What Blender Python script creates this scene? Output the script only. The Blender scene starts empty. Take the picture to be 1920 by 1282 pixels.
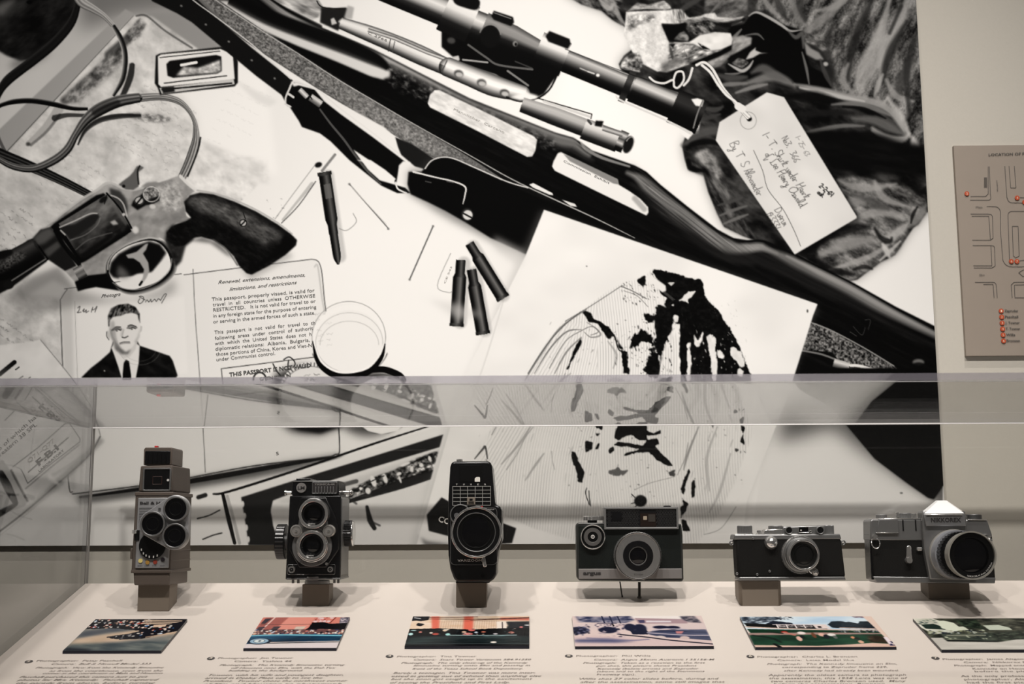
import bpy, bmesh, math, random
import numpy as np
from mathutils import Matrix, Vector
D = bpy.data
SC = bpy.context.scene
COL = SC.collection

# ------------------------------------------------------------------ camera
F_PX = 2315.0                      # focal length of the photograph in pixels (frame 1920 x 1282)
EYE = Vector((0.0, 0.0, 1.25))
YAW, PITCH, ROLL = 0.9, 8.72, -0.22
cam_data = D.cameras.new('camera'); cam_data.sensor_width = 36.0
cam_data.lens = F_PX * 36.0 / 1920.0; cam_data.clip_start = 0.05
cam = D.objects.new('camera', cam_data); COL.objects.link(cam)
CAM_M = (Matrix.Translation(EYE) @ Matrix.Rotation(math.radians(YAW), 4, 'Z')
         @ Matrix.Rotation(math.radians(90 + PITCH), 4, 'X') @ Matrix.Rotation(math.radians(ROLL), 4, 'Z'))
cam.matrix_world = CAM_M
cam_data.dof.use_dof = True; cam_data.dof.focus_distance = 1.47; cam_data.dof.aperture_fstop = 11.0
SC.camera = cam

# ------------------------------------------------------------------ world, lights, exposure
w = D.worlds.new('dark_gallery'); SC.world = w; w.use_nodes = True
w.node_tree.nodes['Background'].inputs[0].default_value = (1.0, .93, .85, 1)
w.node_tree.nodes['Background'].inputs[1].default_value = .032
SC.view_settings.view_transform = 'Standard'; SC.view_settings.look = 'None'
SC.view_settings.exposure = 0.3; SC.view_settings.gamma = 1.0; SC.view_settings.use_curve_mapping = False

def spot(name, loc, target, watts, size, blend, rad, col=(1, .955, .905)):
    l = D.lights.new(name, 'SPOT'); l.energy = watts; l.spot_size = math.radians(size); l.spot_blend = blend
    l.shadow_soft_size = rad; l.color = col
    o = D.objects.new(name, l); COL.objects.link(o); o.location = loc
    o.rotation_euler = (Vector(target) - Vector(loc)).to_track_quat('-Z', 'Y').to_euler()
    return o
# track lights above the visitor, aimed at the mural and the case
for x, wt in ((-.75, 80), (-.1, 68), (.62, 75)):
    spot('track_light', (x, .12, 3.05), (x * .45 + .05, 1.62, 1.5), wt, 56, 1.0, .055)
# ceiling downlights nearer the wall, over the case
for x, wt in ((-.62, 32), (.05, 38), (.66, 38), (1.35, 24)):
    spot('ceiling_downlight', (x, 1.05, 3.0), (x * .9, 1.36, 1.1), wt, 50, .9, .009)
# ------------------------------------------------------------------ picture maker (numpy, no files)
# The wall mural is one flat black-and-white print. Its tones are drawn here, in the print's own
# 2-D drawing units, and stored as the colour attribute of the print's mesh.
class Canvas:
    def __init__(s, x0, y0, x1, y1, base):
        s.x0, s.y0 = x0, y0
        s.w, s.h = x1 - x0, y1 - y0
        s.rgb = hasattr(base, '__len__')
        s.G = np.zeros((s.h, s.w, 3), np.float32) + np.array(base, np.float32) if s.rgb else np.full((s.h, s.w), base, np.float32)
    def box(s, xa, ya, xb, yb):
        xa = int(max(0, math.floor(xa - s.x0))); ya = int(max(0, math.floor(ya - s.y0)))
        xb = int(min(s.w, math.ceil(xb - s.x0))); yb = int(min(s.h, math.ceil(yb - s.y0)))
        return xa, ya, xb, yb

def spline(pts, n=6, closed=False):
    p = np.array(pts, float)
    m = len(p)
    out = []
    t = np.linspace(0, 1, n, endpoint=False)[:, None]
    rng = range(m if closed else m - 1)
    for i in rng:
        if closed:
            a, b, c, d = p[(i - 1) % m], p[i], p[(i + 1) % m], p[(i + 2) % m]
        else:
            a, b, c, d = p[max(i - 1, 0)], p[i], p[i + 1], p[min(i + 2, m - 1)]
        out.append(.5 * (2 * b + (c - a) * t + (2 * a - 5 * b + 4 * c - d) * t * t + (3 * b - 3 * c + d - a) * t ** 3))
    if not closed:
        out.append(p[-1:])
    return np.vstack(out)

def blur(A, sg):
    if sg < .3: return A
    r = int(math.ceil(sg * 2.6))
    k = np.exp(-np.arange(-r, r + 1) ** 2 / (2 * sg * sg)); k = (k / k.sum()).astype(np.float32)
    B = np.pad(A, ((r, r), (0, 0)), 'edge'); C = np.zeros_like(A)
    for i, kv in enumerate(k): C += kv * B[i:i + A.shape[0]]
    B = np.pad(C, ((0, 0), (r, r)), 'edge'); D = np.zeros_like(A)
    for i, kv in enumerate(k): D += kv * B[:, i:i + A.shape[1]]
    return D

def lattice(X, Y, sx, sy, ang, seed):
    c, s = math.cos(math.radians(ang)), math.sin(math.radians(ang))
    u = (X * c + Y * s) / sx; v = (-X * s + Y * c) / sy
    iu = np.floor(u).astype(np.int64); iv = np.floor(v).astype(np.int64)
    fu = u - iu; fv = v - iv
    fu = fu * fu * (3 - 2 * fu); fv = fv * fv * (3 - 2 * fv)
    T = np.random.RandomState(seed).rand(256, 256).astype(np.float32)
    g = lambda a, b: T[(b % 256), (a % 256)]
    return (g(iu, iv) * (1 - fu) + g(iu + 1, iv) * fu) * (1 - fv) + (g(iu, iv + 1) * (1 - fu) + g(iu + 1, iv + 1) * fu) * fv

def noise(sx, sy=None, ang=0, seed=1, oct=3, lo=0., hi=1., pw=1.):
    sy = sy or sx
    def f(X, Y):
        a, tot, w = 0, 0, 1.
        for k in range(oct):
            a = a + w * lattice(X, Y, sx / 2 ** k, sy / 2 ** k, ang, seed + k); tot += w; w *= .6
        n = np.clip((a / tot - .2) / .6, 0, 1) ** pw
        return lo + (hi - lo) * n
    return f

def coverage(c, pts, pad):
    pts = np.array(pts, float)
    xa, ya, xb, yb = c.box(pts[:, 0].min() - pad, pts[:, 1].min() - pad, pts[:, 0].max() + pad + 1, pts[:, 1].max() + pad + 1)
    if xb <= xa or yb <= ya: return None
    M = np.zeros((yb - ya, xb - xa), np.float32)
    X = np.arange(xa, xb) + c.x0
    A = pts; B = np.roll(pts, -1, 0)
    for r in range(yb - ya):
        for sub in (.25, .75):
            y = ya + c.y0 + r + sub
            k = ((A[:, 1] <= y) & (B[:, 1] > y)) | ((B[:, 1] <= y) & (A[:, 1] > y))
            if not k.any(): continue
            xs = np.sort(A[k, 0] + (y - A[k, 1]) / (B[k, 1] - A[k, 1]) * (B[k, 0] - A[k, 0]))
            for i in range(0, len(xs) - 1, 2):
                i0 = max(0, int(xs[i] - X[0]) - 1); i1 = min(len(X), int(xs[i + 1] - X[0]) + 2)
                if i1 > i0:
                    M[r, i0:i1] += .5 * np.clip(np.minimum(X[i0:i1] + 1, xs[i + 1]) - np.maximum(X[i0:i1], xs[i]), 0, 1)
    return xa, ya, xb, yb, M

def put(c, reg, M, v, a):
    xa, ya, xb, yb = reg
    if callable(v):
        Y, X = np.mgrid[ya + c.y0:yb + c.y0, xa + c.x0:xb + c.x0]
        v = v(X, Y)
    g = c.G[ya:yb, xa:xb]
    if c.rgb:
        v = np.array(v, np.float32)
        if v.ndim == 2: v = v[..., None]
        M = M[..., None]
    g += (v - g) * (M * a)

def P(c, pts, v, soft=.6, a=1., sp=0, rag=0, rs=5, seed=3, ra=None):
    """filled shape; sp > 0 rounds the outline with a spline; rag roughens it"""
    if sp: pts = spline(pts, sp, True)
    r = coverage(c, pts, soft * 3 + rag + 2)
    if r is None: return
    M = blur(r[4], soft)
    if rag:
        M = blur(M, rag)
        Y, X = np.mgrid[r[1] + c.y0:r[3] + c.y0, r[0] + c.x0:r[2] + c.x0]
        M = np.clip((M + (noise(rs, rs if ra is None else rs * 2.6, 0 if ra is None else ra, seed=seed, oct=3)(X, Y) - .5) * .75 * np.clip(M * 4, 0, 1) - .5) * 4 + .5, 0, 1)
        M = blur(M, .5)
    put(c, r[:4], M, v, a)

def R(c, pts, w, prof, a=1., soft=.7, sp=6, cap=False):
    """band along a line: w half width (number or list), prof tones across it from left to right"""
    pts = np.array(pts, float)
    w = np.array(w if hasattr(w, '__len__') else [w] * len(pts), float)
    if sp:
        q = spline(np.column_stack([pts, w]), sp); pts, w = q[:, :2], q[:, 2]
    if c.rgb: prof = [prof]
    else: prof = np.array(prof if hasattr(prof, '__len__') else [prof], float)
    mw = w.max() + soft * 2 + 1
    xa, ya, xb, yb = c.box(pts[:, 0].min() - mw, pts[:, 1].min() - mw, pts[:, 0].max() + mw, pts[:, 1].max() + mw)
    if xb <= xa or yb <= ya: return
    D = np.full((yb - ya, xb - xa), 1e9, np.float32); S = np.zeros_like(D); W = np.ones_like(D)
    n = len(pts) - 1
    for i in range(n):
        p, q = pts[i], pts[i + 1]
        d = q - p; L2 = (d ** 2).sum()
        if L2 < 1e-9: continue
        m = max(w[i], w[i + 1]) + soft * 2 + 1
        a0, b0, a1, b1 = c.box(min(p[0], q[0]) - m, min(p[1], q[1]) - m, max(p[0], q[0]) + m, max(p[1], q[1]) + m)
        a0 = max(a0, xa); b0 = max(b0, ya); a1 = min(a1, xb); b1 = min(b1, yb)
        if a1 <= a0 or b1 <= b0: continue
        Y, X = np.mgrid[b0 + c.y0:b1 + c.y0, a0 + c.x0:a1 + c.x0]
        X = X + .5 - p[0]; Y = Y + .5 - p[1]
        t = (X * d[0] + Y * d[1]) / L2
        tc = np.clip(t, 0, 1)
        ex = X - tc * d[0]; ey = Y - tc * d[1]
        dist = np.sqrt(ex * ex + ey * ey)
        if not cap:
            if i == 0: dist = np.where(t < 0, 1e9, dist)
            if i == n - 1: dist = np.where(t > 1, 1e9, dist)
        side = np.sign(d[0] * Y - d[1] * X)
        sl = (slice(b0 - ya, b1 - ya), slice(a0 - xa, a1 - xa))
        k = dist < D[sl]
        D[sl] = np.where(k, dist, D[sl]); S[sl] = np.where(k, side, S[sl])
        W[sl] = np.where(k, w[i] + (w[i + 1] - w[i]) * np.clip(t, 0, 1), W[sl])
    M = np.clip((W - D) / (soft + .35) + .5, 0, 1).astype(np.float32)
    if len(prof) > 1:
        u = np.clip((S * D / np.maximum(W, .1) + 1) / 2, 0, 1) * (len(prof) - 1)
        v = np.interp(u, np.arange(len(prof)), prof).astype(np.float32)
    else: v = prof[0]
    put(c, (xa, ya, xb, yb), M, v, a)

def L(c, pts, w, v, a=1., soft=.5, sp=5): R(c, pts, w, v, a, soft, sp, True)

def E(c, x, y, rx, ry, v, a=1., ang=0, soft=.6):
    t = np.linspace(0, 2 * math.pi, 40, endpoint=False); k = math.radians(ang)
    X = rx * np.cos(t); Y = ry * np.sin(t)
    P(c, np.column_stack([x + X * math.cos(k) - Y * math.sin(k), y + X * math.sin(k) + Y * math.cos(k)]), v, soft, a)

def ring(c, x, y, rx, ry, w, v, a=1., ang=0, soft=.5, t0=0, t1=360):
    t = np.radians(np.linspace(t0, t1, 48)); k = math.radians(ang)
    X = rx * np.cos(t); Y = ry * np.sin(t)
    R(c, np.column_stack([x + X * math.cos(k) - Y * math.sin(k), y + X * math.sin(k) + Y * math.cos(k)]), w, v, a, soft, 0, True)

def scrawl(c, pts, ang, n, ln, sp_, v, w=.45, a=.7, seed=1, amp=2.2, fill=.7):
    """n lines of small unreadable handwriting starting at pts, running at angle ang"""
    rs = np.random.RandomState(seed)
    ux, uy = math.cos(math.radians(ang)), math.sin(math.radians(ang))
    for i in range(n):
        x = pts[0] - uy * sp_ * i; y = pts[1] + ux * sp_ * i
        s = 0
        while s < ln:
            m = rs.randint(4, 9); l = []
            for k in range(m):
                t = s + k * 1.7; z = rs.uniform(-amp, amp)
                l.append((x + ux * t - uy * z, y + uy * t + ux * z))
            if rs.rand() < fill: L(c, l, w, v, a * rs.uniform(.5, 1), .5, 0)
            s += m * 1.7 + rs.uniform(2, 6)

def two(A, B, f):
    A = np.array(A, np.float32); B = np.array(B, np.float32)
    return lambda X, Y: A + (B - A) * f(X, Y)[..., None]

def F(c, pts, w, v, a=.85, soft=None, flat=False):
    """a soft fold of cloth: widest in the middle, fading at both ends"""
    n = len(pts); ws = [w * (1 if flat else math.sin(math.pi * (i + .35) / (n - .3))) + .3 for i in range(n)]
    L(c, pts, ws, v, a, soft or max(1., w * .8))

def speckle(c, n, box_, s, v, a=.9, seed=1, ang=None):
    rs = np.random.RandomState(seed)
    for _ in range(n):
        x = rs.uniform(box_[0], box_[2]); y = rs.uniform(box_[1], box_[3]); t = rs.uniform(0, 6.3) if ang is None else math.radians(ang + rs.uniform(-20, 20)); l = rs.exponential(s)
        l = min(l, s * 2.2) + .6; m = rs.uniform(-.25, .25) * l; u, w_ = math.cos(t), math.sin(t)
        P(c, [(x, y), (x + u * l * .4 - w_ * (.3 + m * .5), y + w_ * l * .4 + u * (.3 + m * .5)), (x + u * l, y + w_ * l), (x + u * l * .55 + w_ * rs.uniform(.4, 1.6), y + w_ * l * .55 - u * rs.uniform(.4, 1.6))], v, .45, a, 3)
def paint_mural():
    c = Canvas(-120, -120, 1800, 1060, .95)
    G = lambda *k, **q: P(c, *k, **q)
    # ---- paper ground and its uneven tone
    G([(-120, -120), (700, -120), (480, 100), (0, 420), (-120, 420)], .80, soft=40)
    G([(-120, 60), (110, 110), (60, 250), (-120, 330)], .84, soft=20)
    G([(150, -60), (420, -60), (400, 90), (330, 20), (230, 30), (150, 60)], .42, soft=16, a=.8)
    G([(500, 380), (900, 420), (950, 700), (560, 700)], .97, soft=30, a=.7)
    G([(1060, 130), (1290, 260), (1340, 420), (1180, 300), (1040, 230)], .97, soft=12)
    # grey plastic sheet corner, top left
    G([(272, 22), (330, 20), (415, 85), (430, 96), (370, 96), (300, 60)], .60, soft=4)
    G([(235, 17), (252, 26), (12, 290), (-30, 310), (-30, 270)], .66, soft=1)
    L(c, [(250, 30), (10, 287)], .8, .3)
    # written pages
    mott = noise(26, 20, 40, 11, 4, .74, .99)
    G([(250, 30), (285, 30), (320, 55), (372, 92), (300, 180), (372, 225), (374, 262), (500, 330), (430, 400), (300, 340), (200, 350), (90, 470), (40, 540), (110, 700), (-120, 760), (-120, 300), (10, 290)], mott, soft=1.5, a=.8)
    G([(-120, 330), (60, 330), (170, 380), (60, 470), (0, 480), (-120, 560)], noise(30, 18, 30, 5, 4, .66, .9), soft=8, a=.6)
    G([(0, 545), (115, 560), (118, 690), (60, 640), (-120, 680), (-120, 560)], noise(22, 18, 30, 8, 4, .6, .9), soft=4, a=.6)
    G([(292, 178), (440, 100), (500, 150), (520, 330), (380, 262), (370, 215), (340, 180)], .985, soft=6, a=.9)
    G([(440, 150), (490, 175), (520, 190), (505, 200), (480, 190)], .88, soft=3, a=.7)
    G([(378, 262), (440, 290), (500, 300), (505, 345), (430, 330), (380, 300)], noise(20, 14, 20, 9, 3, .82, .97), soft=3, a=.8)
    for q in [((262, 48), (243, 68), 9, .3), ((240, 72), (205, 103), 11, .2), ((212, 108), (180, 135), 9, .35), ((180, 140), (150, 165), 10, .25), ((150, 165), (122, 188), 10, .3)]:
        L(c, [q[0], q[1]], q[2] * .8, q[3], .75, 6)
    G([(228, 84), (232, 118), (150, 192), (112, 192), (150, 150)], noise(12, 9, -45, 21, 3, .15, .75), soft=3, a=.75)
    G([(238, 60), (262, 32), (275, 45), (262, 70), (245, 82)], noise(10, 7, -45, 23, 3, .15, .8), soft=2, a=.8)
    L(c, [(256, 30), (275, 30), (310, 58), (360, 90)], 1.8, .3, .7, 1.5)
    # glass dropper under the strap
    L(c, [(110, 205), (85, 238), (52, 270)], [9, 6, 4.5], .72, .9, 2)
    L(c, [(112, 215), (88, 246), (58, 272)], 2.5, .3, .6, 2)
    E(c, 53, 270, 4, 3.5, .2, .8, 0, 1)
    G([(110, 290), (160, 240), (260, 225), (360, 240), (360, 330), (210, 330), (60, 330)], noise(24, 20, 20, 31, 4, .70, .98), soft=6, a=.55)
    G([(232, 214), (250, 211), (300, 214), (330, 225), (300, 230), (258, 226)], noise(7, 4, 10, 33, 3, .1, .85), soft=2, a=.6)
    scrawl(c, (270, 160), 28, 11, 110, 12, .5, seed=3, a=.5)
    scrawl(c, (110, 280), 30, 9, 110, 12, .5, seed=4, a=.5)
    scrawl(c, (-60, 330), 32, 15, 150, 13, .4, seed=5, a=.75)
    scrawl(c, (-80, 540), 35, 14, 190, 12, .35, seed=6, a=.8)
    scrawl(c, (440, 150), 25, 8, 70, 20, .8, seed=7, a=.4)
    # ---- black pouch, top left
    G([(-120, -120), (170, -120), (148, 5), (143, 28), (118, 62), (80, 94), (55, 112), (38, 114), (12, 104), (-8, 92), (-120, 60)], noise(30, 14, -35, 41, 3, .07, .2), soft=2, sp=0)
    G([(-30, 0), (50, 0), (40, 20), (-10, 60), (-40, 60)], .34, soft=12, a=.6)
    G([(0, 8), (20, 0), (30, 0), (4, 30), (-10, 20)], .6, soft=4, a=.5)
    E(c, 55, 4, 5, 3.5, .02); E(c, 55, 110, 40, 12, .2, .5, -25, 7)
    R(c, [(150, -30), (145, 10), (132, 45), (100, 82), (64, 112), (40, 130), (15, 150), (0, 170), (-14, 200)], [5, 6, 8, 9, 9, 9, 9, 7, 6], [.06, .14, .12, .22], 1, 1.2)
    # ---- webbing strap of the revolver pouch
    band = [.12, .25, .1, .3, .12]
    ribb = [.75, .3, .7, .35, .75, .3, .6, .2]
    R(c, [(140, -20), (152, 3), (175, 17), (195, 30), (212, 48)], [9, 9, 7, 5, 4], [.85, .6, .8, .45, .7, .3], 1, .8)
    R(c, [(212, 48), (226, 72), (234, 98), (234, 125), (228, 152), (212, 180)], [4, 5, 5, 5, 5, 3], [.2, .1, .35, .8], 1, .8)
    R(c, [(248, 120), (244, 145), (232, 175), (218, 195)], [5, 6, 5, 3], .12, .85, 2)
    R(c, [(-20, 208), (5, 196), (30, 190), (62, 189), (100, 195), (135, 203), (165, 204)], [4, 4, 5, 5, 5, 4, 3], [.5, .08, .05, .1], 1, .8)
    R(c, [(100, 222), (125, 216), (160, 216), (175, 210)], [6, 4, 3, 2], .15, .8, 1.5)
    R(c, [(265, 217), (222, 218), (186, 226), (160, 245), (146, 272)], [3, 5, 5, 3.5, 1.5], [.3, .1, .15], .9, 1.5)
    R(c, [(-10, 235), (-2, 260), (10, 285)], 3, .3, .8, 1)
    R(c, [(-30, 274), (0, 289), (40, 305), (80, 322), (125, 343), (172, 367)], [11, 11, 10, 9, 8, 7], [.2, .05, .3, .06, .32, .05, .35, .08], 1, .8)
    R(c, [(340, 336), (352, 312), (362, 285), (368, 258), (365, 228), (352, 204), (332, 188), (300, 181), (262, 183)], [8, 9, 9, 7, 4, 4.5, 6, 7, 8], [.1, .6, .25, .75, .3, .8, .4, .9], 1, .8)
    R(c, [(262, 183), (222, 190), (185, 206), (160, 226), (142, 252), (126, 280), (100, 301), (62, 316), (25, 312), (-6, 296), (-30, 280)], [9, 11, 12, 9, 7, 8, 8, 7, 6, 5, 5], [.08, .12, .45, .2, .6, .25, .55], 1, .8)
    R(c, [(222, 192), (200, 199), (175, 212)], 6, .1, .6, 4)
    L(c, [(376, 258), (370, 285), (352, 330)], 1.6, .1, .9, 1)
    # ---- slide box
    G([(292, 104), (300, 100), (415, 88), (428, 93), (441, 104), (446, 115), (446, 155), (440, 162), (300, 178), (296, 165), (290, 156)], .12, soft=.8)
    G([(296, 106), (302, 102), (414, 92), (425, 97), (437, 107), (440, 148), (430, 150), (302, 163), (297, 158)], .95, soft=.6)
    G([(318, 114), (405, 103), (415, 106), (416, 133), (408, 138), (325, 146), (314, 142), (312, 120)], .1, soft=.8)
    G([(330, 142), (345, 124), (370, 128), (413, 112), (414, 132), (407, 136)], noise(9, 6, 10, 50, 3, .6, 1.), soft=2)
    L(c, [(340, 122), (368, 117)], 2.6, .97); L(c, [(300, 108), (412, 96)], .9, .2); L(c, [(308, 156), (425, 142)], 1.1, .2)
    G([(299, 165), (438, 148), (440, 158), (303, 176)], .8, soft=.5); L(c, [(304, 168), (434, 156)], 1.6, .15); G([(302, 164), (326, 162), (328, 172), (306, 175)], .15, soft=1)
    # ---- passport
    G([(118, 548), (140, 540), (340, 512), (345, 515), (584, 486), (594, 488), (600, 496), (606, 520), (620, 640), (636, 840), (630, 852), (600, 858), (142, 925), (132, 918), (126, 800), (113, 560)], .93, soft=.5)
    G([(118, 548), (135, 540), (142, 925), (132, 918), (126, 800), (113, 560)], .82, soft=2.5, a=.8)
    L(c, [(113, 562), (126, 543), (140, 539), (340, 513)], .8, .35); L(c, [(113, 562), (118, 700), (128, 900), (136, 922)], 1.2, .45)
    L(c, [(362, 505), (366, 590), (374, 700), (380, 790), (385, 885)], .8, .5); L(c, [(345, 515), (450, 502), (584, 486)], .9, .4, sp=3); L(c, [(584, 486), (594, 488), (600, 496), (604, 515), (608, 560), (612, 590)], .9, .4, sp=3)
    L(c, [(136, 926), (300, 905), (470, 874), (600, 858), (628, 852), (637, 838), (630, 740)], 1.2, .25); G([(140, 930), (300, 908), (480, 877), (640, 852), (640, 862), (480, 895), (300, 925), (150, 945)], .25, soft=6, a=.9); L(c, [(150, 932), (300, 911), (420, 891), (540, 870), (630, 856)], [2, 4, 5, 4, 1], .08, .95, 1.5)
    L(c, [(140, 565), (145, 700), (150, 800)], .5, .7)
    L(c, [(590, 500), (596, 500), (604, 560), (610, 590)], 1.5, .7, .6, 2)
    # portrait of a short haired man in a dark suit on the passport page
    G([(145, 575), (345, 555), (352, 700), (150, 715)], .95, soft=2)
    G([(152, 708), (170, 690), (188, 676), (206, 660), (212, 640), (258, 640), (262, 648), (280, 654), (318, 667), (324, 676), (333, 704), (330, 708)], noise(16, 10, 30, 61, 3, .06, .14), soft=.8)
    G([(209, 652), (214, 665), (222, 688), (229, 712), (254, 712), (260, 680), (262, 648), (250, 640), (215, 640)], .92, soft=.7)
    G([(232, 680), (236, 674), (242, 677), (243, 684), (246, 704), (246, 712), (230, 712), (230, 700)], .07, soft=.6)
    G([(212, 628), (213, 650), (222, 662), (232, 672), (244, 668), (254, 655), (258, 640)], .84, soft=.8)
    G([(204, 600), (205, 585), (212, 576), (232, 572), (252, 576), (260, 590), (262, 612), (258, 632), (250, 648), (240, 658), (232, 658), (222, 650), (212, 636), (208, 620)], .91, soft=.8, sp=4)
    G([(212, 630), (218, 640), (226, 652), (236, 660), (246, 654), (240, 664), (228, 664), (216, 655)], .35, soft=1.8, a=.8)
    G([(205, 612), (211, 622), (214, 640), (210, 636), (206, 625)], .5, soft=1.5, a=.8)
    G([(199, 622), (203, 619), (207, 628), (206, 637), (201, 634)], .8, soft=.6); L(c, [(200, 622), (200, 630), (204, 637)], .7, .4)
    G([(263, 610), (267, 612), (266, 620), (262, 624)], .8, soft=.6)
    G([(203, 612), (202, 592), (208, 578), (222, 571), (240, 569), (254, 575), (262, 588), (263, 606), (260, 600), (258, 590), (248, 586), (236, 588), (226, 592), (212, 594), (206, 600), (205, 612)], noise(3, 6, 20, 62, 2, .05, .5), soft=.8)
    L(c, [(211, 618), (217, 613), (226, 613)], 1.1, .35); L(c, [(240, 611), (246, 609), (255, 612)], 1.1, .35)
    L(c, [(213, 619), (220, 617), (226, 619)], 1.1, .3); L(c, [(242, 616), (248, 614), (254, 616)], 1., .3)
    L(c, [(232, 618), (229, 630)], 1., .75); L(c, [(229, 632), (234, 633), (240, 630)], 1.2, .4); L(c, [(225, 643), (233, 641), (243, 641)], .9, .4)
    L(c, [(213, 604), (215, 625), (220, 642)], 1.5, .75, .5, 2); ring(c, 262, 650, 40, 34, .6, .6, .35, 0, .5, 20, 170); ring(c, 262, 650, 32, 27, .5, .6, .3, 0, .5, 20, 170)
    G([(206, 604), (212, 600), (216, 616), (218, 640), (224, 654), (214, 646), (209, 628)], .62, soft=2.5, a=.7); G([(228, 616), (232, 616), (230, 632), (226, 630)], .72, soft=1.5, a=.7); L(c, [(210, 619), (217, 615), (227, 617)], 1.9, .35, .7, 1.2); L(c, [(239, 615), (246, 611), (256, 614)], 1.7, .35, .7, 1.2); E(c, 219, 620, 2, 1.2, .15); E(c, 247, 617, 2, 1.2, .15); L(c, [(225, 645), (234, 643), (243, 643)], 1.4, .55, .7, 1); G([(252, 640), (258, 630), (262, 615), (262, 630), (256, 645)], .7, soft=1.5, a=.7)
    E(c, 196, 695, 1.3, 1.3, .9)
    # signature strokes
    for q in [[(146, 577), (150, 574), (148, 582), (145, 586), (152, 585)], [(155, 583), (158, 579), (157, 585), (162, 581), (161, 586), (166, 583)], [(171, 585), (174, 576), (173, 581), (178, 579), (182, 574), (178, 585)],
              [(262, 560), (259, 566), (263, 569), (269, 563), (268, 556), (261, 556), (272, 562)], [(273, 566), (276, 562), (279, 566), (283, 561), (284, 566), (290, 561), (293, 565), (297, 560), (301, 563)], [(301, 563), (308, 552), (312, 552), (306, 563), (303, 568)]]:
        L(c, q, .65, .25)
    # stamp
    L(c, [(417, 711), (415, 691), (600, 668)], .9, .3, sp=0)
    L(c, [(419, 742), (417, 711)], .6, .6, sp=0); L(c, [(419, 743), (520, 731)], .6, .6, sp=0)
    L(c, [(532, 674), (542, 669), (551, 676), (553, 684), (545, 692), (540, 690), (541, 675)], 1.1, .15)
    ring(c, 487, 712, 12, 14, 1.6, .12, .9, 0, .6, 180, 360); L(c, [(512, 682), (518, 694), (526, 704)], 1.2, .2)
    # spur gear / reel
    E(c, 570, 748, 60, 62, .2, .75, 0, 9)
    G([(515, 700), (560, 690), (610, 700), (650, 712), (650, 760), (640, 800), (600, 815), (545, 805), (515, 770)], .15, soft=7, a=.8); E(c, 585, 738, 63, 60, .87)
    for k in range(60):
        t = math.radians(k * 6)
        L(c, [(583 + 58 * math.cos(t), 742 + 56 * math.sin(t)), (583 + 64 * math.cos(t), 742 + 62 * math.sin(t))], 1.1, .25, .8, .5, 0)
    ring(c, 583, 742, 57, 55, 1, .45, .6); scrawl(c, (570, 705), -8, 2, 34, 8, .35, .6, .9, 9)
    G([(560, 790), (600, 800), (640, 780), (640, 800), (600, 812), (560, 806), (545, 798)], .08, soft=3)
    # round clear dishes
    E(c, 690, 755, 68, 62, .1, .75, 0, 8); ring(c, 655, 640, 72, 62, 3.5, .12, .9, 6, 3, 15, 150)
    E(c, 654, 635, 69, 66, .945); ring(c, 656, 640, 68, 64, 5, .96); ring(c, 654, 632, 69, 67, .8, .5, .6)
    ring(c, 655, 642, 63, 56, .8, .7, .6); ring(c, 655, 646, 55, 44, .7, .6, .5, 0, .5, 180, 360)
    L(c, [(586, 640), (597, 680), (625, 702), (655, 706), (690, 697), (714, 672), (722, 645)], [1, 4, 6, 7, 6, 4, 1], .05, 1, 1)
    L(c, [(589, 642), (601, 675), (625, 694), (655, 698), (690, 689), (712, 665), (719, 645)], [1, 1.5, 2, 2, 2, 1.5, 1], .97, 1, .8)
    scrawl(c, (590, 590), -8, 7, 24, 10, .6, seed=12, a=.5)
    L(c, [(683, 702), (700, 694), (722, 693), (748, 703), (758, 712)], [1, 5, 6, 6, 4], .06, 1, 1)
    E(c, 715, 760, 58, 52, .88, soft=.8); ring(c, 715, 757, 60, 55, 2, .25, .6); G([(668, 790), (765, 790), (745, 808), (715, 814), (690, 808)], .96, soft=.8)
    # ---- film box / slide mount bottom middle
    G([(420, 925), (470, 913), (600, 872), (750, 822), (850, 790), (850, 810), (640, 880), (470, 930), (425, 960)], .93, soft=1)
    G([(440, 915), (640, 858), (760, 825), (850, 800), (854, 812), (700, 860), (560, 902), (455, 940)], .93, soft=.8)
    L(c, [(400, 926), (430, 921), (560, 880), (700, 832), (810, 797)], [1.5, 2.2, 2.2, 2, 1.2], .05); L(c, [(418, 927), (428, 970), (440, 1018)], [3, 4, 3], .05)
    L(c, [(426, 930), (437, 970), (449, 1018)], 3, .75, 1, 1)
    G([(452, 932), (560, 898), (700, 855), (858, 806), (846, 832), (700, 876), (560, 920), (512, 940), (508, 955), (512, 985), (525, 1022), (466, 1022), (461, 985), (455, 950)], .16, soft=.7)
    for k in range(4): E(c, 455 + k * 3.5, 945 + 22 * k, 3, 6, .93)
    G([(512, 938), (560, 920), (700, 876), (846, 832), (800, 1010), (780, 1024), (525, 1022), (508, 960)], .9, soft=.8)
    G([(515, 940), (640, 905), (838, 840), (836, 850), (700, 905), (640, 925), (560, 945)], .82, soft=3)
    G([(660, 916), (705, 893), (740, 880), (775, 862), (800, 852), (842, 838), (825, 880), (790, 890), (740, 905), (690, 922), (650, 936)], noise(8, 6, -18, 71, 3, .0, 1., 1.5), soft=1.2)
    L(c, [(628, 948), (700, 925), (760, 905), (828, 884)], [2, 6, 9, 7], .08, .9, 1.2)
    for q in [(700, 902, 5, 11), (722, 897, 4, 9), (690, 920, 5, 6), (748, 888, 5, 3), (772, 880, 3, 5), (790, 872, 4, 4), (806, 860, 3, 6), (760, 870, 10, 2.5), (750, 899, 2, 7)]: E(c, *q, .92, 1, -20)
    L(c, [(628, 935), (690, 905), (720, 892)], 1, .2); L(c, [(630, 912), (668, 902)], 4, .25, .8, 2)
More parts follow.
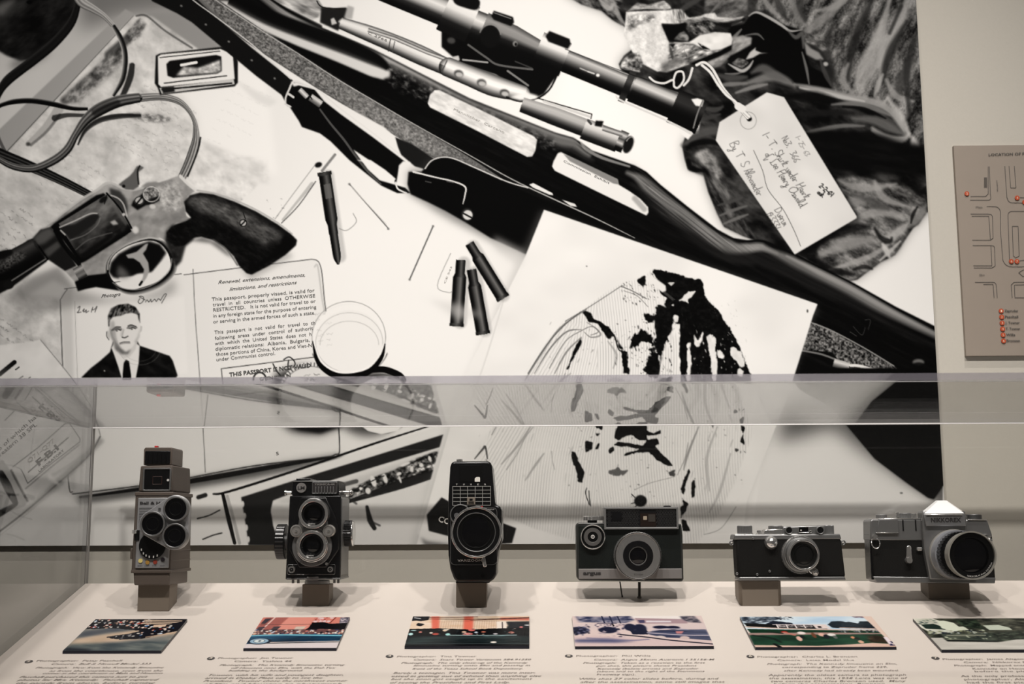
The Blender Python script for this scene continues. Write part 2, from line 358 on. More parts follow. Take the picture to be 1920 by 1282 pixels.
    L(c, [(688, 950), (694, 975), (702, 990)], [3, 5, 4], .1, .9, 1.5); L(c, [(640, 930), (656, 936), (668, 944)], 2, .2, .7, 2); L(c, [(690, 975), (712, 985)], 2, .2, .7, 1.5)
    G([(838, 790), (866, 790), (812, 975), (792, 1008), (782, 998), (790, 960)], .95, soft=.8)
    L(c, [(372, 932), (385, 928)], 4, .1, .9, 1.5, 0); L(c, [(370, 972), (392, 966), (412, 956)], 1.2, .15); L(c, [(380, 1011), (400, 1003), (416, 999)], 1.2, .15)
    # ruler / colour card under the camera row
    G([(800, 960), (828, 932), (860, 952), (968, 990), (960, 1018), (930, 1016), (804, 995)], .14, soft=.8)
    # ---- evidence envelope, lower left
    G([(-120, 660), (62, 640), (75, 636), (132, 706), (172, 765), (190, 815), (182, 830), (165, 855), (100, 910), (0, 1000), (-120, 1030)], noise(60, 40, -40, 81, 3, .84, .95), soft=.8)
    L(c, [(76, 637), (134, 708), (172, 765), (188, 815)], .9, .6); L(c, [(188, 818), (165, 855), (110, 905), (40, 965), (-20, 1010)], 1.6, .5, 1, 1)
    G([(188, 820), (196, 826), (110, 915), (30, 975), (100, 905)], .5, soft=3, a=.6)
    L(c, [(-120, 760), (0, 701), (27, 679)], 4.2, .1, 1, .6, 0); L(c, [(29, 693), (36, 688)], 1.1, .1); L(c, [(36, 710), (43, 705)], .9, .3); L(c, [(54, 709), (57, 707)], .8, .2)
    L(c, [(9, 788), (30, 767)], .6, .5); L(c, [(24, 875), (70, 840), (122, 794), (130, 793), (150, 822), (150, 828), (100, 866), (52, 906), (40, 880)], .8, .5, sp=0)
    L(c, [(40, 880), (24, 872), (0, 872), (-40, 890)], .6, .6, .7, .5, 0); L(c, [(148, 834), (100, 872), (48, 916)], 1.4, .65, .9, 1, 0)
    L(c, [(53, 885), (128, 820)], .9, .4); G([(90, 770), (150, 780), (190, 815), (150, 808)], .8, soft=5, a=.5); G([(90, 885), (105, 900), (115, 912), (92, 900)], .97, soft=2); L(c, [(100, 890), (150, 860)], 3, .75, .5, 4)
    G([(-120, 690), (40, 700), (120, 750), (60, 745), (-30, 740)], .78, soft=12, a=.5)
    # cartridge seen in the left corner
    G([(-40, 880), (5, 862), (18, 880), (52, 935), (48, 948), (0, 965), (-40, 985)], .75, soft=.7)
    R(c, [(0, 885), (14, 912), (30, 945)], [6, 8, 5], [.05, .1, .35], 1, 1); R(c, [(20, 880), (38, 915), (52, 940)], 4, [.9, .4, .8], 1, 1); L(c, [(-30, 975), (0, 962), (30, 945)], [8, 6, 3], .08, 1, 2)
    L(c, [(0, 1004), (60, 955), (115, 905)], .8, .75, .6, 1)
    return c

def paint_mural_right(c):
    G = lambda *k, **q: P(c, *k, **q)
    # ---- dark cloth, upper right
    dark = noise(40, 20, 25, 101, 4, .03, .30)
    edge = [(1050, -120), (1060, -10), (1090, 8), (1128, 20), (1150, 38), (1168, 48), (1184, 62), (1186, 92), (1170, 104), (1160, 120), (1165, 132), (1200, 150), (1260, 170), (1318, 190), (1310, 250), (1284, 258), (1279, 275), (1284, 300), (1290, 318), (1318, 322), (1328, 360), (1345, 400), (1358, 425), (1395, 443), (1500, 480), (1560, 512), (1585, 520), (1590, 528), (1608, 524), (1626, 510), (1650, 492), (1678, 478), (1690, 460), (1712, 428), (1722, 420), (1738, 398), (1800, 390), (1800, -120)]
    G(edge, .45, soft=9, a=.7); G(edge, dark, soft=1)
    # upper area: paler heavy weave
    fz = lambda q, w, v, a_=.8, s_=None: F(c, q, w, v, a_, s_)
    G([(1330, -120), (1320, 30), (1262, 45), (1290, 60), (1330, 40), (1400, 30), (1410, -120)], noise(20, 12, -20, 103, 4, .18, .55), soft=2)
    weave = noise(34, 14, -62, 105, 3, .16, .62); grain = noise(3.2, 2.4, -60, 108, 2, -.08, .08)
    G([(1418, -120), (1800, -120), (1800, 300), (1735, 285), (1712, 268), (1700, 250), (1660, 200), (1620, 186), (1565, 170), (1560, 130), (1530, 75), (1500, 55), (1470, 48), (1440, 22), (1418, 20)], lambda X, Y: np.clip(weave(X, Y) + grain(X, Y), .05, .85), soft=2)
    for q, w, v in [([(1712, -20), (1690, 30), (1662, 90), (1632, 130), (1612, 172)], 12, .7), ([(1675, -20), (1660, 30), (1652, 80), (1654, 130), (1646, 170)], 7, .68), ([(1652, 40), (1636, 90), (1615, 130), (1605, 160)], 10, .72), ([(1590, -20), (1560, 20), (1525, 50), (1512, 66)], 9, .6), ([(1640, -10), (1612, 50), (1596, 100), (1588, 150)], 9, .16),
                    ([(1700, 40), (1676, 84), (1662, 120), (1655, 155)], 8, .15), ([(1560, 50), (1548, 90), (1556, 130), (1570, 160)], 10, .18), ([(1690, 12), (1668, 62)], 5, .2), ([(1712, 110), (1692, 150), (1680, 175)], 10, .3), ([(1655, 140), (1646, 160), (1640, 180)], 5, .7), ([(1665, 185), (1688, 220), (1706, 255)], 7, .78), ([(1662, 150), (1680, 180), (1712, 190)], 6, .65), ([(1705, 250), (1690, 262), (1660, 258), (1636, 240)], 7, .78),
                    ([(1712, 258), (1716, 275), (1728, 288)], 8, .9), ([(1480, -10), (1496, 30), (1508, 44)], 8, .52), ([(1450, -20), (1462, 14), (1475, 36)], 7, .2), ([(1510, -20), (1500, 10), (1510, 40)], 6, .25), ([(1720, 60), (1700, 130), (1706, 220)], 6, .2), ([(1530, 20), (1570, 10), (1600, -20)], 6, .62), ([(1430, -10), (1440, 10), (1460, 30)], 5, .6), ([(1590, 120), (1580, 150), (1600, 175)], 6, .6)]:
        fz(q, w, v, .75)
    # black folds in the middle
    G([(1408, 28), (1415, 22), (1430, 25), (1455, 40), (1478, 50), (1500, 56), (1506, 70), (1510, 95), (1520, 125), (1550, 140), (1560, 168), (1480, 152), (1430, 142), (1405, 150), (1370, 120), (1350, 90), (1370, 50), (1395, 45)], .05, soft=1.5)
    fz([(1404, 30), (1418, 23), (1440, 32), (1465, 47), (1482, 58), (1502, 56)], 2.6, .75, .9); fz([(1478, 58), (1492, 70), (1504, 64), (1506, 90)], 4, .42)
    G([(1506, 62), (1532, 64), (1550, 82), (1555, 92), (1542, 96), (1525, 84), (1510, 80)], noise(10, 6, 30, 104, 3, .25, .6), soft=1.5); G([(1508, 78), (1520, 90), (1535, 98), (1545, 112), (1530, 112), (1512, 102)], .58, soft=1.5); E(c, 1548, 120, 5, 4, .7, soft=1)
    fz([(1504, 98), (1512, 128), (1517, 157)], 2.5, .5); fz([(1538, 112), (1548, 140), (1558, 160)], 4, .3)
    fz([(1390, 55), (1378, 68), (1362, 82)], 3, .55); fz([(1372, 47), (1380, 42), (1390, 40)], 3, .9); fz([(1330, 28), (1345, 10), (1360, -5)], 2, .45); fz([(1265, 30), (1290, 10), (1320, -5)], 5, .3)
    # white lining, upper left of the cloth
    G([(1060, -10), (1090, 8), (1128, 20), (1150, 38), (1168, 48), (1160, 20), (1170, -10)], noise(16, 8, 30, 109, 3, .05, .6), soft=2); fz([(1125, 0), (1140, 15), (1150, 10)], 6, .7); fz([(1152, 5), (1160, 30), (1172, 46)], 4, .6)
    G([(1176, 22), (1186, 12), (1195, 5), (1215, 9), (1245, 1), (1256, 10), (1259, 16), (1248, 19), (1212, 17), (1182, 20)], noise(10, 6, 0, 116, 3, .45, .85), soft=1); L(c, [(1176, 23), (1200, 19), (1250, 20)], 1, .1, .8, 1)
    G([(1174, 22), (1250, 19), (1262, 18), (1276, 18), (1284, 26), (1292, 33), (1310, 32), (1322, 26), (1340, 24), (1345, 32), (1378, 34), (1396, 30), (1388, 38), (1362, 40), (1345, 39), (1320, 32), (1302, 38), (1290, 36), (1275, 46), (1240, 44), (1246, 58), (1254, 78), (1262, 108), (1258, 112), (1252, 130), (1232, 134), (1205, 120), (1188, 102), (1170, 66), (1172, 45)], noise(9, 8, 0, 111, 4, .78, 1.), soft=1)
    G([(1176, 30), (1200, 26), (1228, 28), (1230, 38), (1205, 44), (1190, 52), (1176, 60)], noise(8, 6, 0, 112, 3, .15, 1.), soft=3, a=.75); G([(1258, 18), (1278, 18), (1288, 30), (1282, 42), (1262, 44)], noise(3, 14, -10, 118, 2, .35, .9), soft=2)
    G([(1262, 36), (1290, 36), (1310, 30), (1340, 38), (1392, 32), (1378, 42), (1345, 44), (1320, 38), (1300, 46)], noise(12, 4, 10, 120, 3, .4, .9), soft=1.2, a=.8)
    G([(1240, 46), (1262, 46), (1285, 42), (1296, 50), (1288, 62), (1296, 72), (1292, 78), (1262, 78), (1254, 76)], .06, soft=1.5); G([(1263, 74), (1274, 62), (1284, 58), (1292, 70), (1290, 78)], noise(8, 6, 0, 106, 2, .3, .6), soft=1.2)
    G([(1292, 38), (1306, 42), (1330, 36), (1345, 44), (1325, 70), (1302, 64), (1286, 54)], noise(9, 6, 30, 113, 3, .08, .6), soft=2); fz([(1340, 44), (1365, 46), (1395, 36)], 5, .08)
    G([(1254, 80), (1292, 79), (1300, 74), (1312, 66), (1340, 60), (1370, 62), (1374, 74), (1372, 84), (1350, 94), (1330, 97), (1322, 94), (1312, 88), (1300, 84)], noise(20, 12, 0, 102, 2, .82, .98), soft=1)
    G([(1254, 80), (1300, 82), (1322, 95), (1345, 94), (1360, 92), (1330, 104), (1300, 118), (1265, 130), (1250, 136), (1230, 132), (1252, 118)], noise(12, 6, -20, 114, 3, .3, .95), soft=1.2); G([(1240, 118), (1270, 108), (1290, 112), (1262, 130), (1240, 134)], .42, soft=3, a=.8); speckle(c, 22, (1280, 88, 1302, 110), 3, .25, .7, 7)
    G([(1308, 80), (1320, 86), (1332, 93), (1318, 92)], .08, soft=.8); E(c, 1316, 84, 2, 1.5, .8); G([(1255, 83), (1266, 82), (1262, 90)], .12, soft=.8); fz([(1257, 90), (1259, 100), (1261, 110)], 2.5, .25)
    G([(1290, 120), (1330, 104), (1372, 86), (1380, 92), (1345, 108), (1312, 122)], .05, soft=1.2)
    G([(1162, 128), (1168, 112), (1182, 101), (1198, 98), (1206, 118), (1200, 135), (1180, 132)], noise(9, 8, 0, 115, 3, .1, .95), soft=1.2); E(c, 1184, 106, 6, 5, .15, .8, 0, 2)
    G([(1374, 70), (1392, 66), (1410, 70), (1408, 84), (1386, 96), (1370, 104), (1350, 124), (1334, 128), (1325, 116), (1350, 106), (1372, 94)], noise(18, 8, -30, 107, 3, .45, .75), soft=1.5); fz([(1398, 66), (1420, 64), (1432, 74)], 2, .45)
    G([(1360, 122), (1372, 108), (1395, 96), (1412, 110), (1410, 128), (1392, 142), (1365, 142)], .08, soft=1.5); G([(1372, 118), (1385, 108), (1398, 112), (1404, 118), (1392, 128), (1380, 124)], noise(6, 5, 0, 123, 2, .25, .6), soft=1); fz([(1366, 120), (1380, 128), (1392, 133), (1404, 126), (1412, 114)], 3, .85); fz([(1360, 138), (1375, 139), (1390, 136)], 2, .5)
    G([(1398, 112), (1406, 98), (1418, 88), (1416, 94), (1428, 99), (1442, 99), (1424, 101), (1412, 108)], .78, soft=1)
    for q, w, v in [([(1345, 160), (1370, 158), (1400, 156)], 4, .5), ([(1395, 158), (1425, 148), (1450, 143), (1475, 152), (1490, 162)], 9, .5), ([(1410, 136), (1430, 128), (1452, 140), (1470, 148)], 9, .4), ([(1380, 174), (1410, 164), (1438, 158)], 4, .55), ([(1345, 140), (1370, 146), (1400, 144)], 6, .3), ([(1490, 158), (1540, 168), (1590, 182), (1640, 192), (1665, 204), (1685, 228), (1700, 258)], 7, .66), ([(1500, 164), (1560, 178), (1620, 190)], 4, .75), ([(1480, 180), (1530, 182), (1580, 196)], 10, .06),
                    ([(1560, 196), (1600, 194), (1640, 204), (1668, 216)], 5, .5), ([(1580, 200), (1620, 204), (1660, 222)], 3, .08), ([(1600, 222), (1640, 226), (1670, 240), (1695, 252)], 8, .42), ([(1636, 245), (1660, 258), (1690, 266)], 5, .72), ([(1500, 250), (1545, 242), (1580, 236), (1620, 236)], 4, .48), ([(1480, 215), (1540, 212), (1600, 212)], 6, .14), ([(1310, 200), (1340, 206), (1355, 200)], 5, .3), ([(1305, 226), (1330, 220), (1350, 214)], 4, .26), ([(1320, 240), (1335, 236)], 3, .2)]:
        fz(q, w, v, .85)
    G([(1500, 250), (1560, 244), (1640, 248), (1700, 268), (1740, 272), (1740, 330), (1660, 325), (1560, 322), (1535, 290)], noise(60, 14, 10, 117, 3, .03, .10), soft=5)
    # lower paler rags
    rag = noise(30, 13, 30, 119, 3, .18, .62); grain2 = noise(4, 3, 30, 124, 2, -.06, .06)
    G([(1565, 335), (1600, 330), (1650, 340), (1700, 350), (1735, 370), (1738, 398), (1720, 422), (1708, 420), (1700, 440), (1690, 460), (1678, 478), (1650, 492), (1628, 508), (1605, 522), (1590, 528), (1530, 480), (1545, 440), (1605, 405)], lambda X, Y: np.clip(rag(X, Y) + grain2(X, Y), .05, .8), soft=3, a=.95)
    for q, w, v in [([(1572, 338), (1600, 350), (1634, 352), (1680, 345)], 7, .62), ([(1640, 340), (1648, 360), (1665, 375), (1705, 388)], 7, .66), ([(1590, 420), (1625, 402), (1660, 398), (1695, 410)], 9, .66), ([(1650, 450), (1672, 444), (1690, 430), (1704, 418)], 8, .72), ([(1540, 478), (1575, 462), (1610, 452), (1640, 450)], 11, .6), ([(1555, 505), (1600, 492), (1640, 476), (1678, 448)], 5, .66), ([(1640, 428), (1652, 446), (1668, 452), (1672, 446)], 5, .05), ([(1528, 458), (1560, 440), (1600, 428), (1630, 424)], 9, .1), ([(1655, 458), (1662, 470), (1668, 482)], 5, .85),
                    ([(1530, 488), (1560, 506), (1600, 514)], 6, .1), ([(1600, 505), (1620, 500), (1635, 504)], 4, .12), ([(1705, 424), (1718, 412), (1736, 385)], 7, .5), ([(1712, 352), (1725, 362), (1736, 352)], 5, .08), ([(1600, 365), (1640, 382), (1665, 392)], 8, .32), ([(1575, 385), (1600, 378), (1620, 380)], 8, .55), ([(1720, 388), (1712, 402), (1708, 418)], 3, .08), ([(1650, 488), (1670, 470), (1688, 452)], 3, .75)]:
        fz(q, w, v, .75)
    G([(1290, 318), (1300, 300), (1335, 300), (1360, 330), (1400, 420), (1420, 450), (1395, 443), (1358, 425), (1345, 400), (1330, 360), (1320, 330)], noise(30, 9, 55, 121, 4, .05, .45), soft=2)
    G([(1300, 292), (1308, 284), (1326, 278), (1342, 295), (1356, 328), (1344, 336), (1330, 318), (1318, 310)], noise(14, 10, 40, 122, 3, .35, .78), soft=2.5, a=.85)
    for q, w, v in [([(1350, 404), (1375, 394), (1400, 386)], 3, .42), ([(1356, 420), (1380, 410), (1402, 402)], 3, .45), ([(1346, 385), (1370, 378), (1392, 370)], 3, .3), ([(1280, 272), (1310, 252), (1340, 244), (1352, 246)], 9, .34), ([(1288, 280), (1300, 270), (1330, 266), (1352, 272)], 5, .06), ([(1290, 300), (1296, 315), (1320, 320)], 5, .04)]: fz(q, w, v, .85)
    # ---- telescopic sight
    G([(828, 50), (905, 40), (990, 80), (1050, 138), (1038, 150), (1020, 176), (1008, 182), (985, 176), (930, 140), (862, 118), (828, 88)], .07, soft=1.2)
    R(c, [(660, -50), (745, -14), (830, 21), (925, 60)], 27, [.2, .7, .92, .7, .2, .1, .07], 1, .8, 0)
    R(c, [(905, 52), (960, 74), (1012, 96)], [30, 27, 19], [.3, .6, .55, .15, .08, .07], 1, .8, 0)
    R(c, [(1010, 94), (1190, 168)], 21, [.3, .8, .62, .35, .12, .06, .06], 1, .7, 0)
    R(c, [(1185, 166), (1272, 202)], 25, [.25, .75, .85, .45, .12, .06, .06, .06], 1, .7, 0)
    R(c, [(1262, 198), (1316, 221)], 33, [.1, .2, .22, .12, .06, .05, .05], 1, .7, 0)
    R(c, [(832, 22), (886, 46)], 36, [.5, .95, .9, .6, .15, .1, .1], 1, .7, 0)
    R(c, [(1008, 91), (1060, 112)], 33, [.5, .95, .9, .5, .12, .07, .07], 1, .7, 0)
    R(c, [(1170, 160), (1182, 165)], 31, [.2, .25, .3, .15, .1, .2, .2], 1, .7, 0)
    G([(852, -20), (897, -2), (894, 18), (870, 14), (851, 4)], .1, soft=1, sp=4); G([(921, 30), (926, 20), (962, 32), (964, 42), (958, 49), (926, 37)], .1, soft=.9); L(c, [(927, 24), (958, 35)], 1, .5)
    G([(1023, 68), (1030, 58), (1068, 73), (1070, 82), (1065, 92), (1028, 78)], .1, soft=1)
    E(c, 919, 68, 19, 22, .1, soft=1.5); ring(c, 919, 68, 20, 22, 1.3, .6, .7, 0, 1, 200, 350); E(c, 966, 82, 4.5, 5, .55, soft=.8); E(c, 967, 83, 2.5, 3, .1)
    E(c, 846, 76, 8, 6, .35, .8, 10, 1.5); L(c, [(878, 84), (912, 108), (936, 122), (998, 130)], 2, .42, .9, .8); L(c, [(868, 112), (914, 117)], 1.7, .7, .9, .7); L(c, [(952, 133), (990, 160)], 2, .55, .9, .8); L(c, [(966, 115), (998, 128)], 1.3, .3, .8)
    L(c, [(1088, 128), (1100, 133)], 1.2, .7); L(c, [(1102, 134), (1114, 138)], 1.4, .8); E(c, 1121, 141, 3.5, 3, .95)
    G([(1296, 186), (1308, 184), (1320, 188), (1316, 200), (1304, 198)], .96, soft=.8); L(c, [(1318, 188), (1308, 212), (1300, 240)], 1.4, .5); G([(1270, 240), (1290, 248), (1298, 252), (1290, 262), (1278, 252)], .95, soft=.8); L(c, [(1155, 180), (1168, 190), (1250, 226), (1296, 250)], [1, 1.8, 1.8, 3], .85)
    L(c, [(1060, 92), (1190, 142), (1275, 165)], .7, .1, .8)
    # ---- rifle action
    G([(470, -40), (600, -8), (606, 14), (597, 32), (586, 36), (540, 14), (470, -20)], noise(30, 8, 20, 131, 3, .45, .9), soft=1.5)
    L(c, [(500, 0), (560, 30), (600, 50)], 4, .12, .9, 3)
    G([(602, 14), (648, 14), (660, 18), (640, 45), (634, 58), (600, 42)], .16, soft=1.2); G([(596, -4), (640, -4), (648, 12), (625, 16), (604, 10)], .93, soft=1); L(c, [(594, 2), (606, 14), (648, 16)], 1, .1)
    G([(652, 10), (664, 14), (660, 36), (645, 34)], .7, soft=1.5); G([(620, 36), (626, 33), (632, 44), (622, 47)], .8, soft=.8)
    R(c, [(638, 43), (690, 62), (740, 82), (790, 104), (838, 126)], [11, 15, 17, 18, 16], [.3, .85, .95, .9, .7, .35, .1], 1, .8)
    R(c, [(690, 56), (740, 72), (800, 98), (850, 116)], 3.5, [.2, .9, .3], 1, .8, 0); G([(850, 106), (860, 104), (862, 112), (852, 121), (844, 112)], .8, soft=.8)
    R(c, [(836, 124), (880, 142), (930, 162), (985, 176)], [18, 19, 20, 14], [.3, .7, .95, .98, .75, .4, .1], 1, .9)
    L(c, [(732, 74), (728, 96)], .8, .25); L(c, [(740, 78), (736, 98)], .8, .3); L(c, [(838, 114), (828, 135)], 1, .3)
    for q in [(860, 138), (946, 174), (903, 155)]:
        E(c, q[0], q[1], 9, 7, .2, .8, 15, 1.2); E(c, q[0] + 1, q[1] + 2, 7, 4.5, .8, .9, 10, 1)
    L(c, [(950, 182), (975, 190), (1008, 184), (1030, 168), (1044, 142)], 1.6, .1); G([(985, 172), (1010, 180), (1004, 186), (975, 188), (955, 182)], .95, soft=2)
    R(c, [(978, 196), (1040, 218), (1098, 240)], [14, 17, 17], [.6, .75, .7, .4, .15, .08], 1, 1, 0)
    L(c, [(1008, 184), (1110, 214), (1108, 222)], 1, .1, 1, .5, 0); L(c, [(1020, 190), (1106, 219)], 2.4, .82, 1, .6, 0)
    R(c, [(1094, 241), (1160, 266)], 20, [.5, .9, .8, .5, .15, .08], 1, .8, 0); R(c, [(1158, 262), (1172, 268)], 20, [.2, .8, .3, .8, .1, .06], 1, .8, 0); E(c, 1178, 271, 9, 17, .12, 1, 20, 1)
    G([(1117, 226), (1132, 227), (1128, 238), (1115, 236)], .1, soft=.8); L(c, [(1103, 226), (1108, 232)], 2.4, .3); R(c, [(1130, 240), (1168, 252)], 5, [.3, .8, .3], 1, .8, 0); ring(c, 1180, 272, 8, 16, 1, .7, .8, 20, .6, 200, 330)
    # ---- rifle stock
    st = [(380, -60), (470, -30), (540, 18), (600, 50), (700, 92), (790, 138), (880, 184), (960, 216), (1040, 248), (1075, 258), (1088, 266), (1110, 282), (1150, 296), (1190, 310), (1212, 322), (1238, 346), (1290, 388), (1345, 430), (1375, 446), (1400, 450), (1422, 449), (1440, 453), (1480, 470), (1540, 500), (1600, 530), (1680, 575), (1800, 635)]
    G(st + [(1800, 720), (1700, 700), (1480, 700), (1200, 560), (1010, 420), (880, 300), (640, 160), (400, 12), (330, -60)], noise(60, 5, 27, 141, 3, .03, .1), soft=.9)
    up = spline(st, 5)
    def along(off, w, v, a, s, x0, x1):
        q = [p for p in up if x0 <= p[0] <= x1]; out = []
        for i in range(len(q)):
            d = q[min(i + 1, len(q) - 1)] - q[max(i - 1, 0)]; d = d / (np.hypot(*d) + 1e-6)
            out.append((q[i][0] - d[1] * off, q[i][1] + d[0] * off))
        w_ = [w * min(1, .25 + 3 * min(i, len(out) - 1 - i) / len(out)) for i in range(len(out))]
        R(c, out, w_, v, a, s, 0, True)
    along(11, 9, .66, .8, 8, 470, 1110); along(7, 3, .75, .6, 3, 480, 900); along(5, 2.2, .6, .6, 2, 900, 1100)
    along(16, 12, .3, .5, 9, 700, 1120)
    along(18, 11, .58, .9, 9, 1180, 1420); along(17, 9, .72, .6, 7, 1230, 1400); along(14, 8, .66, .8, 7, 1370, 1470); along(15, 10, .5, .85, 8, 1440, 1800); along(11, 5, .68, .6, 5, 1480, 1800)
    along(34, 14, .2, .5, 10, 1200, 1800); along(2, 1.5, .05, .8, 1, 1150, 1800)
    L(c, [(1090, 268), (1100, 280), (1130, 296), (1180, 312)], [2, 3, 3, 2], .7, .7, 2)
    G([(1180, 305), (1260, 372), (1340, 436), (1420, 470), (1350, 470), (1240, 400)], noise(70, 2.5, 38, 142, 3, .0, .55), soft=5, a=.45)
    G([(700, 105), (880, 195), (1040, 262), (1040, 285), (880, 230), (700, 150)], noise(9, 6, 25, 143, 3, .02, .55, 2.), soft=4, a=.6)
    # finger groove
    G([(395, 0), (440, 2), (500, 42), (580, 75), (660, 102), (712, 122), (732, 134), (731, 144), (716, 149), (690, 143), (620, 112), (540, 80), (480, 60), (420, 25)], .85, soft=2.2)
    R(c, [(430, 0), (500, 32), (580, 62), (650, 88), (704, 112), (726, 128)], [9, 14, 15, 15, 12, 5], [.06, .05, .08, .3], .95, 5)
    G([(488, 55), (560, 88), (640, 120), (700, 146), (725, 152), (760, 190), (700, 175), (600, 125)], .05, soft=1.5)
    # leather sling, upper strap
    R(c, [(300, -62), (400, 12), (475, 66), (550, 116), (632, 168), (740, 233), (812, 275), (875, 308), (940, 340)], [15, 16, 18, 18, 18, 18, 18, 14, 5], [.4, .42, .46, .42, .34], 1, .8)
    G([(370, -10), (400, -4), (560, 100), (700, 190), (860, 285), (930, 330), (880, 322), (820, 298), (700, 230), (540, 130), (440, 60)], noise(3.2, 2.6, 30, 151, 3, .12, .8), soft=2, a=.55)
    G([(640, 160), (760, 230), (830, 275), (860, 300), (800, 285), (700, 225), (640, 186)], noise(5, 4, 30, 152, 3, .3, .8), soft=5, a=.5)
    L(c, [(380, -20), (400, -3), (485, 54), (560, 101), (632, 148), (705, 191), (770, 229), (875, 288), (960, 336), (1040, 374), (1120, 411), (1190, 446)], [.7, .8, .8, .8, .8, .8, .8, .9, 1, 1.2, 1, .6], .82, .85)
    L(c, [(547, 152), (612, 174), (680, 215), (737, 252)], .6, .6, .6)
    # dark lower strap
    G([(265, -40), (330, -40), (400, 28), (470, 88), (548, 150), (560, 165), (545, 178), (540, 200), (528, 178), (480, 142), (415, 88), (360, 42), (332, 25), (285, 2)], .11, soft=.8)
    L(c, [(320, -40), (362, 0), (400, 28), (472, 83), (545, 148)], 1.1, .88, .9)
    for q in [(340, 11), (386, 46), (429, 78), (472, 113), (515, 147)]: E(c, q[0], q[1], 2.4, 1.8, .55, .9, 30, .7)
    # pale gap, buckle and thin straps
    G([(545, 152), (575, 165), (650, 200), (720, 238), (741, 257), (748, 280), (765, 298), (790, 318), (780, 330), (740, 300), (660, 240), (600, 196), (556, 172)], .93, soft=1)
    G([(741, 257), (772, 270), (815, 298), (800, 318), (778, 312), (752, 290), (746, 275)], .14, soft=.8)
    G([(548, 163), (560, 160), (590, 168), (608, 190), (640, 215), (700, 258), (745, 292), (762, 305), (752, 320), (742, 345), (735, 330), (700, 305), (662, 280), (690, 318), (712, 338), (760, 352), (770, 362), (745, 362), (715, 348), (690, 328), (655, 300), (620, 265), (600, 250), (566, 238), (560, 226), (552, 214), (543, 200), (535, 190), (538, 178)], .07, soft=.8)
    L(c, [(600, 205), (620, 232), (645, 262), (665, 290), (690, 322), (715, 345)], [1.6, 2, 2.2, 2, 2, 1], .4, .8, .8)
    L(c, [(535, 195), (536, 182), (542, 168), (548, 155), (556, 152), (575, 160), (600, 172), (640, 205), (700, 250), (750, 290)], [1.6, 1.6, 1.8, 1.8, 1.6, 1.6, 1.5, 1.3, 1.2, 1.6], .9, .95); L(c, [(535, 195), (545, 200)], 1.6, .85); L(c, [(541, 176), (550, 182)], 2.2, .85)
    R(c, [(562, 168), (576, 182)], 5, [.6, .9, .4], 1, .8, 0); R(c, [(582, 182), (602, 196)], 7, [.7, .85, .5, .3], 1, .8, 0); L(c, [(575, 170), (585, 186)], 1, .1)
    G([(668, 300), (680, 303), (712, 330), (738, 342), (742, 335), (722, 318), (695, 300)], .95, soft=.8); G([(748, 310), (756, 302), (770, 304), (768, 345), (758, 346), (744, 340)], .93, soft=.8); L(c, [(742, 342), (746, 354), (762, 362)], 1.6, .9)
    # holster
    G([(764, 362), (766, 320), (780, 318), (800, 322), (795, 312), (805, 300), (820, 296), (845, 296), (868, 302), (900, 318), (990, 362), (1060, 402), (1200, 465), (1040, 500), (985, 480), (940, 462), (890, 435), (850, 415), (815, 395), (800, 384), (780, 372)], .3, soft=7, a=.6)
    G([(766, 322), (790, 322), (799, 312), (808, 300), (824, 294), (848, 295), (890, 314), (1000, 366), (1200, 452), (1200, 500), (1020, 490), (980, 474), (920, 446), (870, 415), (835, 395), (805, 380), (770, 364), (764, 345)], .055, soft=1.2)
    L(c, [(797, 316), (808, 302), (826, 295), (850, 297), (890, 314), (950, 340), (990, 352)], 1.2, .85, .95); L(c, [(775, 322), (815, 332), (850, 340), (872, 350), (872, 365), (868, 382)], [1.8, 1.4, 1.4, 1.6, 1.4, .8], .88)
    G([(992, 346), (1000, 343), (1036, 362), (1037, 366), (1030, 365), (1000, 352)], .92, soft=.5); G([(1053, 374), (1078, 382), (1082, 388), (1070, 386)], .9, soft=.5)
    E(c, 876, 402, 11, 12, .25, .8, 0, 1.2); E(c, 877, 403, 9, 9, .85); L(c, [(869, 400), (884, 408)], 1.6, .15); L(c, [(838, 340), (850, 342)], 1, .35); L(c, [(798, 340), (808, 342)], 1, .3)
    # paper labels on the stock
    G([(815, 169), (824, 169), (905, 208), (1000, 255), (1007, 262), (1004, 282), (998, 293), (988, 294), (900, 248), (806, 201), (802, 194), (806, 178)], noise(16, 6, 26, 161, 3, .8, .96), soft=.7)
    G([(1046, 287), (1052, 285), (1082, 300), (1158, 336), (1160, 346), (1180, 358), (1200, 372), (1215, 388), (1216, 398), (1212, 404), (1150, 374), (1040, 320), (1035, 312), (1038, 302)], .93, soft=.7)
    G([(1056, 288), (1082, 299), (1158, 336), (1160, 346), (1150, 344), (1068, 302)], .5, soft=.7, a=.9); L(c, [(1190, 372), (1208, 392)], 5, .6, .7, 4)
    # sling at the right end
    G([(1516, 608), (1530, 606), (1560, 620), (1620, 655), (1682, 690), (1690, 705), (1600, 712), (1560, 660), (1504, 655)], noise(3, 3, 0, 171, 2, .08, .6), soft=.8)
    L(c, [(1522, 605), (1560, 620), (1620, 652), (1676, 686)], 1.3, .65, .8); L(c, [(1504, 657), (1540, 664), (1570, 675)], 1.8, .5, .9, 1); R(c, [(1563, 680), (1592, 688)], 8, [.7, .85, .5, .2], 1, .8, 0); L(c, [(1595, 685), (1612, 686), (1648, 696)], 2.6, .9); L(c, [(1590, 692), (1630, 700)], 1.2, .7)
    for q in [(1530, 640), (1586, 668), (1618, 668)]: E(c, q[0], q[1], 3, 2.5, .05, soft=.8)
    E(c, 1722, 679, 11, 6, .5, .9, 0, 1.5); E(c, 1722, 683, 11, 4, .05, .8, 0, 1.2)
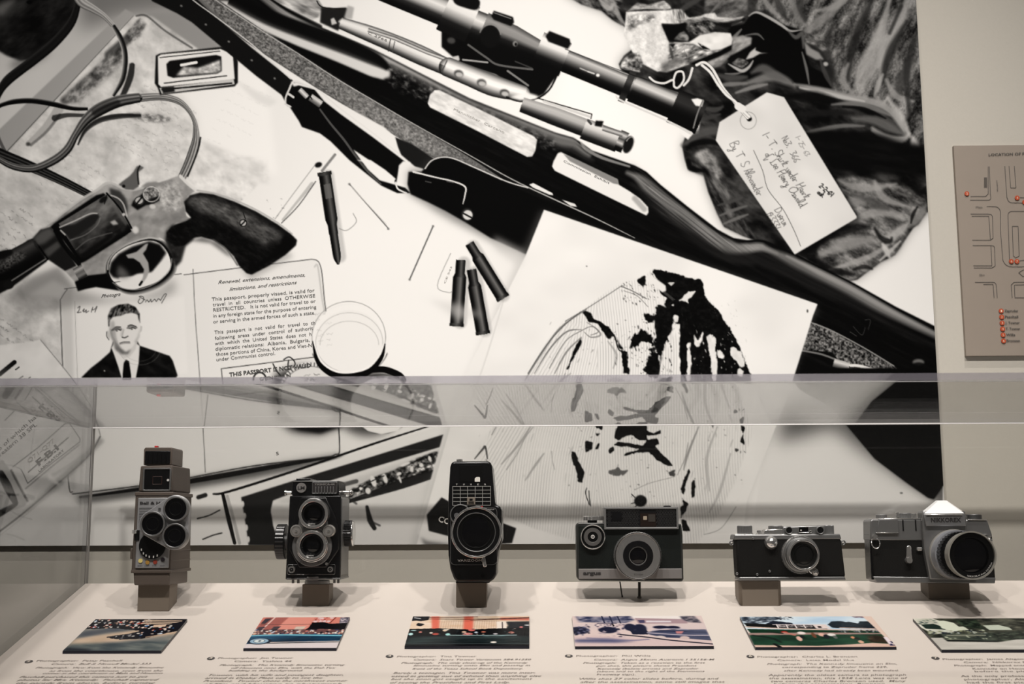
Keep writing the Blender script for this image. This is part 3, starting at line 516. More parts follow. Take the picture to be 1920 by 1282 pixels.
    L(c, [(1594, 622), (1606, 630)], .6, .3); L(c, [(1600, 612), (1616, 628), (1622, 614)], .6, .25); L(c, [(1622, 600), (1632, 600), (1628, 618)], .6, .25)
    # butt corner and the pale ground below it
    G([(1480, 700), (1800, 690), (1800, 1060), (1400, 1060), (1440, 800)], .93, soft=.5)
    G([(1470, 760), (1560, 745), (1640, 830), (1700, 900), (1640, 860), (1560, 800), (1460, 830)], .25, soft=16, a=.85)
    G([(1560, 720), (1800, 720), (1800, 1000), (1752, 940), (1690, 900), (1590, 800)], .3, soft=9, a=.8)
    G([(1470, 690), (1800, 690), (1800, 880), (1768, 912), (1751, 936), (1740, 933), (1700, 905), (1640, 860), (1584, 793), (1562, 765), (1500, 730)], .055, soft=1.2)
    G([(1768, 912), (1800, 880), (1800, 1060), (1766, 1060)], .93, soft=1)
    E(c, 1690, 924, 3, 1.5, .4)
    # ---- print showing a stained striped shirt
    G([(1012, 392), (1536, 572), (1480, 730), (1400, 935), (1385, 1060), (760, 1060), (846, 775), (975, 480)], .6, soft=7, a=.35)
    G([(1020, 393), (1533, 570), (1525, 590), (1478, 740), (1400, 940), (1388, 1060), (770, 1060), (850, 780), (872, 700), (945, 560), (985, 480)], noise(90, 60, 0, 181, 2, .92, .965), soft=.6)
    L(c, [(945, 560), (905, 690), (862, 800)], 1.5, .86, .8, 1); E(c, 1514, 583, 1.5, 3, .2); E(c, 1100, 499, 1.2, 1.2, .3)
    sh = [(1222, 504), (1236, 508), (1262, 512), (1292, 522), (1315, 522), (1322, 545), (1322, 555), (1340, 572), (1352, 592), (1378, 632), (1392, 668), (1408, 705), (1412, 740), (1408, 820), (1380, 900), (1350, 960), (1300, 1030), (1200, 1040), (1100, 1020), (1000, 990), (930, 960), (900, 900), (910, 820), (950, 760), (990, 700), (1022, 648), (1060, 602), (1095, 580), (1140, 545), (1165, 532), (1195, 524), (1212, 516)]
    def stripes(X, Y):
        u = X + np.where(X < 1120, (Y - 600) * .18, (Y - 600) * -.02) + 6 * np.sin(Y / 60.)
        s = .5 + .5 * np.sin(u * 2 * math.pi / 5.1)
        return .945 - .2 * np.clip(s * 1.8 - .9, 0, 1) * (0.35 + .9 * lattice(X, Y, 30, 60, 0, 190)) * np.where(Y > 790, .7, 1.) - .03 * lattice(X, Y, 40, 90, 15, 194)
    G(sh, stripes, soft=1.2, rag=0)
    G([(1022, 648), (1060, 602), (1092, 612), (1060, 660), (1000, 790), (900, 980), (880, 900), (940, 780)], lambda X, Y: .93 - .15 * np.clip(np.sin((X * .86 + Y * .5) * 2 * math.pi / 6.) * 1.6 - .6, 0, 1), soft=4, a=.8)
    blk = noise(7, 6, 0, 191, 3, .03, .12)
    ST = lambda pts, rag=1.6, rs=6, seed=3, v=blk: G(pts, v, rag=rag * 1.35, rs=rs, seed=seed)
    # collar and right shoulder
    ST([(1222, 504), (1262, 511), (1292, 522), (1316, 524), (1322, 548), (1322, 558), (1345, 580), (1378, 632), (1393, 668), (1406, 704), (1408, 720), (1372, 715), (1345, 650), (1320, 640), (1300, 655), (1280, 640), (1276, 628), (1270, 610), (1252, 590), (1236, 580), (1232, 570), (1244, 572), (1250, 560), (1245, 545), (1232, 525)], 1.2)
    ST([(1228, 574), (1244, 576), (1270, 580), (1300, 585), (1290, 700), (1276, 715), (1270, 630), (1262, 622), (1272, 605), (1256, 598), (1240, 612), (1232, 606)], 1.4, 6, 5)
    ST([(1218, 506), (1246, 545), (1268, 566), (1274, 570), (1268, 572), (1240, 552)], .9); L(c, [(1246, 548), (1268, 566)], 2.5, .3, .8, 1)
    G([(1213, 516), (1224, 518), (1248, 535), (1249, 545), (1242, 548), (1228, 538), (1218, 532), (1212, 524)], .92, soft=.9); G([(1214, 534), (1226, 545), (1240, 556), (1246, 572), (1250, 577), (1240, 572), (1230, 560), (1218, 545)], .92, soft=.9)
    G([(1278, 558), (1290, 546), (1305, 545), (1300, 552), (1290, 562), (1294, 578), (1286, 580), (1280, 570), (1272, 564)], .9, rag=1, rs=5); G([(1258, 572), (1268, 567), (1266, 576)], .9, rag=.6); G([(1252, 530), (1265, 529), (1258, 536)], .8, rag=.6)
    ST([(1195, 524), (1210, 516), (1212, 530), (1206, 538), (1196, 530)], 1.)
    # right hand stained panels
    ST([(1272, 625), (1292, 620), (1295, 640), (1290, 705), (1274, 705), (1278, 660)]); ST([(1300, 640), (1332, 632), (1325, 660), (1332, 705), (1294, 705), (1296, 670)]); ST([(1346, 640), (1372, 660), (1385, 705), (1350, 705), (1342, 670)]); ST([(1360, 660), (1392, 665), (1408, 705), (1398, 708), (1375, 700)], 2, 4)
    G([(1268, 612), (1276, 610), (1272, 650), (1274, 705), (1236, 705), (1242, 670), (1258, 635)], stripes, soft=1); ST([(1262, 592), (1276, 592), (1274, 606), (1262, 602)], 1); G([(1264, 590), (1272, 592), (1270, 606), (1262, 600)], .9, rag=.8)
    L(c, [(1290, 655), (1292, 680), (1286, 705)], [2, 2.5, 3], .9, .9); L(c, [(1305, 630), (1310, 645), (1318, 625)], 3, .9, .9); G([(1325, 628), (1338, 630), (1342, 650), (1336, 700), (1344, 706), (1336, 706), (1330, 670)], .88, rag=1.4, rs=5); G([(1375, 655), (1392, 662), (1398, 680), (1380, 690), (1372, 672)], .85, rag=2.4, rs=5, seed=8); G([(1350, 660), (1362, 668), (1356, 674)], .9, rag=1)
    for q in [(1340, 700, 3, 5), (1386, 698, 4, 4), (1372, 706, 4, 3), (1304, 610, 3, 5), (1255, 608, 4, 6), (1246, 600, 3, 4)]: E(c, *q, .88)
    # centre stains
    ST([(1232, 590), (1246, 600), (1262, 600), (1255, 625), (1244, 650), (1240, 670), (1230, 660), (1226, 640), (1236, 625), (1230, 612)], 2, 5, 7); ST([(1185, 632), (1200, 622), (1222, 636), (1228, 655), (1215, 640), (1196, 642), (1186, 650), (1182, 642)], 1.8, 5, 8)
    ST([(1220, 650), (1232, 655), (1234, 700), (1214, 700), (1200, 698), (1212, 685)], 2.6, 5, 9); ST([(1208, 592), (1224, 596), (1226, 604), (1212, 600)], 1.4, 4, 10)
    ST([(1096, 583), (1104, 586), (1112, 600), (1106, 604), (1098, 592)], 1.3); ST([(1126, 604), (1148, 622), (1150, 628), (1140, 635), (1136, 620)], 1); ST([(1160, 652), (1175, 660), (1178, 695), (1170, 700), (1172, 664)], 1.4); ST([(1092, 630), (1090, 645), (1078, 668), (1066, 690), (1062, 694), (1074, 660), (1086, 636)], .8)
    L(c, [(1112, 600), (1128, 606), (1140, 618), (1152, 630), (1160, 655), (1172, 660)], [1.5, 1, 1, 1.5, 1, 1], .1, .9); L(c, [(990, 700), (1010, 668), (1030, 640), (1060, 608), (1090, 584)], .9, .25, .8); L(c, [(1030, 690), (1060, 640), (1090, 620), (1110, 612), (1122, 622), (1108, 628)], .8, .4, .8); L(c, [(1060, 700), (1040, 740), (1020, 770)], 1, .5, .6); L(c, [(1060, 602), (1110, 572), (1165, 536)], .8, .3, .7)
    L(c, [(1165, 537), (1185, 545), (1212, 560)], 1, .3, .7); L(c, [(1170, 545), (1195, 555), (1215, 575)], .7, .35, .6)
    RG = lambda pts, rag, rs=6, seed=3, v=blk, ra=8: G(pts, v, rag=rag, rs=rs, seed=seed, ra=ra)
    wht = noise(8, 12, 0, 196, 2, .86, .96)
    RG([(1262, 560), (1345, 580), (1378, 632), (1393, 668), (1408, 716), (1274, 716), (1272, 640)], 3, 6, 41)
    for q, s_ in [([(1236, 715), (1240, 680), (1254, 640), (1268, 608), (1275, 606), (1274, 650), (1277, 715)], 42), ([(1286, 715), (1289, 680), (1287, 645), (1294, 640), (1296, 680), (1294, 715)], 43), ([(1324, 630), (1334, 624), (1343, 634), (1341, 655), (1346, 690), (1342, 715), (1336, 715), (1333, 680), (1328, 655)], 44), ([(1372, 650), (1392, 660), (1398, 684), (1390, 690), (1380, 678), (1368, 664)], 45), ([(1300, 622), (1308, 640), (1320, 618), (1314, 650), (1304, 650)], 46), ([(1346, 655), (1362, 664), (1356, 674), (1346, 668)], 47), ([(1262, 590), (1274, 592), (1270, 606), (1260, 600)], 48), ([(1384, 690), (1396, 696), (1392, 708), (1382, 704)], 49)]:
        RG(q, 2.2, 5, s_, wht)
    G([(1238, 706), (1244, 672), (1258, 640), (1270, 616), (1272, 660), (1273, 706)], stripes, soft=1.5, a=.8)
    RG([(1224, 585), (1262, 590), (1258, 618), (1244, 646), (1238, 680), (1236, 706), (1206, 706), (1216, 690), (1232, 660), (1230, 635), (1228, 610)], 4.5, 7, 51)
    RG([(1180, 652), (1188, 630), (1204, 616), (1226, 634), (1232, 650), (1222, 640), (1205, 640), (1192, 650), (1182, 656)], 3.2, 5, 52); RG([(1205, 588), (1222, 590), (1228, 602), (1212, 604)], 3, 4, 53); RG([(1090, 580), (1106, 586), (1116, 600), (1140, 612), (1152, 630), (1140, 636), (1122, 606), (1104, 604)], 2.5, 5, 54, ra=120); RG([(1165, 655), (1176, 658), (1180, 700), (1168, 704), (1168, 670)], 2.5, 4, 55); RG([(1150, 620), (1160, 640), (1172, 656), (1160, 655)], 2, 4, 56)
    for q, w_, v in [(((1002, 700), (1030, 655), (1062, 622), (1090, 618)), 1.2, .3), (((1040, 700), (1062, 660), (1090, 632)), 1.4, .4), (((985, 712), (1012, 668), (1050, 615), (1100, 580)), 1.4, .35), (((1100, 604), (1118, 616), (1126, 628), (1108, 632), (1095, 622)), 1.2, .45), (((1140, 640), (1156, 665), (1150, 690)), 2, .6), (((1015, 760), (1045, 720), (1070, 700)), 2, .6), (((960, 800), (990, 755), (1010, 730)), 1.5, .6), (((940, 870), (975, 830), (1000, 790)), 2, .6), (((985, 900), (1005, 870), (1020, 850)), 2, .62), (((1310, 800), (1290, 850), (1282, 880)), 2, .5), (((1345, 800), (1325, 860), (1330, 920)), 2.5, .7), (((1370, 850), (1350, 920), (1330, 960)), 2.5, .7)]: F(c, list(q), w_, v, .7)
    speckle(c, 60, (1165, 525, 1235, 570), 3, .15, .8, 3, 60); speckle(c, 70, (1190, 600, 1262, 700), 4, .08, .9, 4, 80); speckle(c, 40, (1140, 600, 1200, 690), 3, .2, .7, 5); speckle(c, 60, (1300, 610, 1400, 704), 3.5, .85, .85, 6, 80); speckle(c, 40, (1262, 560, 1385, 640), 3, .4, .35, 7, 70); speckle(c, 25, (1205, 590, 1228, 606), 3, .1, .8, 9)
    speckle(c, 26, (1030, 600, 1130, 690), 5, .4, .5, 10, 120)
    for q in [((1238, 708), (1225, 724), (1210, 745)), ((1180, 715), (1160, 740), (1168, 760)), ((1300, 712), (1310, 740), (1290, 770)), ((1330, 715), (1345, 750), (1340, 780)), ((1370, 712), (1385, 745), (1380, 770))]: F(c, list(q), 5, .5, .5)
    # lower half of the shirt
    ST([(1160, 794), (1212, 794), (1214, 808), (1226, 812), (1238, 806), (1240, 812), (1224, 816), (1212, 816), (1214, 824), (1232, 822), (1236, 832), (1228, 836), (1240, 850), (1256, 864), (1262, 874), (1250, 872), (1232, 862), (1218, 848), (1196, 848), (1168, 856), (1172, 850), (1200, 842), (1180, 838), (1160, 836), (1150, 834), (1156, 828), (1180, 830), (1206, 836), (1212, 826), (1196, 824), (1182, 814), (1172, 818), (1160, 826), (1152, 822), (1154, 808)], .7, 5, 12)
    ST([(1140, 842), (1150, 836), (1152, 844), (1144, 850)], .8); ST([(1098, 826), (1112, 830), (1110, 842), (1098, 848)], .8); ST([(1072, 846), (1078, 848), (1086, 865), (1095, 885), (1092, 905), (1084, 902), (1080, 880), (1072, 860)], .9); ST([(1114, 792), (1132, 794), (1130, 808), (1118, 802)], 1); ST([(1116, 812), (1128, 812), (1118, 818)], .9); ST([(1120, 832), (1124, 830), (1122, 842), (1116, 842)], .7)
    ST([(1158, 870), (1164, 882), (1180, 880), (1172, 890), (1160, 892), (1140, 888), (1142, 880), (1156, 880)], 1.2, 4, 13, .4); ST([(1252, 886), (1266, 880), (1266, 892), (1258, 892)], .9, 4, 14, .3)
    ST([(1292, 878), (1294, 885), (1286, 905), (1282, 930), (1276, 915), (1284, 895)], .7); ST([(1296, 905), (1304, 895), (1303, 930), (1296, 935)], .8); ST([(1276, 925), (1284, 940), (1292, 945), (1284, 960), (1276, 975), (1276, 950), (1282, 945)], .8); ST([(1278, 972), (1286, 976), (1294, 995), (1280, 995)], .8)
    ST([(1388, 796), (1396, 800), (1394, 820), (1396, 834), (1388, 828), (1392, 812)], .8); ST([(1377, 840), (1386, 842), (1380, 848)], .6, 4, 3, .3); ST([(1334, 794), (1338, 796), (1336, 808)], .5, 4, 3, .3)
    E(c, 1201, 939, 12, 11, .1, soft=1); 
    for q in [((1190, 932), (1184, 926)), ((1190, 942), (1184, 944)), ((1194, 948), (1188, 952)), ((1104, 920), (1106, 940), (1107, 948)), ((1100, 915), (1098, 925), (1105, 946))]: L(c, list(q), .8, .12)
    L(c, [(1264, 894), (1220, 905), (1190, 918)], .8, .6, .6); L(c, [(1290, 830), (1284, 860), (1270, 890)], .7, .5, .7); L(c, [(1380, 950), (1352, 990), (1320, 1002)], .7, .5, .6)
    L(c, [(1070, 740), (1060, 770), (1040, 780)], .8, .6, .5); L(c, [(1000, 800), (985, 820), (970, 850), (950, 880)], 1, .55, .6); L(c, [(930, 800), (922, 815)], .8, .5, .8); L(c, [(890, 860), (905, 842), (910, 838), (914, 860)], [1, 2, 2, 1], .2, .8); L(c, [(912, 862), (920, 880), (924, 892)], 1, .4, .7); L(c, [(1034, 846), (1036, 865), (1040, 880)], .7, .6, .7)
    speckle(c, 70, (1060, 800, 1400, 940), 2.2, .25, .7, 11); speckle(c, 60, (900, 720, 1080, 900), 9, .7, .4, 12, 115); speckle(c, 40, (1290, 780, 1400, 960), 8, .65, .45, 13, 100)
    # hidden-behind-the-rim stretch keeps its stains too
    ST([(1236, 712), (1262, 706), (1250, 740), (1238, 770), (1220, 775), (1232, 745)], 2, 6, 20, .2)
    # printed card lying under and over the shirt print
    G([(838, 900), (852, 860), (812, 985), (792, 1012), (784, 1000)], .95, soft=2, a=.5); G([(788, 1006), (800, 1014), (860, 1022), (800, 1030)], .2, soft=3, a=.6)
    G([(800, 965), (828, 932), (852, 946), (968, 990), (960, 1018), (930, 1020), (868, 1012), (804, 995)], .14, soft=.8)
    # ---- cartridges
    def round_(x0, y0, x1, y1, w, live):
        d = np.array([x1 - x0, y1 - y0], float); l = np.hypot(*d); d /= l; f = lambda t: (x0 + d[0] * l * t, y0 + d[1] * l * t)
        pr = [.05, .22, .38, .2, .07, .04]
        L(c, [(f(.02)[0] + 6, f(.02)[1] + 4), (f(.9)[0] + 6, f(.9)[1] + 4)], w, .5, .35, 5, 0)
        if live:
            R(c, [f(0), f(.04)], w * 1.15, [.1, .3, .15], 1, .6, 0); R(c, [f(.04), f(.52)], w, pr, 1, .6, 0); R(c, [f(.52), f(.58)], [w, w * .75], pr, 1, .6, 0); R(c, [f(.58), f(.68)], w * .75, pr, 1, .6, 0); R(c, [f(.67), f(.9), f(.97), f(1)], [w * .68, w * .66, w * .45, w * .2], pr, 1, .6, 3)
        else:
            R(c, [f(0), f(.2)], w * .72, pr, 1, .6, 0); R(c, [f(.2), f(.26)], [w * .72, w], pr, 1, .6, 0); R(c, [f(.26), f(.95)], w, [.05, .15, .45, .3, .1, .04], 1, .6, 0); R(c, [f(.95), f(1)], w * 1.08, [.05, .35, .1], 1, .6, 0)
    round_(608, 322, 634, 494, 11.5, True); R(c, [(613, 345), (617, 372)], 6.5, .42, .8, .8, 0)
    for q in [(864, 487, 856, 612, 12.5), (884, 505, 906, 627, 12.5), (880, 456, 944, 560, 12)]: round_(*q, False)
    L(c, [(655, 345), (728, 428)], 1.1, .45); L(c, [(658, 349), (724, 420)], .6, .8); L(c, [(812, 424), (768, 524)], 1.3, .4)
    for q in [(655, 345), (728, 429), (812, 424), (768, 524)]: E(c, *q, 2.2, 2.2, .5)
    L(c, [(662, 400), (668, 416), (650, 432), (636, 428)], .6, .55); L(c, [(845, 475), (820, 535), (840, 548), (848, 546)], .6, .6)
    L(c, [(585, 345), (560, 375), (530, 412)], [4, 2.5, 2], .72, .8, 1.5); L(c, [(592, 340), (560, 385), (528, 418)], 1, .25, .8); E(c, 597, 309, 7, 5, .12, 1, -20, .8); L(c, [(590, 310), (545, 370), (516, 410)], .8, .55, .7); L(c, [(628, 290), (604, 320)], 2.5, .35, .7, 1.5)
    G([(800, 560), (860, 570), (905, 590), (860, 600), (780, 545)], .84, soft=6, a=.6); G([(925, 440), (985, 470), (975, 500), (930, 470)], .8, soft=6, a=.6)
    # ---- tag on a string
    G([(1357, 236), (1450, 180), (1475, 186), (1615, 412), (1500, 486), (1350, 268)], .02, soft=4, a=.6)
    G([(1349, 229), (1438, 173), (1470, 182), (1606, 405), (1606, 409), (1490, 477), (1342, 263)], noise(70, 50, 30, 201, 2, .86, .93), soft=.6)
    ring(c, 1403, 226, 15, 16, .8, .68); E(c, 1405, 223, 5, 4.5, .08)
    for q in [[(1306, 122), (1320, 117), (1334, 127), (1345, 145), (1356, 165), (1370, 182), (1382, 198), (1402, 221)], [(1316, 122), (1332, 136), (1346, 158), (1362, 178), (1378, 190), (1392, 206), (1405, 219)]]:
        L(c, q, 3, .3, .8); L(c, q, 2.4, .93)
    L(c, [(1384, 199), (1392, 204)], 7, .92, 1, .8); L(c, [(1218, 145), (1228, 153), (1245, 156), (1262, 150), (1264, 162), (1272, 164), (1282, 150), (1280, 135), (1268, 136), (1263, 150)], 2, .9); L(c, [(1282, 160), (1292, 148), (1298, 128)], 2.2, .9)
    L(c, [(1413, 282), (1430, 320), (1440, 355), (1468, 392), (1488, 430), (1501, 461)], .6, .4)
    # handwriting on the tag runs down to the right
    def hand(words, x, y, ang, s, v=.25, w=.75):
        gl = {'N': [(0, 0), (0, -7), (3, 0), (3, -7)], 'A': [(0, 0), (2, -8), (3, 0), (1, -3), (3, -3)], 'l': [(0, 0), (2, -7), (1, -8), (0, -3), (2, 0)], 'e': [(0, -1), (2, -2), (1, -4), (0, -2), (2, 0)], 'n': [(0, 0), (.5, -3), (1, -3), (1.5, 0), (2, -3), (3, 0)], 'u': [(0, -3), (.5, 0), (2, 0), (2, -3), (3, 0)], 'r': [(0, 0), (.5, -3), (2, -3)], 'd': [(2, -3), (0, -2), (0, 0), (2, -1), (3, -8), (2.5, 0), (3.5, 0)], 's': [(2, -3), (0, -2.5), (2, -1), (0, 0), (2.5, 0)], 'a': [(2, -3), (0, -2), (.5, 0), (2, -2), (2.5, 0)], 'w': [(0, -3), (.5, 0), (1.5, -2), (2, 0), (3.5, -3)], 't': [(0, 0), (1.5, -7), (.5, -4), (2.5, -5), (1, -1), (3, 0)], 'H': [(0, 0), (1.5, -8), (1, -4), (4, -5), (5, -8), (3.5, 0), (5, 0)], 'L': [(3, -8), (1, -7), (1, -1), (0, 0), (4, 0)], 'O': [(3, -8), (0, -5), (0, -1), (2, 0), (5, -3), (5, -7), (2, -8)], 'S': [(4, -7), (2, -8), (1, -5), (4, -2), (2, 0), (0, -1)], 'y': [(0, -3), (1, 0), (2, -3), (1, 4), (-1, 4), (3, 0)], 'f': [(2, -7), (0, -6), (0, 4), (2, 0)], 'o': [(1, -3), (0, -1), (2, 0), (2, -3), (3, -2)], 'i': [(0, -3), (.5, 0), (1.5, 0)], 'h': [(0, 0), (1, -8), (.5, -2), (2, -3), (2.5, 0), (3.5, 0)], 'v': [(0, -3), (1, 0), (2, -3), (3, -3)], 'B': [(0, 0), (1, -8), (4, -7), (1, -4), (4, -3), (3, 0), (0, 0)], 'D': [(0, 0), (1, -7), (4, -5), (3, -1), (0, 0)], 'm': [(0, 0), (.5, -3), (1.5, 0), (2, -3), (3, 0), (3.5, -3), (4.5, 0)], 'x': [(0, -3), (2, 0), (1, -1), (2.5, -3)], '1': [(1, -7), (0, 0)], '3': [(0, -7), (3, -7), (1, -4), (3, -2), (0, 0)], '5': [(3, -7), (0, -7), (0, -4), (3, -3), (2, 0), (0, 0)], '6': [(3, -7), (0, -3), (1, 0), (3, -1), (1, -3)], '2': [(0, -6), (2, -7), (3, -5), (0, 0), (3, 0)], '4': [(0, -7), (0, -3), (3, -3), (3, -7), (3, 0)], '8': [(2, -7), (0, -5), (3, -2), (1, 0), (0, -2), (3, -6), (2, -7)], '-': [(0, -3), (3, -3)], '.': [(0, 0), (.5, -.5)], 'T': [(0, -7), (5, -7), (2.5, -7), (2, 0)], 'M': [(0, 0), (0, -7), (2, -3), (4, -7), (4, 0)], '#': [(1, -6), (0, 0), (2, 0), (3, -6), (0, -4), (4, -3)], 'k': [(0, 0), (1, -8), (.5, -2), (2, -4), (1, -2), (3, 0)]}
        ca, sa = math.cos(math.radians(ang)), math.sin(math.radians(ang)); t = 0
        for ch in words:
            if ch in gl:
                q = gl[ch]; L(c, [(x + (t + a) * s * ca - b * s * sa, y + (t + a) * s * sa + b * s * ca) for a, b in q], w * .7, v, .9, .5, 4); t += max(a for a, b in q) + (1.2 if ch.isdigit() or ch in '-.#DTM' else .4)
            else: t += 3
    hand('1- 25- 63', 1492, 258, 62, 1.25, .5); hand('No3.  366', 1466, 260, 62, 1.7, .3); hand('1- T. Shirt under Heart', 1430, 254, 56.5, 1.95, .25); hand('of Lee Henry Oswald', 1434, 290, 56, 1.95, .25); hand('By T S Alexander', 1368, 270, 62, 2.1, .33); hand('Duerin', 1452, 394, 60, 1.9, .3); hand('#3331', 1438, 402, 62, 1.75, .3); hand('2-2-64', 1536, 350, 40, 1.2, .12, 1.3); hand('ouk', 1532, 362, 38, 1.3, .12, 1.3)

def circ_(x, y, rx, ry):
    return [(x + rx * math.cos(t), y + ry * math.sin(t)) for t in np.linspace(0, 6.283, 30, endpoint=False)]

def paint_revolver(c):
    G = lambda *k, **q: P(c, *k, **q)
    G([(0, 560), (60, 520), (110, 500), (150, 545), (200, 560), (250, 560), (300, 545), (325, 520), (330, 545), (300, 560), (160, 570), (60, 590)], .4, soft=8, a=.5); G([(440, 490), (470, 512), (540, 470), (550, 480), (470, 525)], .5, soft=5, a=.5)
    G([(60, 520), (110, 500), (140, 545), (100, 525), (40, 560), (25, 545)], .5, soft=4, a=.5)
    # barrel
    G([(-60, 545), (0, 480), (20, 476), (52, 450), (62, 447), (80, 470), (88, 490), (20, 540), (0, 550), (-60, 590)], .1, soft=1)
    R(c, [(-40, 508), (30, 492), (72, 468)], [28, 26, 24], [.15, .3, .2, .1, .05, .05], 1, 1, 0)
    E(c, 5, 478, 20, 8, .1, 1, -18, 1.5); G([(0, 490), (40, 470), (50, 480), (0, 515)], noise(3, 3, 0, 211, 2, .1, .6), soft=3, a=.5)
    L(c, [(20, 528), (90, 484)], 3.2, .1); L(c, [(22, 526), (88, 484)], 1.2, .55, .8); E(c, 16, 534, 10, 8, .12)
    G([(60, 448), (76, 430), (95, 425), (115, 450), (145, 500), (150, 505), (122, 508), (88, 485), (66, 462)], .14, soft=1); L(c, [(66, 452), (90, 486)], 1.5, .03); G([(62, 446), (78, 432), (95, 426), (104, 440), (84, 456), (70, 460)], .4, soft=3, a=.8); G([(82, 470), (108, 452), (114, 462), (90, 482)], .35, soft=2, a=.8)
    # frame
    G([(76, 432), (100, 415), (150, 375), (180, 358), (196, 345), (210, 344), (226, 352), (250, 356), (270, 350), (312, 338), (330, 331), (340, 330), (350, 340), (360, 352), (368, 356), (352, 368), (345, 385), (350, 405), (359, 411), (330, 418), (314, 430), (308, 450), (300, 446), (280, 448), (240, 458), (215, 475), (200, 495), (200, 512), (165, 516), (140, 528), (122, 508), (150, 495), (135, 470), (108, 425), (100, 420)], noise(24, 18, -30, 221, 3, .5, .7), soft=.9)
    L(c, [(100, 414), (150, 375), (182, 356), (198, 344), (212, 344), (228, 352), (250, 356), (275, 350)], [1.5, 2, 2.5, 2.5, 2, 2, 2, 2], .78, .9, 1.2); L(c, [(338, 330), (352, 344), (370, 358), (380, 361)], 3, .9, .9, 1.5)
    G([(270, 362), (312, 342), (335, 338), (345, 380), (330, 400), (300, 390), (290, 380)], noise(8, 6, 30, 222, 3, .5, 1.), soft=5, a=.6)
    G([(205, 352), (225, 358), (236, 372), (240, 388), (238, 404), (222, 392), (208, 372)], .25, soft=2); L(c, [(208, 366), (222, 372), (232, 384), (238, 405)], 1.4, .8, .8)
    # cylinder
    G([(94, 425), (102, 418), (180, 366), (194, 362), (208, 372), (230, 405), (246, 428), (238, 440), (160, 490), (150, 494), (138, 478), (118, 450)], .06, soft=1)
    R(c, [(132, 455), (225, 398)], 42, [.42, .5, .55, .4, .28, .22, .12, .08, .05], 1, 1, 0)
    L(c, [(200, 362), (226, 392), (247, 428)], 1.6, .05); G([(108, 424), (180, 377), (196, 370), (204, 376), (240, 420), (234, 432), (190, 462), (160, 484), (152, 482), (136, 452), (118, 434)], noise(20, 12, -32, 223, 3, .05, .5), soft=2, a=.35)
    G([(112, 424), (140, 420), (170, 402), (183, 400), (187, 406), (178, 420), (150, 440), (132, 450), (124, 440), (118, 435)], .16, soft=1.5); L(c, [(112, 426), (140, 414), (168, 401), (182, 400)], 1.3, .75, .9); L(c, [(114, 432), (122, 440)], 1.5, .7); L(c, [(132, 450), (160, 440), (182, 422), (188, 408)], 1, .5, .7)
    G([(148, 478), (162, 470), (190, 450), (212, 436), (205, 450), (180, 468), (158, 484)], .1, soft=1.5); L(c, [(142, 468), (165, 450), (195, 440), (210, 436)], 1, .45, .6)
    E(c, 194, 374, 9, 5, .12, 1, -35, 1); L(c, [(200, 366), (196, 382)], 1, .1); G([(206, 416), (215, 412), (222, 420), (212, 422)], .7, soft=1.2); G([(200, 372), (236, 424), (240, 418), (210, 374)], .4, soft=1.5, a=.7); E(c, 232, 402, 3, 3, .8)
    L(c, [(104, 432), (120, 460), (148, 495)], 4, .04, .95, 1.2)
    # hammer
    G([(222, 346), (232, 338), (243, 330), (250, 322), (256, 312), (262, 310), (270, 314), (266, 318), (260, 322), (260, 350), (250, 356), (236, 355)], .4, soft=.9); E(c, 232, 349, 3, 3, .08); L(c, [(262, 311), (258, 322), (260, 345)], 1.6, .15, .9)
    G([(264, 350), (275, 342), (292, 340), (300, 344), (284, 352)], .55, soft=1.5)
    # thumb latch and screws
    G([(246, 385), (250, 376), (268, 362), (272, 352), (290, 350), (300, 362), (298, 376), (275, 384), (258, 394)], .08, soft=1.2); G(circ_(284, 364, 15, 14), noise(3.5, 3.5, 0, 226, 2, .3, .75), soft=1); G([(270, 378), (298, 366), (299, 376), (284, 384), (272, 384)], .12, soft=1); ring(c, 284, 364, 15, 14, 1, .9, .7); E(c, 261, 376, 9, 8, .75); ring(c, 261, 376, 8, 7, 1, .2); L(c, [(256, 382), (266, 370)], 1.6, .1); E(c, 286, 387, 6, 4.5, .85, .9, 20, 1); E(c, 254, 431, 6, 7, .9, .9, -20, 1.5)
    # trigger guard
    gp = [(200, 512), (202, 492), (214, 474), (240, 458), (275, 448), (300, 452), (318, 470), (326, 492), (322, 512), (300, 532), (270, 544), (245, 548), (225, 542), (208, 528)]
    G([(228, 500), (240, 475), (270, 455), (300, 455), (312, 480), (290, 520), (240, 515)], .2, soft=5, a=0)
    G([(204, 510), (208, 492), (222, 476), (248, 462), (280, 452), (300, 458), (312, 474), (300, 492), (286, 510), (258, 514), (246, 520), (222, 522), (212, 520)], .08, soft=2)
    G([(222, 520), (248, 518), (258, 514), (284, 512), (300, 494), (312, 484), (320, 492), (312, 516), (290, 530), (262, 538), (240, 540), (228, 534)], .93, soft=1.5); G([(222, 496), (235, 505), (245, 518), (230, 522), (218, 516)], .45, soft=4, a=.8)
    G([(236, 478), (256, 472), (272, 458), (278, 456), (274, 468), (268, 475), (278, 492), (280, 508), (275, 520), (266, 533), (260, 536), (268, 520), (270, 505), (262, 492), (250, 484), (240, 484)], .66, soft=.8); L(c, [(262, 534), (266, 528)], 2.2, .08)
    R(c, gp + [gp[0]], [4, 4, 3, 2.5, 3, 4, 5, 6, 6, 6, 6, 5, 4, 4, 4], [.75, .45, .08, .06], 1, .9, 4, True)
    L(c, [(202, 505), (204, 490), (216, 473), (242, 457), (278, 446), (302, 450)], 1.3, .8, .8); L(c, [(212, 530), (230, 540), (262, 542), (296, 528), (318, 505), (322, 485)], 1.1, .7, .7)
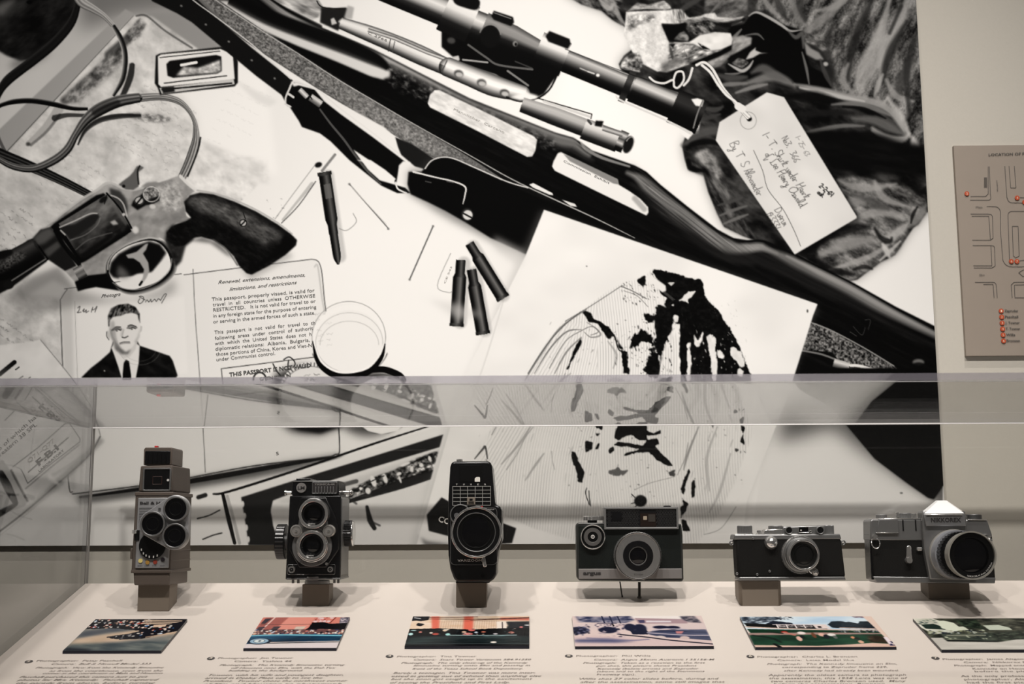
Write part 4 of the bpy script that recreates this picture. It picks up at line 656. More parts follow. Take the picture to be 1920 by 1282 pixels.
    G([(140, 528), (165, 516), (200, 512), (210, 530), (224, 545), (180, 538), (160, 542), (146, 546)], .05, soft=1); R(c, [(142, 515), (158, 506)], 12, [.3, .7, .4, .5, .1], 1, .8, 0)
    G([(310, 440), (330, 440), (342, 440), (345, 446), (338, 480), (330, 500), (322, 470)], noise(9, 9, 0, 225, 3, .1, .95), soft=3, a=.9)
    # grip
    gr = [(345, 378), (356, 366), (375, 361), (400, 364), (440, 378), (480, 396), (520, 420), (545, 438), (557, 450), (555, 460), (535, 478), (505, 498), (472, 515), (462, 512), (448, 498), (438, 480), (420, 462), (400, 450), (378, 444), (362, 446), (345, 460), (330, 462), (314, 450), (312, 436), (322, 424), (350, 414), (358, 408), (348, 396)]
    G([(312, 432), (322, 422), (356, 411), (372, 430), (362, 450), (348, 462), (340, 490), (330, 500), (318, 470), (308, 450)], .08, soft=2, a=.85); G([(350, 452), (380, 444), (410, 455), (440, 485), (425, 478), (395, 456), (365, 452)], .15, soft=3, a=.6)
    G(gr, noise(12, 5, 30, 231, 3, .04, .13), soft=1)
    G([(350, 380), (362, 368), (400, 372), (460, 395), (500, 420), (530, 442), (520, 452), (505, 450), (500, 462), (460, 440), (420, 415), (370, 395)], noise(14, 6, 30, 232, 3, .24, .5), soft=5, a=.85); speckle(c, 60, (360, 372, 530, 455), 2.5, .12, .5, 31, 30)
    L(c, [(370, 357), (400, 362), (440, 375), (480, 393), (520, 417), (548, 438)], [1.5, 1.5, 1.5, 1.5, 1.5, 1], .7, .8, 1.2)
    L(c, [(400, 449), (425, 468), (445, 497)], 1.5, .35, .7, 1.5); G([(535, 440), (552, 450), (545, 464), (472, 510), (475, 500), (515, 472), (528, 455)], .05, soft=2)
    E(c, 456, 418, 7.5, 7.5, .75, soft=.8); ring(c, 456, 418, 6.5, 6.5, 1.2, .15); L(c, [(452, 422), (460, 414)], 1.5, .1, sp=0); L(c, [(456, 398), (460, 410)], .8, .1)
# ------------------------------------------------------------------ finding places: a pixel of the photograph on a known surface
def ray(px, py):
    d = CAM_M.to_3x3() @ Vector(((px - 960.0) / F_PX, -(py - 641.0) / F_PX, -1.0))
    return d
def at(px, py, Y):
    d = ray(px, py); return EYE + d * (Y / d.y)
Y_WALL = 1.645          # back wall
Y_PRINT = 1.6385         # face of the mural
Y_BACK = 1.536          # back edge of the case and the reading deck
Y_FRONT = 1.097         # front of the case
SLOPE = .27
DECK_BACK = at(995, 1093, Y_BACK)
def deck_z(Y): return DECK_BACK.z - SLOPE * (Y_BACK - Y)
def on_deck(px, py):
    d = ray(px, py)      # EYE.z + t*dz = zb - m*(Yb - t*dy)
    t = (DECK_BACK.z - SLOPE * Y_BACK - EYE.z) / (d.z - SLOPE * d.y)
    return EYE + d * t
def pix(P_):
    q = CAM_M.inverted() @ Vector(P_); return 960 + F_PX * q.x / -q.z, 641 - F_PX * q.y / -q.z

# ------------------------------------------------------------------ materials
MATS = {}
def mat(name, col, rough=.5, metal=0., bump=0., bscale=400., vary=0., spec=.5, coat=0., emit=0.):
    if name in MATS: return MATS[name]
    m = D.materials.new(name); m.use_nodes = True; MATS[name] = m
    nt = m.node_tree; b = nt.nodes['Principled BSDF']
    b.inputs['Base Color'].default_value = (*col, 1); b.inputs['Roughness'].default_value = rough
    b.inputs['Metallic'].default_value = metal; b.inputs['Specular IOR Level'].default_value = spec
    b.inputs['Coat Weight'].default_value = coat; b.inputs['Coat Roughness'].default_value = .08
    if bump or vary:
        tc = nt.nodes.new('ShaderNodeTexCoord'); n = nt.nodes.new('ShaderNodeTexNoise')
        n.inputs['Scale'].default_value = bscale; n.inputs['Detail'].default_value = 4
        nt.links.new(tc.outputs['Object'], n.inputs['Vector'])
        if bump:
            bp = nt.nodes.new('ShaderNodeBump'); bp.inputs['Strength'].default_value = bump; bp.inputs['Distance'].default_value = .0006
            nt.links.new(n.outputs['Fac'], bp.inputs['Height']); nt.links.new(bp.outputs[0], b.inputs['Normal'])
        if vary:
            r = nt.nodes.new('ShaderNodeMix'); r.data_type = 'RGBA'
            r.inputs[6].default_value = (*[max(0, c * (1 - vary)) for c in col], 1); r.inputs[7].default_value = (*[min(1, c * (1 + vary)) for c in col], 1)
            nt.links.new(n.outputs['Fac'], r.inputs[0]); nt.links.new(r.outputs[2], b.inputs['Base Color'])
    return m
def drawn(name, rough=.45, bright=1.0, coat=0.):
    """a printed picture: tones come from the mesh's own colour attribute"""
    m = D.materials.new(name); m.use_nodes = True
    nt = m.node_tree; b = nt.nodes['Principled BSDF']; a = nt.nodes.new('ShaderNodeVertexColor'); a.layer_name = 'print'
    nt.links.new(a.outputs['Color'], b.inputs['Base Color']); b.inputs['Roughness'].default_value = rough; b.inputs['Specular IOR Level'].default_value = .06
    b.inputs['Coat Weight'].default_value = coat
    return m
def acrylic(name, tint, base=.04, gain=1.0, haze=0., hcol=(.62, .58, .66)):
    """clear sheet seen at its true reflectance: Schlick from the angle between view and surface"""
    m = D.materials.new(name); m.use_nodes = True; nt = m.node_tree; N = nt.nodes; Lk = nt.links
    for n in list(N): N.remove(n)
    out = N.new('ShaderNodeOutputMaterial'); geo = N.new('ShaderNodeNewGeometry')
    dot = N.new('ShaderNodeVectorMath'); dot.operation = 'DOT_PRODUCT'
    Lk.new(geo.outputs['Incoming'], dot.inputs[0]); Lk.new(geo.outputs['Normal'], dot.inputs[1])
    def mth(op, a, b=None):
        n = N.new('ShaderNodeMath'); n.operation = op
        for i, v in enumerate((a, b)):
            if v is None: continue
            if isinstance(v, (int, float)): n.inputs[i].default_value = v
            else: Lk.new(v, n.inputs[i])
        return n.outputs[0]
    c = mth('ABSOLUTE', dot.outputs['Value']); k = mth('POWER', mth('SUBTRACT', 1.0, c), 5.0)
    f = mth('MINIMUM', mth('ADD', mth('MULTIPLY', k, (1 - base) * gain), base), .98)
    tr = N.new('ShaderNodeBsdfTransparent'); tr.inputs[0].default_value = (*tint, 1)
    gl = N.new('ShaderNodeBsdfGlossy'); gl.inputs['Roughness'].default_value = 0.0
    mx = N.new('ShaderNodeMixShader'); Lk.new(f, mx.inputs[0]); Lk.new(tr.outputs[0], mx.inputs[1]); Lk.new(gl.outputs[0], mx.inputs[2])
    last = mx.outputs[0]
    if haze:
        df = N.new('ShaderNodeBsdfDiffuse'); df.inputs[0].default_value = (*hcol, 1); m2 = N.new('ShaderNodeMixShader'); m2.inputs[0].default_value = haze
        Lk.new(last, m2.inputs[1]); Lk.new(df.outputs[0], m2.inputs[2]); last = m2.outputs[0]
    Lk.new(last, out.inputs['Surface'])
    return m

# ------------------------------------------------------------------ objects
def link(name, me, mt=None, parent=None, loc=None, kind=None):
    o = D.objects.new(name, me); COL.objects.link(o)
    if mt:
        for m in (mt if isinstance(mt, (list, tuple)) else [mt]): me.materials.append(m)
    if parent is not None: o.parent = parent
    if loc is not None: o.location = loc
    if kind: o['kind'] = kind
    return o
def tag(o, label, cat, group=None):
    o['label'] = label; o['category'] = cat
    if group: o['group'] = group
    return o
def thing(name, label, cat, loc, group=None):
    o = D.objects.new(name, None); COL.objects.link(o); o.location = loc; o.empty_display_size = .02
    return tag(o, label, cat, group)
def fin(name, bm, mt, parent=None, bevel=0., seg=2, ang=35, loc=None, smooth=True, label=None, kind=None):
    bmesh.ops.recalc_face_normals(bm, faces=bm.faces)
    me = D.meshes.new(name); bm.to_mesh(me); bm.free()
    if smooth and len(me.polygons):
        me.polygons.foreach_set('use_smooth', [True] * len(me.polygons)); me.set_sharp_from_angle(angle=math.radians(ang))
    o = link(name, me, mt, parent, loc, kind)
    if bevel:
        md = o.modifiers.new('bevel', 'BEVEL'); md.width = bevel; md.segments = seg; md.limit_method = 'ANGLE'; md.angle_limit = math.radians(ang); md.harden_normals = False
    if label: o['label'] = label
    return o
def NB(): return bmesh.new()
def box(bm, x0, x1, y0, y1, z0, z1):
    v = [bm.verts.new(p) for p in ((x0, y0, z0), (x1, y0, z0), (x1, y1, z0), (x0, y1, z0), (x0, y0, z1), (x1, y0, z1), (x1, y1, z1), (x0, y1, z1))]
    for f in ((0, 1, 2, 3), (4, 5, 6, 7), (0, 1, 5, 4), (1, 2, 6, 5), (2, 3, 7, 6), (3, 0, 4, 7)): bm.faces.new([v[i] for i in f])
    return v
def prism(bm, pts, y0, y1, inset=0.):
    """outline in x-z, pushed from y0 (front) to y1"""
    n = len(pts); cx = sum(p[0] for p in pts) / n; cz = sum(p[1] for p in pts) / n
    a = [bm.verts.new((p[0], y0, p[1])) for p in pts]; k = 1 - inset
    b = [bm.verts.new((cx + (p[0] - cx) * k, y1, cz + (p[1] - cz) * k)) for p in pts]
    bm.faces.new(a); bm.faces.new(b[::-1])
    for i in range(n): bm.faces.new((a[i], b[i], b[(i + 1) % n], a[(i + 1) % n]))
def holed(bm, outer, inner, y0, y1):
    """plate with an opening; both outlines have the same number of points"""
    n = len(outer)
    A = [bm.verts.new((p[0], y0, p[1])) for p in outer]; B = [bm.verts.new((p[0], y0, p[1])) for p in inner]
    C_ = [bm.verts.new((p[0], y1, p[1])) for p in outer]; E_ = [bm.verts.new((p[0], y1, p[1])) for p in inner]
    for i in range(n):
        j = (i + 1) % n
        bm.faces.new((A[i], A[j], B[j], B[i])); bm.faces.new((C_[i], E_[i], E_[j], C_[j])); bm.faces.new((A[i], C_[i], C_[j], A[j])); bm.faces.new((B[i], B[j], E_[j], E_[i]))
def lathe(bm, c, prof, n=56, axis='y', knurl=0., kn=0, cap=True):
    """prof: (radius, distance along axis) pairs; axis 'y' runs away from the viewer; knurl roughens radius"""
    rings = []
    for r, t in prof:
        rg = []
        for i in range(n):
            a = 2 * math.pi * i / n; rr = r
            if knurl and kn and (i % 2): rr = r - knurl
            if axis == 'y': p = (c[0] + rr * math.cos(a), c[1] + t, c[2] + rr * math.sin(a))
            elif axis == 'z': p = (c[0] + rr * math.cos(a), c[1] + rr * math.sin(a), c[2] + t)
            else: p = (c[0] + t, c[1] + rr * math.cos(a), c[2] + rr * math.sin(a))
            rg.append(bm.verts.new(p))
        rings.append(rg)
    for a, b in zip(rings, rings[1:]):
        for i in range(n):
            bm.faces.new((a[i], a[(i + 1) % n], b[(i + 1) % n], b[i]))
    if cap:
        for rg, (r, t) in ((rings[0], prof[0]), (rings[-1], prof[-1])):
            if r > 1e-7: bm.faces.new(rg)
def tube(bm, pts, r, n=8):
    pts = [Vector(p) for p in pts]; rs = r if hasattr(r, '__len__') else [r] * len(pts); rings = []
    up = Vector((0, 0, 1)) if abs((pts[-1] - pts[0]).normalized().z) < .9 else Vector((1, 0, 0))
    for i, p in enumerate(pts):
        d = (pts[min(i + 1, len(pts) - 1)] - pts[max(i - 1, 0)]).normalized()
        a = d.cross(up).normalized(); b = d.cross(a)
        rings.append([bm.verts.new(p + (a * math.cos(2 * math.pi * k / n) + b * math.sin(2 * math.pi * k / n)) * rs[i]) for k in range(n)])
    for a, b in zip(rings, rings[1:]):
        for k in range(n): bm.faces.new((a[k], a[(k + 1) % n], b[(k + 1) % n], b[k]))
    bm.faces.new(rings[0]); bm.faces.new(rings[-1][::-1])
def rrect(x0, x1, z0, z1, r, n=5):
    out = []
    for cx, cz, a0 in ((x1 - r, z1 - r, 0), (x0 + r, z1 - r, 90), (x0 + r, z0 + r, 180), (x1 - r, z0 + r, 270)):
        for k in range(n + 1):
            a = math.radians(a0 + 90 * k / n); out.append((cx + r * math.cos(a), cz + r * math.sin(a)))
    return out
def circ(cx, cz, r, n=24, a0=0, a1=360):
    return [(cx + r * math.cos(math.radians(a0 + (a1 - a0) * k / n)), cz + r * math.sin(math.radians(a0 + (a1 - a0) * k / n))) for k in range(n + (0 if a1 - a0 >= 360 else 1))]

# lettering: the built-in font turned into flat mesh faces
def glyphs(s, shear=0., bold=0.):
    cu = D.curves.new('t', 'FONT'); cu.body = s; cu.size = 1.0; cu.shear = shear; cu.offset = bold; cu.resolution_u = 2
    ob = D.objects.new('t', cu); COL.objects.link(ob)
    bpy.context.view_layer.update()
    me = D.meshes.new_from_object(ob.evaluated_get(bpy.context.evaluated_depsgraph_get()))
    V = [(v.co.x, v.co.y) for v in me.vertices]; Fc = [tuple(p.vertices) for p in me.polygons]
    D.objects.remove(ob); D.curves.remove(cu); D.meshes.remove(me)
    return V, Fc
def put_text(bm, s, fn, shear=0., bold=0., mi=0):
    """fn maps (0..1 along the line, height in cap heights) to a 3-D point"""
    V, Fc = glyphs(s, shear, bold)
    if not V: return
    x0 = min(v[0] for v in V); x1 = max(v[0] for v in V)
    vs = [bm.verts.new(fn((x - x0) / (x1 - x0), y / .73)) for x, y in V]
    for f in Fc:
        try: q = bm.faces.new([vs[i] for i in f]); q.material_index = mi
        except ValueError: pass
def colour_grid(name, nx, ny, point, tone, mt, parent=None, label=None):
    """flat mesh whose points carry printed tones; tone(i, j arrays) -> linear rgb"""
    J, I = np.mgrid[0:ny, 0:nx]
    co = point(I.ravel() / (nx - 1.0), J.ravel() / (ny - 1.0)).astype(np.float32)
    me = D.meshes.new(name); me.vertices.add(nx * ny); me.vertices.foreach_set('co', co.ravel())
    q = (np.arange(ny - 1)[:, None] * nx + np.arange(nx - 1)[None, :]).ravel()
    idx = np.stack([q, q + nx, q + nx + 1, q + 1], 1).astype(np.int32)
    me.loops.add(idx.size); me.loops.foreach_set('vertex_index', idx.ravel())
    me.polygons.add(len(idx)); me.polygons.foreach_set('loop_start', (np.arange(len(idx)) * 4).astype(np.int32))
    me.update(calc_edges=True)
    rgb = tone(I.ravel() / (nx - 1.0), J.ravel() / (ny - 1.0))
    ca = me.color_attributes.new('print', 'FLOAT_COLOR', 'POINT')
    ca.data.foreach_set('color', np.column_stack([rgb, np.ones(len(rgb))]).astype(np.float32).ravel())
    o = link(name, me, mt, parent)
    if label: o['label'] = label
    return o
# ================================================================== the wall and what hangs on it
def struct_box(name, mt, x0, x1, y0, y1, z0, z1):
    bm = NB(); box(bm, x0, x1, y0, y1, z0, z1); return fin(name, bm, mt, kind='structure', smooth=False)
M_WALL = mat('wall_paint', (.49, .46, .405), .8, bump=.15, bscale=300, vary=.03)
M_FLOOR = mat('gallery_floor', (.06, .055, .05), .5, vary=.1, bscale=20)
struct_box('wall_back', M_WALL, -2.6, 2.8, Y_WALL, Y_WALL + .12, 0, 3.4)
struct_box('floor', M_FLOOR, -2.6, 2.8, -1.6, Y_WALL, -.05, 0)

# ---- mural: a flat mounted print
M_right = at(1770, 930, Y_PRINT).x; M_bot = at(900, 1020, Y_PRINT).z
M_left = at(-70, 600, Y_PRINT).x; M_top = at(900, -34, Y_PRINT).z
mural = thing('mural', 'huge black and white photographic mural of a rifle, revolver and papers behind the case', 'mural', ((M_left + M_right) / 2, Y_WALL, M_bot))
ml = mural.location
bm = NB(); box(bm, M_left - ml.x, M_right - ml.x, Y_PRINT + .0008 - ml.y, -.0002, 0, M_top - ml.z)
fin('backing_board', bm, mat('board_edge', (.30, .28, .25), .7), mural, smooth=False)
pic = paint_mural(); paint_mural_right(pic); paint_revolver(pic)
def sample(c, u, v):
    fx = np.clip(u - c.x0 - .5, 0, c.w - 1.001); fy = np.clip(v - c.y0 - .5, 0, c.h - 1.001)
    i = fx.astype(int); j = fy.astype(int); a = fx - i; b = fy - j
    if c.rgb: a = a[:, None]; b = b[:, None]
    G_ = c.G
    return (G_[j, i] * (1 - a) + G_[j, i + 1] * a) * (1 - b) + (G_[j + 1, i] * (1 - a) + G_[j + 1, i + 1] * a) * b
CI = np.array(CAM_M.inverted())
def pix_np(P_):
    q = P_ @ CI[:3, :3].T + CI[:3, 3]
    return 960 + F_PX * q[:, 0] / -q[:, 2], 641 - F_PX * q[:, 1] / -q[:, 2]
def m_point(s, t):
    return np.column_stack([M_left + (M_right - M_left) * s, np.full(len(s), Y_PRINT), M_top + (M_bot - M_top) * t]) - np.array(ml)
def m_tone(s, t):
    u, v = pix_np(m_point(s, t) + np.array(ml))
    g = np.clip(sample(pic, u, v), .015, 1)
    l = (np.clip((g - .04) / .96, .004, 1) ** 2.2) * .80
    return np.column_stack([l, l * .98, l * .95])
STEP = 1.25
colour_grid('photographic_print', int(1840 / STEP), int(1060 / STEP), m_point, m_tone, drawn('mural_print', .85), mural)
# printed and typed words on the mural
WORDS = {}
def mural_line(s, a, b, h, shear=0., bold=0., mi=0):
    A = at(*a, Y_PRINT - .0004) - ml; B = at(*b, Y_PRINT - .0004) - ml
    ax = B - A; up = Vector((-ax.z, 0, ax.x)).normalized() * h * Y_PRINT / F_PX
    key = 'passport_text' if a[0] > 180 and a[0] < 600 and a[1] < 680 else 'stamp_text' if a[0] > 400 and a[0] < 530 else 'envelope_text' if a[0] < 180 else 'paper_label_text' if a[1] < 400 else 'ruler_text' if mi == 3 else 'small_tag_text'
    put_text(WORDS.setdefault(key, NB()), s, lambda t, k: A + ax * t + up * k, shear, bold, mi)
for s, a, b, h in [('This passport, properly visaed, is valid for', (397, 564), (590, 547), 7), ('travel  in  all  countries  unless  OTHERWISE', (399, 574), (591, 557), 7), ('RESTRICTED.   It is not valid for travel to or', (400, 584), (592, 567), 7),
                   ('in any foreign state for the purpose of entering', (400, 595), (593, 578), 7), ('or serving in the armed forces of such a state.', (400, 606), (591, 589), 7), ('This  passport  is  not  valid  for  travel  to  th', (402, 626), (591, 608), 7),
                   ('following  areas  under  control  of  authorit', (403, 637), (587, 618), 7), ('with  which  the  United  States  does  not  h', (403, 647), (584, 629), 7), ('diplomatic relations:  Albania,  Bulgaria,', (404, 657), (581, 640), 7),
                   ('those portions of China, Korea and Viet-N', (405, 667), (585, 650), 7), ('under Communist control.', (406, 677), (516, 665), 7)]:
    mural_line(s, a, b, h)
mural_line('Renewal, extensions, amendments,', (409, 532), (572, 518), 7, .45); mural_line('limitations, and restrictions', (430, 545), (557, 532), 7, .45)
mural_line('Photogra', (190, 558), (226, 554), 7, .45)
mural_line('THIS PASSPORT IS NOT VALID', (430, 706), (583, 688), 8, 0, .03); mural_line('GIVEN IN HUN', (487, 714), (545, 707), 7, 0, .02)
mural_line('S', (518, 853), (523, 852), 6)
mural_line('Commission  Exhibit', (1056, 303), (1142, 345), 4.5, 0, 0, 1); mural_line('Mannlicher  Carcano', (850, 206), (945, 250), 5, 0, 0, 2)
mural_line('C 2766', (689, 63), (725, 78), 5, 0, 0, 1)
mural_line('o of which have', (-2, 846), (80, 773), 8, 0, 0, 1); mural_line('Western 38 SPL', (-8, 863), (70, 797), 8, 0, 0, 1)
mural_line('F.B.I', (73, 873), (111, 841), 12, 0, .03, 1); mural_line('LABORATORY', (74, 885), (121, 845), 5, 0, .01, 1); mural_line('Q71-Q77', (54, 868), (104, 827), 8, .1, 0, 2)
mural_line('COL', (821, 977), (850, 986), 11, 0, .02, 3)
mural_line('CE 543', (835, 531), (848, 500), 3.5, 0, 0, 2)
M_WORDS = [mat('print_ink', (.03, .03, .028), .6), mat('print_ink_grey', (.12, .115, .11), .6), mat('print_ink_faint', (.33, .32, .30), .6), mat('print_white', (.75, .72, .68), .6)]
for k_, b_ in WORDS.items(): fin(k_, b_, M_WORDS, mural, smooth=False)

# ---- map panel on the wall
Y_PAN = Y_WALL - .006
a = at(1788, 273, Y_PAN); b = at(1811, 667, Y_PAN); pw = .42
panel = thing('map_panel', 'taupe wall panel with a street map and numbered orange dots, right of the mural', 'wall panel', (a.x + pw / 2, Y_WALL, b.z))
pl_ = panel.location
bm = NB(); box(bm, -pw / 2, pw / 2, -.006, -.0002, 0, a.z - b.z)
fin('board', bm, mat('taupe_panel', (.27, .225, .185), .6, vary=.03, bscale=60), panel, smooth=False)
M_INK = mat('map_ink', (.055, .05, .045), .6)
YP = Y_PAN - .0006
def pp(u, v, d=0): return at(u, v, YP - d) - pl_
bm = NB()
def pline(pts, w=.9):
    pts = [pp(*p) for p in pts]
    for i in range(len(pts) - 1):
        A, B = pts[i], pts[i + 1]; d = (B - A); n = Vector((-d.z, 0, d.x)).normalized() * w * Y_PAN / F_PX * .5
        bm.faces.new([bm.verts.new(q) for q in (A - n, B - n, B + n, A + n)])
def parc(cx, cy, r, a0, a1, k=6): return [(cx + r * math.cos(math.radians(a0 + (a1 - a0) * i / k)), cy + r * math.sin(math.radians(a0 + (a1 - a0) * i / k))) for i in range(k + 1)]
for q in [[(1855, 312), (1857, 365)] + parc(1853, 370, 5, 0, 90) + [(1819, 375)], [(1820, 368), (1848, 368), (1853, 363), (1853, 312)], [(1884, 311), (1888, 370)] + parc(1898, 371, 9, 170, 95) + [(1960, 381)], [(1892, 311), (1895, 352), (1905, 352), (1902, 311)],
          [(1850, 387), (1862, 387)] + parc(1865, 398, 11, -90, -10) + [(1876, 433), (1880, 483)] + parc(1897, 483, 17, 175, 90) + [(1915, 500), (1960, 494)],
          [(1820, 401), (1852, 401)] + parc(1855, 407, 6, -60, 0) + [(1862, 446), (1857, 450), (1823, 450)], [(1822, 405), (1854, 405), (1857, 449)], [(1824, 460), (1858, 460)] + parc(1860, 465, 5, -60, 0) + [(1866, 498), (1860, 502), (1826, 502)], [(1858, 460), (1860, 498), (1825, 498)],
          [(1828, 529), (1862, 529)] + parc(1862, 535, 6, -80, 0) + [(1870, 558)], [(1844, 533), (1862, 533), (1864, 558)], [(1893, 490), (1890, 405)] + parc(1897, 403, 7, 180, 270) + [(1960, 396)],
          [(1898, 424), (1909, 424), (1911, 480), (1904, 483), (1900, 479), (1898, 424)], [(1898, 558), (1896, 534), (1901, 529), (1960, 528)], [(1903, 558), (1902, 534), (1960, 533)], [(1903, 558), (1960, 558)], [(1907, 370), (1930, 371)], [(1910, 489), (1960, 482)], [(1910, 511), (1918, 506), (1960, 506)], [(1910, 511), (1918, 518), (1960, 516)]]:
    pline(q)
for y in range(333, 352, 2): pline([(1845, y), (1851, y)], .9)
def ptext(s, a, b, h, bold=.02, mi=0):
    A = pp(*a, .0003); B = pp(*b, .0003); ax = B - A; up = Vector((-ax.z, 0, ax.x)).normalized() * h * Y_PAN / F_PX
    put_text(bm, s, lambda t, k: A + ax * t + up * k, 0, bold, mi)
ptext('LOCATION OF PHOTOGRAPHERS', (1854, 292), (1992, 288), 5)
ptext('Houston', (1872, 358), (1870, 338), 3.2, 0); ptext('Main', (1830, 390), (1842, 390), 4, 0); ptext('Elm', (1837, 517), (1846, 517), 4, 0)
for i, s in enumerate(['Zapruder', 'Paschall', 'J. Towner', 'T. Towner', 'Willis', 'Bronson']):
    y = 584.5 + i * 11.2; x = 1883.5 + i * .8; ptext(s, (x, y), (x + (26, 25, 27, 27, 17, 25)[i], y), 4.6)
fin('map_drawing', bm, M_INK, panel, smooth=False)
M_DOT = mat('orange_dot', (.42, .065, .02), .5); M_DOTN = mat('dot_number', (.85, .6, .45), .6)
dots = [(1877, 583 + 11.2 * i, n) for i, n in enumerate('123456')]
dots = [(1877 + i * .9, y, n) for i, (x, y, n) in enumerate(dots)] + [(1812.7, 363, '2'), (1907, 371, '4'), (1921, 379, '3'), (1896, 490, '6'), (1906.5, 490, '7')]
for u, v, n in dots:
    bm = NB(); q = pp(u, v); lathe(bm, (q.x, q.y, q.z), [(4.5 * Y_PAN / F_PX, -.0008), (4.5 * Y_PAN / F_PX, .0002)], 20)
    o = fin('map_dot', bm, M_DOT, panel, smooth=False)
    bm = NB(); h = 4.6 * Y_PAN / F_PX
    put_text(bm, n, lambda t, k: Vector((q.x + (t - .5) * h * .6, q.y - .0012, q.z + (k - .5) * h))); fin('dot_number', bm, M_DOTN, o, smooth=False)

# ================================================================== the reading deck and the case
X_L = at(172, 801, Y_BACK).x; X_R = 1.02
Z_LID = at(995, 797, Y_BACK).z
M_DECK = mat('deck_laminate', (.595, .535, .48), .55, bump=.03, bscale=500, vary=.02)
deck = thing('display_deck', 'pale beige sloping display deck with printed captions under the cameras', 'display deck', ((X_L + X_R) / 2, (Y_FRONT + Y_BACK) / 2, 0))
dl = deck.location
bm = NB()
xs = (X_L - dl.x, X_R - dl.x); F0 = Y_FRONT - .004 - dl.y; B0 = Y_BACK + .004 - dl.y
v = [bm.verts.new(p) for p in ((xs[0], F0, .0), (xs[1], F0, .0), (xs[1], B0, .0), (xs[0], B0, .0), (xs[0], F0, deck_z(F0 + dl.y)), (xs[1], F0, deck_z(F0 + dl.y)), (xs[1], B0, deck_z(B0 + dl.y)), (xs[0], B0, deck_z(B0 + dl.y)))]
for f in ((0, 1, 2, 3), (4, 5, 6, 7), (0, 1, 5, 4), (1, 2, 6, 5), (2, 3, 7, 6), (3, 0, 4, 7)): bm.faces.new([v[i] for i in f])
fin('cabinet', bm, M_DECK, deck, smooth=False)

M_ACR = acrylic('clear_acrylic', (.985, .985, .98)); M_LIDM = acrylic('clear_acrylic_lid', (.97, .968, .975))
M_EDGE = acrylic('polished_acrylic_edge', (.90, .89, .93), .05, 1.0, .28); M_EDGE2 = acrylic('shadow_casting_edge', (.3, .3, .3), .05, 1.0, .92, (.34, .33, .32)); M_EDGE3 = acrylic('clear_polished_edge', (.95, .95, .95))  # lavender haze paints refracted light; grey edge is opaque to deepen the cast shadow
T = .0065
case = thing('display_case', 'clear acrylic display case enclosing the row of old cameras', 'display case', ((X_L + X_R) / 2, (Y_FRONT + Y_BACK) / 2, deck_z((Y_FRONT + Y_BACK) / 2)))
cl = case.location
def sheet(name, x0, x1, y0, y1, zf, parent=case):
    """acrylic sheet: wide faces clear, narrow edges polished. zf = (bottom front, bottom back, top)"""
    bm = NB(); v = box(bm, x0 - cl.x, x1 - cl.x, y0 - cl.y, y1 - cl.y, 0, zf[2] - cl.z)
    for i in (0, 1): v[i].co.z = zf[0] - cl.z
    for i in (2, 3): v[i].co.z = zf[1] - cl.z
    bm.normal_update(); dims = (x1 - x0, y1 - y0, zf[2] - zf[0]); thin = dims.index(min(dims))
    for f in bm.faces:
        n = [abs(c) for c in f.normal]; f.material_index = 0 if n.index(max(n)) == thin else 1
    o = fin(name, bm, [M_ACR, M_EDGE], parent, smooth=False); return o
lid = sheet('lid', X_L - T, X_R, Y_FRONT - T, Y_BACK + .0135, (Z_LID, Z_LID, Z_LID + T)); lid.data.materials[0] = M_LIDM
lid.data.materials.append(M_EDGE2)
for f_ in lid.data.polygons:
    if f_.normal.y > .9: f_.material_index = 2  # rear edge face made opaque so that it casts a shadow
g = .0004
sheet('back_panel', X_L, X_R, Y_BACK + .0045, Y_BACK + .0045 + .0085, (deck_z(Y_BACK) - .01,) * 2 + (Z_LID - g,)).data.materials[1] = M_EDGE2; bk_ = case.children[-1]; bk_.data.materials.append(M_EDGE3); [setattr(f_, 'material_index', 2) for f_ in bk_.data.polygons if abs(f_.normal.x) > .9]  # sheet thickened and top edge made opaque to widen the wall shadow
sheet('side_panel', X_L - T, X_L - .0006, Y_FRONT, Y_BACK + .004, (deck_z(Y_FRONT) - .01, deck_z(Y_BACK) - .01, Z_LID - g)); sp_ = COL.objects[-1] if False else case.children[-1]; sp_.data.materials[0] = acrylic('dimming_acrylic_side', (.80, .80, .80)); sp_.data.materials[1] = acrylic('side_edge', (.8, .8, .8), .05, 1.0, .22, (.34, .34, .33))  # panel greyed to dim the wall behind it; edge hazed to cast shade
sheet('front_panel', X_L, X_R, Y_FRONT - T - .0045, Y_FRONT - .0045 - .0005, (deck_z(Y_FRONT) - .03,) * 2 + (Z_LID - g,)).data.materials[1] = M_EDGE3
M_SEAM = mat('bonded_seam', (.75, .73, .72), .35, spec=.8)
bm = NB(); tube(bm, [(X_L - cl.x, Y_BACK + .004 - cl.y, Z_LID - .0006 - cl.z), (X_R - cl.x, Y_BACK + .004 - cl.y, Z_LID - .0006 - cl.z)], .0006, 6); fin('bonded_seam', bm, M_SEAM, case)  # bead on the back joint, its pale colour standing in for a glint
bm = NB(); tube(bm, [(X_L - cl.x, Y_FRONT - .003 - cl.y, Z_LID - .0006 - cl.z), (X_R - cl.x, Y_FRONT - .003 - cl.y, Z_LID - .0006 - cl.z)], .00035, 6); fin('bonded_seam', bm, M_SEAM, case)
bm = NB(); tube(bm, [(X_L - cl.x - .0003, Y_BACK + .003 - cl.y, deck_z(Y_BACK) - cl.z), (X_L - cl.x - .0003, Y_BACK + .003 - cl.y, Z_LID - cl.z)], .0005, 6); fin('bonded_seam', bm, mat('bonded_seam_dark', (.2, .19, .18), .4), case)

